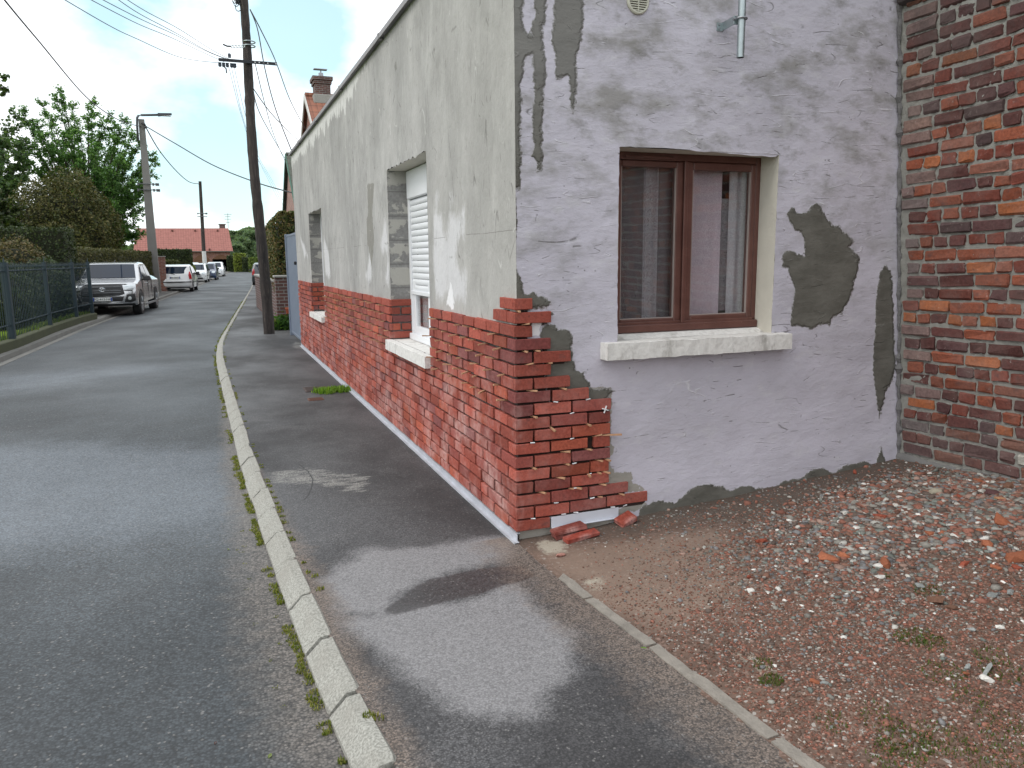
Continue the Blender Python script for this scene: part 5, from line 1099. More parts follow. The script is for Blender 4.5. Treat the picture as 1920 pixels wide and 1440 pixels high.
wire([(272, 236), (330, 270), (400, 310), (480, 342), (546, 361)], [40, 38, 35, 31, 28], 0.026, 'black cable sagging from the street lamp pole across the road to the houses at right')
wire([(273, 238), (300, 284), (332, 322), (355, 341), (374, 345)], [40, 46, 55, 64, 70], 0.030, 'cable sagging from the street lamp pole to the far utility pole')
wire([(112, -6), (205, 48), (255, 72), (340, 108), (411, 118)], [6, 7.5, 9, 11.5, 13.3], 0.005, 'lowest of the thin wires running from the upper left to the crossarm')
for k, (p) in enumerate([[(160, -6), (255, 43), (320, 70), (380, 98), (420, 116)], [(182, -6), (262, 35), (330, 66), (385, 95), (427, 112)], [(214, -6), (262, 26), (330, 62), (392, 97), (431, 112)], [(230, -6), (275, 22), (335, 54), (395, 92), (436, 114)]]):
    wire(p, [6, 7.5, 9, 11.5, 13.3], 0.0045, 'thin black wire from the upper left sky to the crossarm of the wooden pole', 'thin wires from the upper left to the crossarm')
wire([(469, 18), (483, 55), (497, 130), (517, 205), (549, 288)], [13.5, 13.4, 13, 12, 10.9], 0.011, 'thick black cable dropping from the wooden pole to the far corner of the house roof')
wire([(469, 18), (490, 58), (517, 115), (545, 190), (573, 242)], [13.5, 15, 18, 22, 28], 0.012, 'cable running from the wooden pole top to the gable of the chimney house')
for k, p in enumerate([[(428, 121), (440, 170), (455, 225), (474, 280), (502, 335), (527, 385)], [(433, 121), (444, 172), (457, 226), (480, 290), (508, 340), (532, 388)], [(438, 121), (448, 165), (460, 215), (482, 288), (510, 338), (535, 384)]]):
    wire(p, [13.35, 15, 18, 22, 28, 36], 0.0045, 'thin wire falling behind the wooden pole towards the tall hedge', 'thin wires falling behind the wooden pole')
wire([(472, 150), (484, 205), (510, 255), (537, 302)], [13.6, 17, 24, 38], 0.011, 'thin wire from the wooden pole to the green edged gable')
wire([(474, 165), (508, 212), (540, 245), (564, 268)], [13.6, 17, 23, 29], 0.011, 'thin wire from the wooden pole slanting down to the roof of the chimney house')
wire([(478, 117), (498, 200), (516, 260), (537, 308)], [13.6, 17, 24, 38], 0.009, 'faint wire beside the pole ending at the top of the green edged gable')

# ------------------------------------------------------------------ foliage helpers
def leaf_cards(centers, size, cols, normals=None, colw=None, elong=1.5):
    """numpy: one bent leaf quad per centre; returns V, F, C"""
    n = len(centers); d = rng.normal(0, 1, (n, 3)) if normals is None else normals + rng.normal(0, 0.55, (n, 3))
    d /= np.linalg.norm(d, axis=1, keepdims=True) + 1e-9
    u = np.cross(d, rng.normal(0, 1, (n, 3))); u /= np.linalg.norm(u, axis=1, keepdims=True) + 1e-9; w = np.cross(d, u)
    s = (size * rng.uniform(0.55, 1.35, n))[:, None]
    V = np.stack([centers - u * s * elong * .5, centers + w * s * .5 - u * s * .1, centers + u * s * elong * .5, centers - w * s * .5 - u * s * .1], 1).reshape(-1, 3)
    Fq = np.arange(n * 4).reshape(n, 4); ci = rng.choice(len(cols), n, p=colw)
    C = np.clip(np.array(cols)[ci] * (1 + rng.normal(0, 0.16, (n, 1))), 0.004, 1); return V, Fq, np.repeat(C, 4, 0)
def fast_mesh(name, V, Fq, C, mat, parent=None):
    if parent is not None: V = V - np.array(parent.location)
    me = bpy.data.meshes.new(name); k = Fq.shape[1]; me.vertices.add(len(V)); me.vertices.foreach_set('co', V.astype(np.float32).ravel())
    me.loops.add(Fq.size); me.loops.foreach_set('vertex_index', Fq.astype(np.int32).ravel()); me.polygons.add(len(Fq)); me.polygons.foreach_set('loop_start', np.arange(0, Fq.size, k, dtype=np.int32)); me.update(calc_edges=True)
    a = me.color_attributes.new('bcol', 'FLOAT_COLOR', 'POINT'); C4 = np.ones((len(V), 4), np.float32); C4[:, :3] = C; a.data.foreach_set('color', C4.ravel())
    me.materials.append(mat); o = bpy.data.objects.new(name, me); COL.objects.link(o)
    if parent is not None: o.parent = parent
    return o
MT['bark'] = simple('bark', (0.06, 0.048, 0.038), 0.95, 0, 0.35, 8, 0.6)
MT['hedgecore'] = simple('inner hedge twigs', (0.020, 0.022, 0.010), 1.0)
def tree(name, label, cat, base, trunk_h, limbs, leaf_n, leaf_s, cols, spread, droop=0.0, group=None, trunk_r=0.18, sub=7, colw=None):
    """limbs: list of end points (world); leaf sprays along each limb's side twigs"""
    t = thing(name, label, cat, base, 0, group); b = MB(); base = np.array(base, float); fork = base + np.array([0, 0, trunk_h])
    b.tube([base, base + np.array([0.05, 0, trunk_h * .5]), fork], [trunk_r, trunk_r * .8, trunk_r * .65], 10); b.build('trunk', MT['bark'], t, smooth=True)
    cen = []; bb = MB()
    for e in limbs:
        e = np.array(e, float); L = np.linalg.norm(e - fork); mid = fork + (e - fork) * 0.5 + np.array([0, 0, 0.10 * L]) + rng.normal(0, 0.05 * L, 3)
        pts = [fork * (1 - q) ** 2 + 2 * mid * q * (1 - q) + e * q * q for q in np.linspace(0, 1, 7)]
        bb.tube(pts, [trunk_r * 0.42 * (1 - 0.88 * q) for q in np.linspace(0, 1, 7)], 6)
        for q in np.linspace(0.25, 1.0, sub):
            p = fork * (1 - q) ** 2 + 2 * mid * q * (1 - q) + e * q * q; tan = (e - fork) / (L + 1e-9)
            for _ in range(3):
                d = tan * rng.uniform(0.3, 1.0) + rng.normal(0, 0.65, 3); d[2] += 0.15 - droop; d /= np.linalg.norm(d); ln = spread * rng.uniform(0.5, 1.2) * (1.15 - 0.55 * q)
                tip = p + d * ln; bb.tube([p, (p + tip) / 2 + np.array([0, 0, 0.05 * ln]), tip], [0.018, 0.012, 0.005], 4, cap=False)
                k = max(3, int(leaf_n * rng.uniform(0.6, 1.3))); f = rng.uniform(0.15, 1.08, k)[:, None]
                cen.append(p + (tip - p) * f + rng.normal(0, 0.10 * spread, (k, 3)) * np.array([1, 1, 0.75]))
    bb.build('limb', MT['bark'], t); cen = np.concatenate(cen)
    nn = np.tile(np.array([0, 0, 1.0]), (len(cen), 1)) * 0.8
    V, Fq, C = leaf_cards(cen, leaf_s, cols, nn, colw); fast_mesh('crown', V, Fq, C, MT['leaf'], t); return t
def hedge(name, label, lo, hi, n, leaf_s, cols, group=None, cat='hedge', wob=0.06, path=None, round_top=0.0, colw=None):
    """clipped hedge box lo..hi; sheared along y by path(y)->x shift"""
    lo = np.array(lo, float); hi = np.array(hi, float); t = thing(name, label, cat, ((lo[0] + hi[0]) / 2 + (path(lo[1]) if path else 0), lo[1], lo[2]), 0, group); sh = (lambda y: path(y)) if path else (lambda y: 0 * y)
    ins = np.array([0.09, 0.09, 0.09]); a, c = lo + ins, hi - ins; b = MB(); ny = max(2, int((hi[1] - lo[1]) / 1.5) + 1)
    P = []
    for y in np.linspace(a[1], c[1], ny):
        s = float(sh(np.array(y))); k = round_top; zs_ = c[2]
        P.append([(a[0] + s, y, lo[2]), (a[0] + s, y, zs_ - k), (a[0] + s + k * .7, y, zs_), (c[0] + s - k * .7, y, zs_), (c[0] + s, y, zs_ - k), (c[0] + s, y, lo[2])])
    P = np.array(P); b.grid(P); b.poly(P[0]); b.poly(P[-1]); b.build('branches', MT['hedgecore'], t, recalc=True)
    d = hi - lo; areas = np.array([d[1] * d[2], d[1] * d[2], d[0] * d[2], d[0] * d[1], d[0] * d[2]]); fc = rng.choice(5, n, p=areas / areas.sum()); u = rng.random((n, 3)); Pn = lo + u * d; N = np.zeros((n, 3))
    Pn[fc == 0, 0] = lo[0]; N[fc == 0, 0] = -1; Pn[fc == 1, 0] = hi[0]; N[fc == 1, 0] = 1; Pn[fc == 2, 1] = lo[1]; N[fc == 2, 1] = -1; Pn[fc == 3, 2] = hi[2]; N[fc == 3, 2] = 1; Pn[fc == 4, 1] = hi[1]; N[fc == 4, 1] = 1
    if round_top > 0:
        ex_ = np.clip(Pn[:, 2] - (hi[2] - round_top), 0, None); half = d[0] / 2; mid = (lo[0] + hi[0]) / 2; dxm = Pn[:, 0] - mid; lim = half - (ex_ / round_top) ** 2 * round_top * 0.7; Pn[:, 0] = mid + np.clip(dxm, -lim, lim)
    dep = vnoise((Pn[:, 0] + Pn[:, 1]) * 1.7, Pn[:, 2] * 1.7 + Pn[:, 0], 17) - 0.5
    Pn = Pn + N * (dep * 2 * wob + rng.normal(0, 0.02, n))[:, None] + rng.normal(0, leaf_s * 0.25, (n, 3)); Pn[:, 0] += sh(Pn[:, 1])
    V, Fq, C = leaf_cards(Pn, leaf_s, cols, N * 0.9, colw, 1.3); fast_mesh('foliage', V, Fq, C, MT['hedgeleaf'], t); return t

# ------------------------------------------------------------------ left side: fence, hedges, trees
fpath_y = np.array([4.0, 10.0, 13.07, 16.38, 19.12, 20.64]); fpath_x = np.array([-5.55, -5.22, -5.01, -4.93, -4.78, -4.60])
fence = thing('metal_fence', 'dark teal picket fence of thin spear bars on a mossy plinth at left', 'fence', (-4.9, 13.0, -0.06))
MT['teal'] = simple('teal fence paint', (0.014, 0.030, 0.040), 0.6, 0.0, 0.2, 6)
mossc = simple('mossy plinth', (0.055, 0.060, 0.030), 0.95, 0, 0.5, 7, 0.6)
b = MB(); ys_ = np.linspace(4, 20.7, 40); b.grid(np.array([[(np.interp(y, fpath_y, fpath_x) + p, y, z) for p, z in ((-0.10, -0.1), (-0.10, 0.085), (-0.08, 0.10), (0.08, 0.10), (0.10, 0.085), (0.10, -0.1))] for y in ys_])); b.build('plinth', mossc, fence, recalc=True)
def fx(y): return float(np.interp(y, fpath_y, fpath_x))
b = None
posts = [4.0, 7.0, 10.0, 13.07, 16.38, 19.12, 20.64]
for y in posts:
    b = MB(); w = 0.055 if y in (13.07,) else 0.04; b.box((fx(y) - w, y - w, -0.06), (fx(y) + w, y + w, 1.50), 0.006); b.prism([(fx(y) - w, y - w, 1.50), (fx(y) + w, y - w, 1.50), (fx(y) + w, y + w, 1.50), (fx(y) - w, y + w, 1.50)], (0, 0, 0.02)); b.lathe([(0.012, 0), (0.014, 0.03), (0.001, 0.11)], (fx(y), y, 1.52), n=6); b.build('post', MT['teal'], fence)
for ya, yb in zip(posts[:-1], posts[1:]):
    b = MB(); ya += 0.045; yb -= 0.045
    for z in (0.36, 1.36): b.tube([(fx(ya), ya, z), (fx(yb), yb, z)], 0.017, 4)
    b.build('rail', MT['teal'], fence); b = MB(); y = ya + 0.06
    while y < yb - 0.02:
        b.tube([(fx(y) + 0.02, y, 0.13), (fx(y) + 0.02, y, 1.42)], 0.0065, 5, cap=False); b.lathe([(0.010, 0), (0.013, 0.02), (0.001, 0.10)], (fx(y) + 0.02, y, 1.42), n=5); y += 0.125
    b.build('picket_panel', MT['teal'], fence)
b = MB(); blades_c = [(0.10, 0.16, 0.02), (0.16, 0.20, 0.03), (0.07, 0.11, 0.02)]
for y in np.arange(6, 20.6, 0.05): blades(b, (fx(y) - 0.13 + rng.normal(0, .03), y, 0.06), 0.05, 7, 0.13, blades_c, 0.010, 0.8)
tag(b.build('long_grass', MT['leaf']), 'bright long grass growing behind the foot of the teal fence', 'grass', kind='stuff')
DARKG = [(0.024, 0.040, 0.012), (0.036, 0.056, 0.016), (0.018, 0.028, 0.009), (0.055, 0.072, 0.022)]
OLIVE = [(0.066, 0.072, 0.022), (0.086, 0.086, 0.028), (0.046, 0.054, 0.016), (0.11, 0.10, 0.04)]
hedge('clipped_hedge', 'tallest clipped dark hedge block, flat-topped, behind the teal fence at the left edge', (-13.0, 23.0, -0.1), (-5.42, 24.6, 2.53), 30000, 0.050, DARKG, 'clipped hedges left of the road', wob=0.05)
hedge('clipped_hedge', 'long low flat clipped hedge running along the left pavement behind the silver pickup', (-6.7, 24.6, -0.1), (-5.6, 40.2, 1.98), 42000, 0.055, OLIVE, 'clipped hedges left of the road', wob=0.04, path=lambda y: (y - 24.6) * 0.094)
def bushes(name, label, c, r, n, s, cols, sq=1.0, colw=None):
    t = thing(name, label, 'shrub', (c[0], c[1], -0.1)); d = rng.normal(0, 1, (n, 3)); d /= np.linalg.norm(d, axis=1, keepdims=True)
    lump = 1 + 0.28 * (vnoise(d[:, 0] * 3 + 5, d[:, 1] * 3 + d[:, 2] * 3 + 9, 23, 3) - 0.5) * 2
    P = np.array(c) + d * np.array(r) * (lump * rng.uniform(0.80, 1.02, n))[:, None]; P = P[P[:, 2] > -0.05]
    b = MB(); 
    for k in range(9): a = rng.uniform(0, 6.28); b.tube([(c[0] + .1 * math.cos(a), c[1] + .1 * math.sin(a), -0.1), (c[0] + r[0] * .5 * math.cos(a), c[1] + r[1] * .5 * math.sin(a), c[2]), (c[0] + r[0] * .7 * math.cos(a), c[1] + r[1] * .7 * math.sin(a), c[2] + r[2] * .5)], [0.05, 0.03, 0.01], 5)
    th = np.linspace(0, math.pi, 9); ph = np.linspace(0, 2 * math.pi, 15); G = np.array([[(c[0] + .74 * r[0] * math.sin(a) * math.cos(p), c[1] + .74 * r[1] * math.sin(a) * math.sin(p), max(-0.1, c[2] + .74 * r[2] * math.cos(a))) for a in th] for p in ph]); b.grid(G); b.build('branches', MT['hedgecore'], t)
    nn = (P - np.array(c)) / np.array(r); V, Fq, C = leaf_cards(P, s, cols, nn * 0.7, colw); fast_mesh('foliage', V, Fq, C, MT['hedgeleaf'], t); return t
bushes('shrub', 'dark evergreen shrub behind the middle of the teal fence', (-6.35, 17.6, 0.55), (1.15, 1.6, 1.0), 9000, 0.055, DARKG)
bushes('shrub', 'dense dark shrub nearest the end of the teal fence beside the pickup', (-5.75, 20.2, 0.6), (0.85, 1.3, 1.0), 8000, 0.055, DARKG)
bushes('shrub', 'brownish twiggy shrub rising above the teal fence in front of the hedge block', (-6.6, 21.6, 1.15), (0.95, 0.8, 1.05), 6000, 0.05, [(0.12, 0.095, 0.035), (0.085, 0.08, 0.025), (0.16, 0.12, 0.06), (0.06, 0.06, 0.02)])
bushes('shrub', 'bright yellow-green shrub seen through the left part of the teal fence', (-7.6, 19.8, 0.5), (1.5, 0.9, 0.85), 7000, 0.06, [(0.22, 0.28, 0.02), (0.28, 0.33, 0.03), (0.15, 0.21, 0.02), (0.34, 0.36, 0.05)])
bushes('round_shrub', 'big domed olive-brown shrub with clipped outline in front of the tall tree', (-7.75, 38.0, 2.25), (2.55, 2.0, 3.3), 46000, 0.070, [(0.082, 0.084, 0.022), (0.108, 0.100, 0.032), (0.056, 0.068, 0.018), (0.14, 0.115, 0.045), (0.036, 0.048, 0.014)], colw=[.3, .25, .22, .08, .15])
TG = [(0.115, 0.225, 0.075), (0.145, 0.265, 0.090), (0.085, 0.170, 0.060), (0.185, 0.305, 0.115), (0.058, 0.122, 0.045)]
bx0 = np.array([-7.6, 46.0, -0.1])
tips = [((107, 190), 46), ((118, 183), 46), ((60, 225), 46), ((45, 215), 45.5), ((82, 200), 47), ((172, 195), 46), ((165, 208), 45), ((135, 205), 47), ((203, 224), 45), ((228, 228), 45), ((190, 240), 44.5), ((238, 252), 45), ((246, 262), 44), ((262, 275), 44), ((275, 295), 43.5), ((288, 302), 43.5), ((283, 325), 43.5), ((272, 345), 43), ((262, 365), 43), ((255, 378), 43), ((262, 398), 43.5), ((250, 420), 43), ((262, 436), 43.5), ((225, 300), 42.5), ((205, 330), 42.5), ((180, 280), 42.5), ((150, 250), 43), ((120, 260), 43), ((100, 230), 44), ((80, 260), 44), ((60, 280), 44), ((235, 350), 42.5), ((215, 390), 42.5), ((230, 430), 43), ((200, 430), 42.5), ((180, 390), 43), ((215, 270), 44), ((30, 300), 46), ((150, 310), 42.5), ((195, 445), 44), ((245, 445), 44), ((240, 310), 43.5), ((225, 455), 43.5), ((70, 240), 46), ((20, 260), 46), ((130, 300), 44), ((165, 340), 43.5), ((220, 240), 46), ((100, 290), 45)]
tree('deciduous_tree', 'tall leafy green tree with spiky upward shoots behind the hedge, left of the lamp pole', 'tree', tuple(bx0), 2.2, [on_y(p, y) for p, y in tips], 66, 0.084, TG, 0.84, 0.05, trunk_r=0.22, sub=9)
tree('deciduous_tree', 'bluish green tree cut by the left edge of the picture behind the domed shrub', 'tree', (-12.5, 44.0, -0.1), 2.0, [on_y(p, y) for p, y in (((10, 240), 44), ((30, 225), 45), ((-20, 230), 44), ((48, 270), 44), ((35, 300), 43), ((5, 300), 42), ((-30, 300), 43), ((20, 350), 42), ((-10, 370), 42), ((40, 340), 43), ((-40, 380), 42), ((15, 395), 42), ((0, 270), 43), ((50, 320), 45), ((-60, 260), 43))], 46, 0.13, [(0.080, 0.140, 0.065), (0.105, 0.165, 0.075), (0.060, 0.105, 0.05), (0.13, 0.18, 0.09)], 1.05, 0.15, trunk_r=0.22)
tree('deciduous_tree', 'dark tree low at the left edge between the hedge block and the domed shrub', 'tree', (-10.6, 35.0, -0.1), 1.6, [on_y(p, y) for p, y in (((5, 380), 34), ((20, 400), 34), ((-20, 370), 34), ((25, 420), 33), ((0, 410), 33), ((-30, 400), 34), ((35, 440), 33))], 40, 0.11, DARKG, 0.9, 0.1, trunk_r=0.14)
tree('near_tree', 'leafy twig tips of a nearer tree reaching in at the upper left edge', 'tree', (-9.6, 19.0, -0.05), 2.6, [on_y(p, 19.0) for p in ((8, 148), (3, 165), (2, 178), (-40, 120), (-60, 180), (-90, 140), (-30, 170))], 10, 0.085, [(0.08, 0.12, 0.05), (0.06, 0.10, 0.04)], 0.28, 0.0, trunk_r=0.12, sub=4)
hedge('clipped_hedge', 'low hedge with a pale green top between the lamp pole and the white hatchback', (-5.4, 47.0, -0.1), (-3.2, 49.0, 1.55), 9000, 0.07, OLIVE + [(0.10, 0.13, 0.03)], 'clipped hedges left of the road')
hedge('clipped_hedge', 'dark upright hedge block in front of the garage house', (-4.9, 58.0, -0.1), (-2.6, 60.0, 2.35), 9000, 0.08, DARKG, 'clipped hedges left of the road')
hedge('clipped_hedge', 'short bright yellow-green hedge in front of the dark hedge block', (-3.6, 55.0, -0.1), (-2.4, 56.0, 1.15), 4000, 0.07, [(0.13, 0.16, 0.02), (0.17, 0.19, 0.03), (0.09, 0.11, 0.02)], 'clipped hedges left of the road')
# brick gate pier beside the lamp pole
def brickmat(name, c1, c2, mort, sc=1.0, rough=0.9):
    m = NM(name); t = m.n('ShaderNodeTexBrick'); mp_ = m.n('ShaderNodeMapping'); mp_.inputs['Rotation'].default_value = (R_(90), 0, 0)
    gn = m.n('ShaderNodeNewGeometry'); sx_ = m.n('ShaderNodeSeparateXYZ'); m.t.links.new(m.co(), sx_.inputs[0]); cx_ = m.n('ShaderNodeCombineXYZ')
    m.put(m.math('ADD', sx_.outputs[0], sx_.outputs[1]), cx_.inputs[0]); m.put(sx_.outputs[2], cx_.inputs[1]); m.t.links.new(cx_.outputs[0], t.inputs['Vector'])
    t.inputs['Scale'].default_value = sc; t.inputs['Brick Width'].default_value = 0.23; t.inputs['Row Height'].default_value = 0.075; t.inputs['Mortar Size'].default_value = 0.010
    m.put(c1, t.inputs['Color1']); m.put(c2, t.inputs['Color2']); m.put(mort, t.inputs['Mortar'])
    f = m.noise(3, 4); c = m.mix(1, t.outputs['Color'], m.mr(f, .3, .7, .75, 1.2), 'MULTIPLY'); return m.fin(c, rough, m.bump(t.outputs['Fac'], -0.5, 0.01))
bm_red = brickmat('red brickwork', (0.19, 0.06, 0.045), (0.27, 0.085, 0.055), (0.26, 0.24, 0.21)); bm_dark = brickmat('dark brickwork', (0.085, 0.042, 0.038), (0.13, 0.055, 0.045), (0.19, 0.18, 0.17)); bm_pink = brickmat('pale brickwork', (0.30, 0.14, 0.11), (0.36, 0.17, 0.14), (0.34, 0.31, 0.28))
def pier(name, label, x0, x1, y0, y1, z1, mat, cap=0.05, capmat=None):
    t = thing(name, label, 'pillar', ((x0 + x1) / 2, y0, -0.06)); b = MB(); b.box((x0, y0, -0.1), (x1, y1, z1)); b.build('shaft', mat, t); b = MB(); b.box((x0 - .03, y0 - .03, z1), (x1 + .03, y1 + .03, z1 + cap), 0.01); b.build('cap', capmat or MT['conc'], t); return t
pier('gate_pier', 'red brick gate pier just right of the foot of the lamp pole', -3.95, -3.62, 41.6, 41.95, 1.75, bm_red)

# ------------------------------------------------------------------ right side beyond the house
gate = thing('metal_gate', 'blue-grey ribbed sheet metal gate joined to the far end of the grey house', 'gate', (0.045, 11.0, PZ))
MT['gate'] = simple('blue grey gate paint', (0.19, 0.225, 0.285), 0.5, 0.2, 0.12, 3)
b = MB(); P = []; y = 10.9; k = 0
while y < 12.88: P += [[(0.07 - (0.02 if k % 2 else 0), y, 0.0), (0.07 - (0.02 if k % 2 else 0), y, 2.0)], [(0.07 - (0.02 if k % 2 else 0), y + 0.10, 0.0), (0.07 - (0.02 if k % 2 else 0), y + 0.10, 2.0)]]; y += 0.112; k += 1
b.grid(np.array(P)); b.build('sheet', MT['gate'], gate)
b = MB(); b.box((0.03, 10.86, PZ - .03), (0.09, 10.93, 2.06), 0.004); b.build('post', MT['gate'], gate); b = MB(); b.box((0.02, 12.86, PZ - .03), (0.10, 12.95, 2.03), 0.004); b.build('post', MT['gate'], gate)
for gz_ in (1.97, 0.02): b = MB(); b.box((0.045, 10.93, gz_), (0.085, 12.86, gz_ + 0.04), 0.003); b.build('rail', MT['gate'], gate)
b = MB(); b.box((0.0, 11.10, 1.42), (0.045, 11.16, 1.48), 0.01); b.build('lock', MT['black'], gate)
pier('gate_pier', 'dark red brick pier with a stone cap between the wooden pole and the metal gate', -0.10, 0.24, 14.4, 14.75, 1.12, bm_dark)
lw = thing('low_wall', 'low dark brick wall under the tall hedge beyond the wooden pole', 'wall', (0.2, 14.8, -0.06)); b = MB(); b.box((-0.04, 14.76, -0.1), (0.16, 24, 1.0)); b.build('brickwork', bm_dark, lw, ); b = MB(); b.box((-0.07, 14.79, 1.0), (0.19, 24, 1.06), 0.01); b.build('coping', MT['conc'], lw)
hedge('conifer_hedge', 'tall rounded green and brown conifer hedge beside the far end of the grey house', (-0.02, 14.9, 0.75), (0.95, 19.5, 2.62), 44000, 0.040, [(0.055, 0.075, 0.018), (0.085, 0.095, 0.022), (0.14, 0.11, 0.035), (0.17, 0.115, 0.045), (0.035, 0.05, 0.012)], wob=0.09, round_top=0.28, path=lambda y: (y - 14.9) * 0.03)
b = MB(); cl = [(0.09, 0.12, 0.03), (0.16, 0.17, 0.05), (0.06, 0.10, 0.02)]
q = on_z((541, 588), 0.35)
ct = thing('hanging_planter', 'small orange-red clay trough on the brick pier beside the metal gate', 'planter', (0.17, 14.37, 0.33)); b = MB(); b.prism([(0.08, 14.26, 0.42), (0.27, 14.26, 0.42), (0.25, 14.28, 0.30), (0.10, 14.28, 0.30)], (0, 0.12, 0)); b.build('trough', simple('terracotta', (0.42, 0.10, 0.05), 0.8), ct)
b = MB(); b.prism([(0.07, 14.25, 0.42), (0.28, 14.25, 0.42), (0.28, 14.25, 0.445), (0.07, 14.25, 0.445)], (0, 0.14, 0)); b.build('rim', simple('terracotta rim', (0.45, 0.12, 0.06), 0.8), ct)
b = MB()
for k in range(26): blades(b, (-0.17 + rng.normal(0, .05), 14.3 + k * 0.035, PZ), 0.06, 14, 0.20, [(0.16, 0.17, 0.05), (0.10, 0.13, 0.03), (0.20, 0.19, 0.08)], 0.012)
tag(b.build('grass_strip', MT['leaf']), 'dry yellow-green grass growing between the wooden pole and the brick pier', 'grass')
P = np.array([0.06, 14.2, 0.08]) + rng.normal(0, 1, (900, 3)) * np.array([0.14, 0.06, 0.09]); P = P[P[:, 2] > -0.03]; V, Fq, C = leaf_cards(P, 0.05, [(0.05, 0.12, 0.025), (0.08, 0.16, 0.035), (0.035, 0.08, 0.02)], None)
tag(fast_mesh('leafy_weeds', V, Fq, C, MT['leaf']), 'dark green leafy weeds at the foot of the brick pier', 'weeds', kind='stuff')
MT['tile_orange'] = None
def m_tiles(name, c1, c2, sy=0.33, sx=0.24, flat=False):
    m = NM(name); o = m.sepz(); a = m.math('ABSOLUTE', m.math('SINE', m.math('MULTIPLY', o[0], math.pi / sx))); r_ = m.math('FRACT', m.math('DIVIDE', o[2], sy))
    f = m.noise(2.0, 4); g = m.noise(9, 3); c = m.mix(m.mr(f, .3, .7), c1, c2); c = m.mix(m.mr(g, .55, .75, 0, .5), c, [x * .55 for x in c1])
    c = m.mix(m.mr(r_, 0.0, 0.22, 0.6, 0), c, (0.07, 0.032, 0.025)); c = m.mix(m.mr(a, 0.0, 0.3, 0.45, 0), c, (0.05, 0.025, 0.02))
    return m.fin(c, 0.85, m.bump(m.math('ADD', a, r_), 0.7, 0.04))
def gable_house(name, label, xg, xe, yn, yf, ze, zr, wall, roofm, verge, chim=None, vergecol=(0.6, .58, .55)):
    """ridge runs along x; gable end at xg faces the street"""
    t = thing(name, label, 'house', (xg, yn, -0.1)); ym = (yn + yf) / 2; b = MB(); b.prism([(xg, yn, -0.2), (xg, yn, ze), (xg, ym, zr), (xg, yf, ze), (xg, yf, -0.2)], (xe - xg, 0, 0)); b.build('wall', wall, t)
    b = MB(); n = 26; o = 0.14
    for (ya, s_) in ((yn, -1), (yf, 1)):
        sl = (zr - ze) / (ym - yn); e = np.array([0, s_ * 0.3, -0.3 * sl]); p0 = np.array([xg - o, ya, ze + .06]) + e; p1 = np.array([xg - o, ym, zr + .06]); X_ = np.array([xe - xg + 2 * o, 0, 0]); th = np.array([0, s_ * .05, .08])
        b.prism([p0, p1, p1 + th * [0, 0, 1], p0 + th * [0, 0, 1]], X_)
    b.build('roof', roofm, t)
    b = MB()
    for (ya, s_) in ((yn, -1), (yf, 1)):
        sl = (zr - ze) / (ym - yn); p0 = np.array([xg - o - .05, ya + s_ * .3, ze - .3 * sl - .06]); p1 = np.array([xg - o - .05, ym, zr - .06]); b.prism([p0, p1, p1 + [0, 0, .24], p0 + [0, 0, .24]], (0.045, 0, 0))
    b.build('verge_board', simple(name + ' verge', vergecol, 0.7), t)
    b = MB(); b.tube([(xg - o, ym, zr + .13), (xe + o, ym, zr + .13)], 0.12, 8); b.build('ridge_tiles', roofm, t)
    if chim:
        (x0, x1, y0, y1, z0, z1) = chim; b = MB(); b.box((x0, y0, z0), (x1, y1, z1 - .28)); b.box((x0 - .05, y0 - .05, z1 - .28), (x1 + .05, y1 + .05, z1 - .14)); b.box((x0 - .1, y0 - .1, z1 - .14), (x1 + .1, y1 + .1, z1)); ch = b.build('chimney', bm_dark if chim else wall, t)
        b = MB(); b.box((x0 - .1, y0 - .12, z0 + .25), (x1 + .1, y1 + .1, z0 + .62), .02); b.build('flashing', MT['conc'], ch); b = MB(); cx_ = (x0 + x1) / 2; cy_ = (y0 + y1) / 2; b.lathe([(.11, 0), (.10, .22), (.07, .22)], (cx_, cy_, z1), n=10); b.box((cx_ - .3, cy_ - .12, z1 + .34), (cx_ + .26, cy_ + .12, z1 + .38), .01); b.tube([(cx_, cy_, z1 + .2), (cx_, cy_, z1 + .36)], .03, 6); b.build('cowl', MT['steel'], ch)
    return t
orange_t = m_tiles('orange clay tiles', (0.31, 0.125, 0.075), (0.23, 0.095, 0.065)); dark_t = m_tiles('mossy dark tiles', (0.12, 0.13, 0.10), (0.08, 0.10, 0.085))
r1 = on_y((578, 178), 31.0)
gable_house('brick_house', 'brick house with an orange tiled roof and chimney showing above the grey roof edge', r1[0], r1[0] + 11, 27.0, 35.0, 5.2, r1[2] - 0.15, bm_red, orange_t, None, (r1[0] + .25, r1[0] + .88, 30.6, 31.4, r1[2] - .65, on_y((598, 147), 31)[2]), (0.55, .53, .5))
r2 = on_y((541, 291), 40.0)
gable_house('brick_house', 'farther pale brick house whose narrow gable has a green verge, above the conifer hedge', r2[0], r2[0] + 9, 36.0, 44.0, 3.6, r2[2] - .1, bm_pink, dark_t, None, None, (0.05, 0.13, 0.09))
r3 = on_y((519, 426), 52.0); 
gable_house('white_house', 'white gable barely showing between the wooden pole and the conifer hedge', r3[0] - .1, r3[0] + 6, 48.6, 55.4, 2.3, r3[2], simple('white render', (0.6, .6, .58), .9), dark_t, None, None, (0.35, .34, .33))

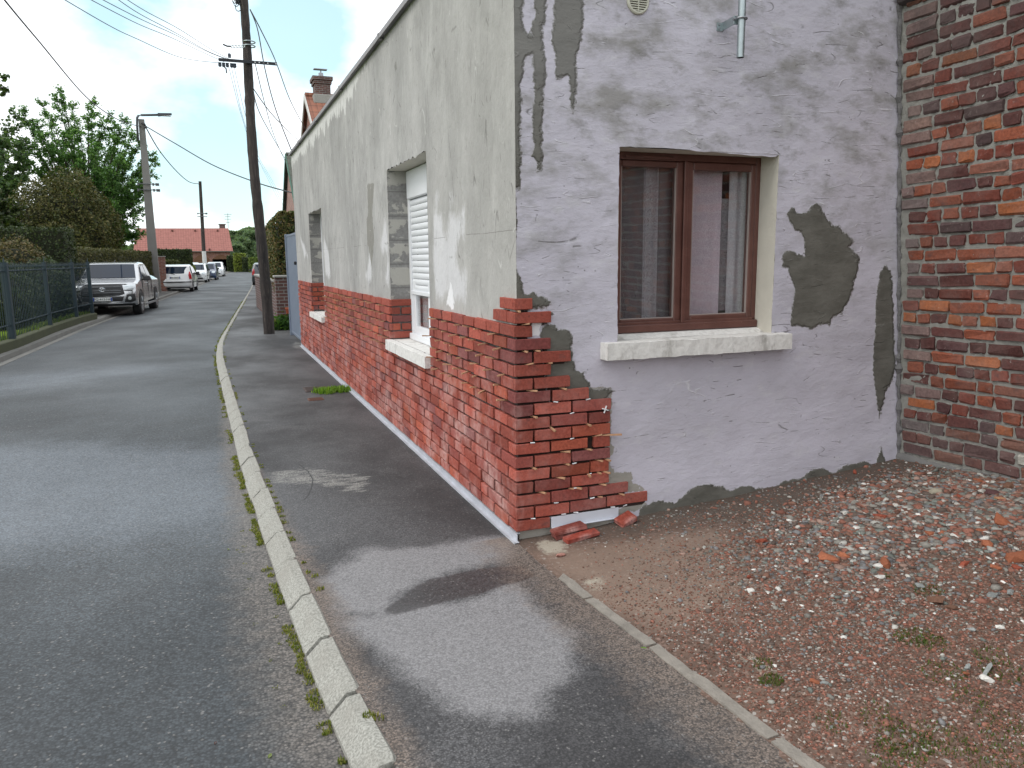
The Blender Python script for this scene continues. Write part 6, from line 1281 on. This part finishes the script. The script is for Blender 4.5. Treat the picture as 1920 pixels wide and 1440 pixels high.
# ------------------------------------------------------------------ far end of the street
YH = 140.0
hl = on_y((255, 428), YH + 5); hr = on_y((428, 428), YH + 5); el = on_y((250, 472), YH); er = on_y((437, 471), YH)
fh = thing('garage_house', 'brick house with a broad red tiled roof and arched garage doors at the street end', 'house', ((el[0] + er[0]) / 2, YH, -0.1))
b = MB(); b.box((el[0] + .3, YH + .5, -0.3), (er[0] - .5, YH + 9.5, el[2] + .05)); b.build('wall', bm_red, fh)
red_t = m_tiles('red roof tiles', (0.36, 0.145, 0.12), (0.28, 0.11, 0.092), 0.36, 0.40)
b = MB(); b._add([el, er, hr, hl, el + np.array([0, 10, 0]), er + np.array([0, 10, 0])], [[0, 1, 2, 3], [5, 4, 3, 2], [1, 5, 2], [4, 0, 3]]); b.build('roof', red_t, fh, recalc=True)
b = MB(); b.box((el[0] - .05, YH - .12, el[2] - .12), (er[0] + .05, YH, el[2] + .06)); b.build('gutter', simple('far gutter', (0.12, .10, .09), .7), fh)
b = MB(); c0 = on_y((417, 429), YH + 6); b.box((c0[0] - .5, YH + 5.7, c0[2] - .6), (c0[0] + .5, YH + 6.6, c0[2] + .7)); b.box((c0[0] - .62, YH + 5.6, c0[2] + .7), (c0[0] + .62, YH + 6.7, c0[2] + .85)); b.build('chimney', bm_dark, fh)
gd = simple('brown garage door', (0.13, 0.055, 0.022), 0.6)
for (xa, xb) in ((365, 394), (399, 432)):
    a = on_y((xa, 500), YH + .4); c = on_y((xb, 500), YH + .4); zt = on_y((xa, 486), YH + .4)[2]; b = MB(); n = 10
    arc = [(a[0] + (c[0] - a[0]) * k / n, YH + .42, zt + .75 * math.sin(math.pi * k / n)) for k in range(n + 1)]
    b.prism([(a[0], YH + .42, -.1)] + arc + [(c[0], YH + .42, -.1)], (0, .06, 0)); gdo = b.build('garage_door', gd, fh); b = MB()
    for k in range(1, 4): zz = -.1 + k * (zt + .1) / 3.4; b.box((a[0] + .1, YH + .40, zz), (c[0] - .1, YH + .419, zz + .05))
    b.build('slat_line', simple('door groove', (0.05, 0.022, 0.012), .7), gdo)
vent_tile = simple('vent tile', (0.13, .05, .04), .9)
for px_ in (323, 366, 408, 325, 350, 393):
    w = on_y((px_, 433 if px_ in (323, 366, 408) else 468), YH + (4.4 if px_ in (323, 366, 408) else .3)); b = MB(); b.box(w - [.15, .25, .1], w + [.15, .1, .2], 0.02); b.build('roof_vent', vent_tile, fh)
an = thing('tv_antenna', 'thin television antenna rising beside the right end of the red tiled roof', 'antenna', tuple(on_y((428, 432), YH + 6))); b = MB(); a0 = on_y((428, 436), YH + 6); a1 = on_y((427, 400), YH + 6); b.tube([a0, a1], .05, 5); b.build('mast', MT['steel'], an); b = MB()
for py_, w in ((402, 1.3), (406, .9), (411, 1.1), (417, .7)): q = on_y((427.2, py_), YH + 6); b.tube([q - [.5 * w, 0, 0], q + [.5 * w, 0, 0]], .035, 4)
b.build('rods', MT['steel'], an)
hedge('clipped_hedge', 'bright yellow-green clipped hedge block right of the garage house', (*on_y((441, 505), 118)[:2], -.2), (on_y((462, 505), 118)[0], 121, on_y((450, 476), 118)[2]), 5000, 0.16, [(0.14, 0.18, 0.02), (0.18, 0.22, 0.03), (0.10, 0.13, 0.02)], 'far hedges at the street end')
hedge('clipped_hedge', 'dark clipped hedge cube in the middle of the far hedges', (*on_y((457, 505), 116)[:2], -.2), (on_y((470, 505), 116)[0], 119, on_y((462, 483), 116)[2]), 3000, 0.16, DARKG, 'far hedges at the street end')
hedge('clipped_hedge', 'grass green clipped hedge farthest right beside the wooden pole', (*on_y((469, 505), 112)[:2], -.2), (on_y((492, 505), 112)[0], 114, on_y((480, 484), 112)[2]), 4000, 0.16, [(0.10, 0.15, 0.025), (0.13, 0.17, 0.03), (0.07, 0.10, 0.02)], 'far hedges at the street end')
hedge('clipped_hedge', 'low dark hedge in front of the garage doors beside the white cars', (*on_y((428, 505), 122)[:2], -.2), (on_y((444, 505), 122)[0], 124, on_y((435, 480), 122)[2]), 3000, 0.16, DARKG, 'far hedges at the street end')
fg = thing('garden_fence', 'low dark boarded garden fence below the far hedges and garage house', 'fence', (1, 126, -.1)); b = MB(); q0 = on_y((400, 500), 127); q1 = on_y((438, 500), 127)
for k in range(24): f = k / 23; x_ = q0[0] + (q1[0] - q0[0]) * f; b.box((x_ - .14, 127, -.2), (x_ + .14, 127.04, on_y((400, 486), 127)[2] + rng.normal(0, .01)))
b.build('boards', simple('dark boards', (0.11, 0.062, 0.045), .8), fg); b = MB(); b.box((q0[0], 127.045, .3), (q1[0], 127.1, .42)); b.box((q0[0], 127.045, 1.2), (q1[0], 127.1, 1.32)); b.build('rail', simple('dark rail', (0.05, 0.03, 0.025), .8), fg)
# wooded hill far behind: many trees reading as one mass
n = 52000; X_ = rng.uniform(-70, 70, n); base = 12.5 + 3.4 * (vnoise(X_ * 0.07 + 7, X_ * 0 + 2, 61, 4) - .5) * 2 - np.clip(np.abs(X_ - 12) - 14, 0, 60) * 0.10
Yd = rng.uniform(0, 30, n); Zt = base * np.sqrt(rng.uniform(0.0, 1, n)); lump = 2.2 * vnoise(X_ * .35, Zt * .42, 63, 3)
P = np.stack([X_, 330 - 6 * lump + 10 * (Zt / base) ** 2, Zt + lump * .35], 1); V, Fq, C = leaf_cards(P, 0.75, [(0.16, 0.24, 0.13), (0.20, 0.27, 0.15), (0.12, 0.19, 0.11), (0.22, 0.28, 0.15)], np.tile([0, -0.5, 0.5], (n, 1)))  # leaves paled to put distance haze into their colour
Vc = V; o = fast_mesh('woodland', Vc, Fq, C, MT['leaf']); tag(o, 'hazy green wooded rise far beyond the end of the street', 'woodland', kind='stuff')
b = MB(); xx = np.linspace(-75, 75, 61); b.grid(np.array([[(x, 336, -0.3), (x, 336, max(2, 10.2 + 3 * (float(vnoise(x * .07 + 7, 2.0, 61, 4)) - .5) * 2 - max(0, abs(x - 12) - 14) * .10)), (x, 372, -0.3)] for x in xx])); tag(b.build('hill', MT['field']), kind='structure')

# ------------------------------------------------------------------ vehicles (local: front faces -y, z = 0 at the ground)
def m_paint(name, c, metal=0.0, rough=0.28):
    m = NM(name); m.fin(m.mix(m.noise(3, 3), [x * .92 for x in c], [min(1, x * 1.06) for x in c]), rough, None, metal); m.b.inputs['Coat Weight'].default_value = 0.6; m.b.inputs['Coat Roughness'].default_value = 0.06; return m.m
PT = {'silver': m_paint('silver paint', (0.50, 0.51, 0.53), 0.80, 0.24), 'white': m_paint('white car paint', (0.68, 0.69, 0.70)), 'blue': m_paint('dark blue car paint', (0.018, 0.035, 0.085), 0.3), 'grey': m_paint('dark grey car paint', (0.05, 0.055, 0.06), 0.4)}
MT['chrome'] = simple('chrome', (0.62, 0.63, 0.65), 0.12, 0.95, 0.05); MT['trim'] = simple('black trim', (0.020, 0.020, 0.022), 0.55); MT['lampglass'] = simple('headlamp glass', (0.55, 0.58, 0.60), 0.12, 0.35, 0.25, 14); MT['tail'] = simple('red tail lamp', (0.42, 0.015, 0.02), 0.25); MT['rim'] = simple('alloy rim', (0.30, 0.30, 0.31), 0.35, 0.7); MT['plate'] = simple('number plate', (0.70, 0.71, 0.70), 0.5, 0, 0.03); MT['eublue'] = simple('plate blue', (0.02, 0.06, 0.32), 0.5); MT['lettering'] = simple('plate lettering', (0.015, 0.015, 0.018), 0.6); MT['seat'] = simple('dark interior', (0.02, 0.02, 0.022), 0.9)
Z0 = (0, 0, 0)
class Car:
    def __init__(s, name, label, cat, loc, rz, W, prof, paint, belt, taper, group='parked cars along the left side of the street', glassy=None):
        s.t = thing(name, label, cat, loc, rz, group); s.W = W; s.prof = np.array(prof, float); s.belt = belt; s.taper = taper; s.pt = PT[paint]
        ss = np.array([-1, -.97, -.88, -.6, 0, .6, .88, .97, 1]); yc = s.prof[:, 0].mean(); zc = 0.75; rows = []
        s.y0 = s.prof[:, 0].min(); s.y1 = s.prof[:, 0].max()
        for q in ss:
            a = abs(q); e = {1: 0.065, .97: 0.022}.get(a, 0.0); row = []
            for (y, z) in s.prof:
                yy_ = s.bend(y, a); zz_ = z - (e if z > zc else -e * .5) * (1 if z > zc else 1); yy_ = yy_ + e * (-1 if y > yc else 1) * .8
                row.append((q * s.hw(z), yy_, zz_))
            rows.append(row)
        b = MB(); P = np.array(rows); k = P.shape[1]
        b.grid(P)
        for i in range(len(ss) - 1): b.quad(P[i, 0], P[i + 1, 0], P[i + 1, -1], P[i, -1])
        b.poly(P[0]); b.poly(P[-1]); s.body = b.build('body', s.pt, s.t, loc=Z0, recalc=True, smooth=True)
        m_ = s.body.modifiers.new('bev', 'BEVEL'); m_.width = 0.045; m_.segments = 3; m_.limit_method = 'ANGLE'; m_.angle_limit = R_(18); m_.use_clamp_overlap = True
        s.body.modifiers.new('wn', 'WEIGHTED_NORMAL')
    def hw(s, z): return s.W / 2 - max(0, z - s.belt) * s.taper - max(0, 0.5 - z) * 0.06
    def bend(s, y, a):
        if y < s.y0 + .7: y = y + 0.20 * a ** 4 * (1 - (y - s.y0) / .7)
        if y > s.y1 - .6: y = y - 0.14 * a ** 4 * (1 - (s.y1 - y) / .6)
        return y
    def fy(s, x, z, rear=False):
        P = s.prof; best = None
        for i in range(len(P) - 1):
            z0, z1 = P[i, 1], P[i + 1, 1]
            if min(z0, z1) - 1e-6 <= z <= max(z0, z1) + 1e-6 and abs(z1 - z0) > 1e-6:
                y = P[i, 0] + (P[i + 1, 0] - P[i, 0]) * (z - z0) / (z1 - z0)
                if best is None or (y > best if rear else y < best): best = y
        if best is None: best = s.y1 if rear else s.y0
        return s.bend(best, min(1, abs(x) / s.hw(z)))
    def patch(s, name, pts, mat, d=0.03, off=0.014, rear=False, parent=None, side=1):
        sg = 1 if rear else -1; b = MB(); P = []
        dense = []
        for i in range(len(pts)):
            p, q = np.array(pts[i], float), np.array(pts[(i + 1) % len(pts)], float)
            for f in np.linspace(0, 1, 4)[:-1]: dense.append(p + (q - p) * f)
        c = np.mean(dense, 0); ring = [(x * side, s.fy(x * side, z, rear) + sg * off, z) for x, z in dense]; inn = [(x * side, s.fy(x * side, z, rear) + sg * (off + .004), z) for x, z in [c + (np.array(w) - c) * .5 for w in dense]]
        cc = (c[0] * side, s.fy(c[0] * side, c[1], rear) + sg * (off + .005), c[1]); bk = [(x, y - sg * d, z) for x, y, z in ring]; n = len(ring)
        vs = ring + inn + [cc] + bk; fs = []
        for i in range(n): j = (i + 1) % n; fs += [[i, j, n + j, n + i], [n + i, n + j, 2 * n], [j, i, 2 * n + 1 + i, 2 * n + 1 + j]]
        b._add(vs, fs); return b.build(name, mat, parent or s.t, loc=Z0, recalc=True)
    def screen(s, name, i, x0, x1, f0=0.06, f1=0.94, off=0.012, mat=None):
        """glass panel lying on the profile segment i..i+1"""
        p, q = s.prof[i], s.prof[i + 1]; d = q - p; n_ = np.array([-d[1], d[0]]); n_ /= np.linalg.norm(n_); 
        if n_[1] < 0: n_ = -n_
        a, c = p + d * f0, p + d * f1; b = MB(); G = []
        for f in np.linspace(0, 1, 5):
            w = a + (c - a) * f; hw = x0 + (x1 - x0) * f; G.append([(hw * sx_, s.bend(w[0], abs(sx_) * .9) + n_[0] * off, w[1] + n_[1] * (off - .006 * sx_ * sx_)) for sx_ in np.linspace(-1, 1, 9)])
        G = np.array(G); b.grid(G); b.grid(G[::-1] - np.array([0, n_[0], n_[1]]) * .01); return b.build(name, mat or MT['scr'], s.t, loc=Z0, recalc=False, smooth=True)
    def sidepanel(s, name, pts, mat, off=0.012, parent=None):
        for sd in (-1, 1):
            b = MB(); P = [(sd * (s.hw(z) + off), y, z) for y, z in pts]; b.prism(P, (-sd * 0.03, 0, 0)); b.build(name, mat, parent or s.t, loc=Z0)
    def wheels(s, ys_, r, w=0.21, inset=0.02, rimr=0.66):
        for y in ys_:
            for sd in (-1, 1):
                xo = sd * (s.W / 2 - inset); b = MB(); b.lathe([(r * .5, -w), (r * .93, -w), (r, -w * .8), (r, -w * .2), (r * .95, 0), (r * rimr, 0.002), (r * rimr, -.03)], (xo, y, r), (sd, 0, 0), 26); wh = b.build('wheel', MT['black'], s.t, loc=Z0, recalc=True)
                b = MB(); b.lathe([(r * rimr, -.025), (r * (rimr - .03), .004), (r * (rimr - .1), -.012), (r * .16, -.012), (r * .14, .002)], (xo, y, r), (sd, 0, 0), 26)
                for k in range(6): a = k * math.pi / 3; b.tube([(xo + sd * .001, y + r * .14 * math.cos(a), r + r * .14 * math.sin(a)), (xo + sd * .001, y + r * (rimr - .06) * math.cos(a), r + r * (rimr - .06) * math.sin(a))], .022, 5)
                b.build('rim', MT['rim'], wh, loc=Z0, recalc=True)
                b = MB(); P = [(sd * (s.W / 2 - .012 + .018), y + (r + .075) * math.cos(a), r + (r + .075) * math.sin(a)) for a in np.linspace(0, math.pi, 15)]; P = [(P[0][0], P[0][1], .30)] + P + [(P[0][0], P[-1][1], .30)]; Q = [(P[0][0], y + (r + .02) * math.cos(a), r + (r + .02) * math.sin(a)) for a in np.linspace(0, math.pi, 15)]; Q = [(Q[0][0], Q[0][1], .30)] + Q + [(Q[0][0], Q[-1][1], .30)]
                b.grid(np.array([P, Q])); b.grid(np.array([Q, [(q[0] - sd * .06, q[1], q[2]) for q in Q]])); b.build('wheel_arch', MT['trim'], s.t, loc=Z0, recalc=True)
    def plate(s, z, txt, rear=False, w=.52, h=.11):
        y = s.fy(0, z, rear); sg = 1 if rear else -1; b = MB(); b.box((-w / 2, min(y + sg * .03, y + sg * .045), z - h / 2), (w / 2, max(y + sg * .03, y + sg * .045), z + h / 2), .003); pl = b.build('number_plate', MT['plate'], s.t, loc=Z0)
        for sx_ in (-1, 1): b = MB(); b.box((sx_ * (w / 2 - .022) - .02, y + sg * .0455 - .0012, z - h / 2 + .004), (sx_ * (w / 2 - .022) + .02, y + sg * .0455 + .0012, z + h / 2 - .004)); b.build('plate_band', MT['eublue'], pl, loc=Z0)
        me = text_mesh(txt, .098); me.materials.append(MT['lettering']); o = bpy.data.objects.new('plate_lettering', me); COL.objects.link(o); o.parent = pl; o.rotation_euler = (R_(90), 0, R_(180) if rear else 0); o.location = (0, y + sg * .048, z); return pl
    def mirrors(s, y, z, mat=None):
        for sd in (-1, 1): b = MB(); b.cbox((sd * (s.W / 2 + .11), y, z), (.095, .05, .075), .035); b.tube([(sd * (s.W / 2 - .05), y + .02, z - .05), (sd * (s.W / 2 + .06), y + .01, z - .03)], .025, 6); b.build('door_mirror', mat or MT['trim'], s.t, loc=Z0)
def m_screen():
    m = NM('windscreen glass'); m.fin((0.006, 0.014, 0.030), 0.03); m.b.inputs['Specular IOR Level'].default_value = 0.28; return m.m
MT['scr'] = m_screen()
# silver pickup
pk = Car('pickup_truck', 'silver pickup truck with a black grille parked at the end of the teal fence', 'pickup truck', (-4.30, 24.75, -0.15), R_(-4.5), 1.82,
         [(-2.36, .34), (-2.46, .40), (-2.50, .56), (-2.49, .74), (-2.44, .93), (-2.30, 1.03), (-1.35, 1.14), (-.62, 1.605), (-.30, 1.655), (.50, 1.65), (.80, 1.58), (1.02, 1.12), (2.42, 1.10), (2.5, 1.02), (2.52, .50), (2.42, .40)], 'silver', 1.08, 0.30)
pk.screen('windscreen', 6, .76, .64, .05, .95)
pk.patch('grille', [(-.60, .70), (-.54, .97), (.54, .97), (.60, .70), (.45, .655), (-.45, .655)], MT['trim'], off=.020)
gr_ = [c for c in COL.objects if c.parent == pk.t and c.name.startswith('grille')][0]
for z in (.735, .80, .905): pk.patch('grille_bar', [(-.50, z), (.50, z), (.50, z + .022), (-.50, z + .022)], simple('dark chrome', (0.10, .105, .11), .3, .7) if z == .735 else bpy.data.materials['dark chrome'], off=.030, parent=gr_)
pk.patch('grille_surround', [(-.66, .985), (.66, .985), (.62, 1.005), (-.62, 1.005)], MT['trim'], off=.018)
yE = pk.fy(0, .845) - .042; b = MB()
def ell(rx, rz, cx_=0, cz=.845, r=.0085): b.tube([(cx_ + rx * math.cos(a), yE, cz + rz * math.sin(a)) for a in np.linspace(0, 2 * math.pi, 28)], r, 6)
ell(.082, .056); ell(.030, .052); ell(.056, .019, 0, .870); b.build('emblem', MT['chrome'], pk.t, loc=Z0)
for sd in (-1, 1):
    pk.patch('headlight', [(.60, .83), (.57, .96), (.74, .995), (.885, .985), (.895, .86), (.80, .815)], MT['lampglass'], off=.018, side=sd)
    pk.patch('headlight_bezel', [(.58, .83), (.60, .805), (.80, .795), (.80, .812)], MT['trim'], off=.024, side=sd)
    pk.patch('fog_recess', [(.58, .46), (.66, .69), (.86, .70), (.88, .50), (.74, .44)], MT['trim'], off=.014, side=sd)
    b = MB(); y = pk.fy(.73, .57) - .03; b.lathe([(.052, 0), (.052, .012), (.04, .016)], (sd * .73, y, .57), (0, -1, 0), 14); b.build('fog_lamp', MT['lampglass'], pk.t, loc=Z0)
pk.patch('lower_intake', [(-.52, .48), (-.58, .635), (.58, .635), (.52, .48)], MT['trim'], off=.016)
pk.patch('bumper_bar', [(-.60, .42), (-.54, .475), (.54, .475), (.60, .42)], PT['silver'], off=.05)
pk.patch('skid_plate', [(-.86, .345), (-.84, .415), (.84, .415), (.86, .345)], MT['trim'], off=.02)
pk.plate(.555, 'FQ-413-NK'); pk.wheels((-1.55, 1.52), .37, .24, -.015)
for sgl in ([(-1.06, 1.13), (-.56, 1.50), (-.06, 1.56), (-.02, 1.13)], [(.04, 1.13), (.02, 1.555), (.42, 1.54), (.66, 1.30), (.70, 1.13)]): pk.sidepanel('side_window', sgl, MT['scr'])
for yl_ in (-1.08, .0, .72): pk.sidepanel('door_seam', [(yl_, .48), (yl_ + .012, .48), (yl_ + .012, 1.09), (yl_, 1.09)], MT['trim'], off=.004)
pk.sidepanel('door_handle', [(-.30, .97), (-.10, .97), (-.10, 1.005), (-.30, 1.005)], MT['chrome'], off=.03)
pk.sidepanel('side_step', [(-1.05, .30), (1.0, .30), (1.0, .36), (-1.05, .36)], MT['rim'], off=.08)
pk.mirrors(-.92, 1.14)
b = MB(); yy_ = np.linspace(1.06, 2.46, 8); b.grid(np.array([[(.80 * sx_, y, 1.10 + .14 * math.sqrt(max(0, 1 - sx_ ** 6)) * (1 - .35 * (y - 1.06) / 1.4)) for sx_ in np.linspace(-1, 1, 13)] for y in yy_])); b.poly([(.80 * sx_, 1.06, 1.10 + .14 * math.sqrt(max(0, 1 - sx_ ** 6))) for sx_ in np.linspace(-1, 1, 13)]); b.build('bed_cover', PT['silver'], pk.t, loc=Z0, smooth=True)
b = MB(); b.tube([(0.0, -.2, 1.66), (0.0, -.12, 1.72)], .02, 6); b.build('roof_aerial', MT['trim'], pk.t, loc=Z0)
HATCH = [(-1.85, .22), (-1.93, .40), (-1.90, .66), (-1.80, .80), (-1.05, .97), (-.30, 1.43), (.15, 1.50), (1.15, 1.47), (1.50, 1.40), (1.80, .98), (1.86, .70), (1.90, .58), (1.88, .36), (1.78, .24)]
def rearcar(c, txt):
    c.screen('rear_window', 8, .58, .60, .06, .92)
    for sd in (-1, 1): c.patch('tail_lamp', [(.70, .72), (.66, .92), (.70, 1.13), (.755, 1.10), (.81, .90), (.83, .72)], MT['tail'], off=.016, rear=True, side=sd)
    c.patch('bumper_strip', [(-.80, .535), (-.80, .60), (.80, .60), (.80, .535)], MT['trim'], off=.02, rear=True); c.plate(.80, txt, True); c.patch('underside', [(-.70, .24), (-.72, .30), (.72, .30), (.70, .24)], MT['trim'], off=.012, rear=True)
    b = MB(); b.tube([(.45, 1.80, .24), (.45, 1.92, .235)], .035, 8); b.build('exhaust', MT['trim'], c.t, loc=Z0)
    b = MB(); b.tube([(0, 1.815, .965), (0.28, 1.775, 1.05)], .010, 5); b.build('wiper', MT['trim'], c.t, loc=Z0)
def common(c, r=.30, wb=(-1.25, 1.22), side=True):
    c.wheels(wb, r, .19, -.002)
    for sgl in ([(-.80, 1.0), (-.25, 1.34), (.20, 1.41), (.20, 1.0)], [(.26, 1.0), (.26, 1.41), (.95, 1.38), (1.30, 1.02)]): c.sidepanel('side_window', sgl, MT['scr'])
    for y in (-.86, .225, 1.0): c.sidepanel('door_seam', [(y, .35), (y + .012, .35), (y + .012, .97), (y, .97)], MT['trim'], off=.004)
    c.sidepanel('side_moulding', [(-.85, .52), (1.0, .52), (1.0, .57), (-.85, .57)], MT['trim'], off=.018); c.mirrors(-.62, 1.0)
wh = Car('hatchback_car', 'white hatchback seen from behind, parked beside the foot of the lamp pole', 'car', (-3.06, 43.6, -0.15), R_(176.0), 1.66, HATCH, 'white', .98, .30); rearcar(wh, 'BX-739-GF'); common(wh)
wh.t.rotation_euler[2] = R_(-4); wh.t.location.y = 43.4
def frontcar(c, txt=None, lampz=.72):
    c.screen('windscreen', 4, .66, .57, .05, .95)
    for sd in (-1, 1): c.patch('headlight', [(.50, lampz - .06), (.50, lampz + .06), (.62, lampz + .10), (.76, lampz + .09), (.78, lampz - .02), (.66, lampz - .09)], MT['lampglass'], off=.016, side=sd)
    c.patch('grille', [(-.40, .60), (-.42, .70), (.42, .70), (.40, .60)], MT['trim'], off=.016); c.patch('lower_intake', [(-.58, .30), (-.55, .42), (.55, .42), (.58, .30)], MT['trim'], off=.016); c.patch('bumper_strip', [(-.80, .50), (-.80, .545), (.80, .545), (.80, .50)], MT['trim'], off=.016)
    if txt: c.plate(.47, txt)
def at_ground(px, z=-.15): return on_z(px, z)
c1 = Car('compact_car', 'white compact car facing the camera, right behind the white hatchback', 'car', (-2.38, 63.0, -0.15), R_(-4), 1.68, HATCH, 'white', .98, .30); frontcar(c1); common(c1)
c2 = Car('compact_car', 'dark blue car parked between the two front-facing white cars', 'car', (-1.62, 70.5, -0.15), R_(-4), 1.70, HATCH, 'blue', .98, .30); frontcar(c2); common(c2)
c3 = Car('compact_car', 'farthest white car at the street end, facing the camera behind the blue car', 'car', (-0.78, 86.5, -0.15), R_(-4), 1.80, [(y * 1.08, z * 1.05) for y, z in HATCH], 'white', 1.02, .30); frontcar(c3, None, .78); common(c3, .32)
c4 = Car('parked_car', 'white car roof just showing over the other cars by the far pole', 'car', (-3.1, 78.0, -0.10), R_(-4), 1.75, HATCH, 'white', .98, .30); frontcar(c4); common(c4)
c5 = Car('parked_car', 'dark car with red tail lamps half hidden behind the wooden utility pole', 'car', (2.05, 50.5, -0.12), R_(-4), 1.70, HATCH, 'grey', .98, .30, group='cars parked right of the street'); rearcar(c5, 'DK-482-RW'); common(c5)
for c in (wh, c5): c.t.rotation_euler[2] = R_(176)     # seen from behind: turn them round
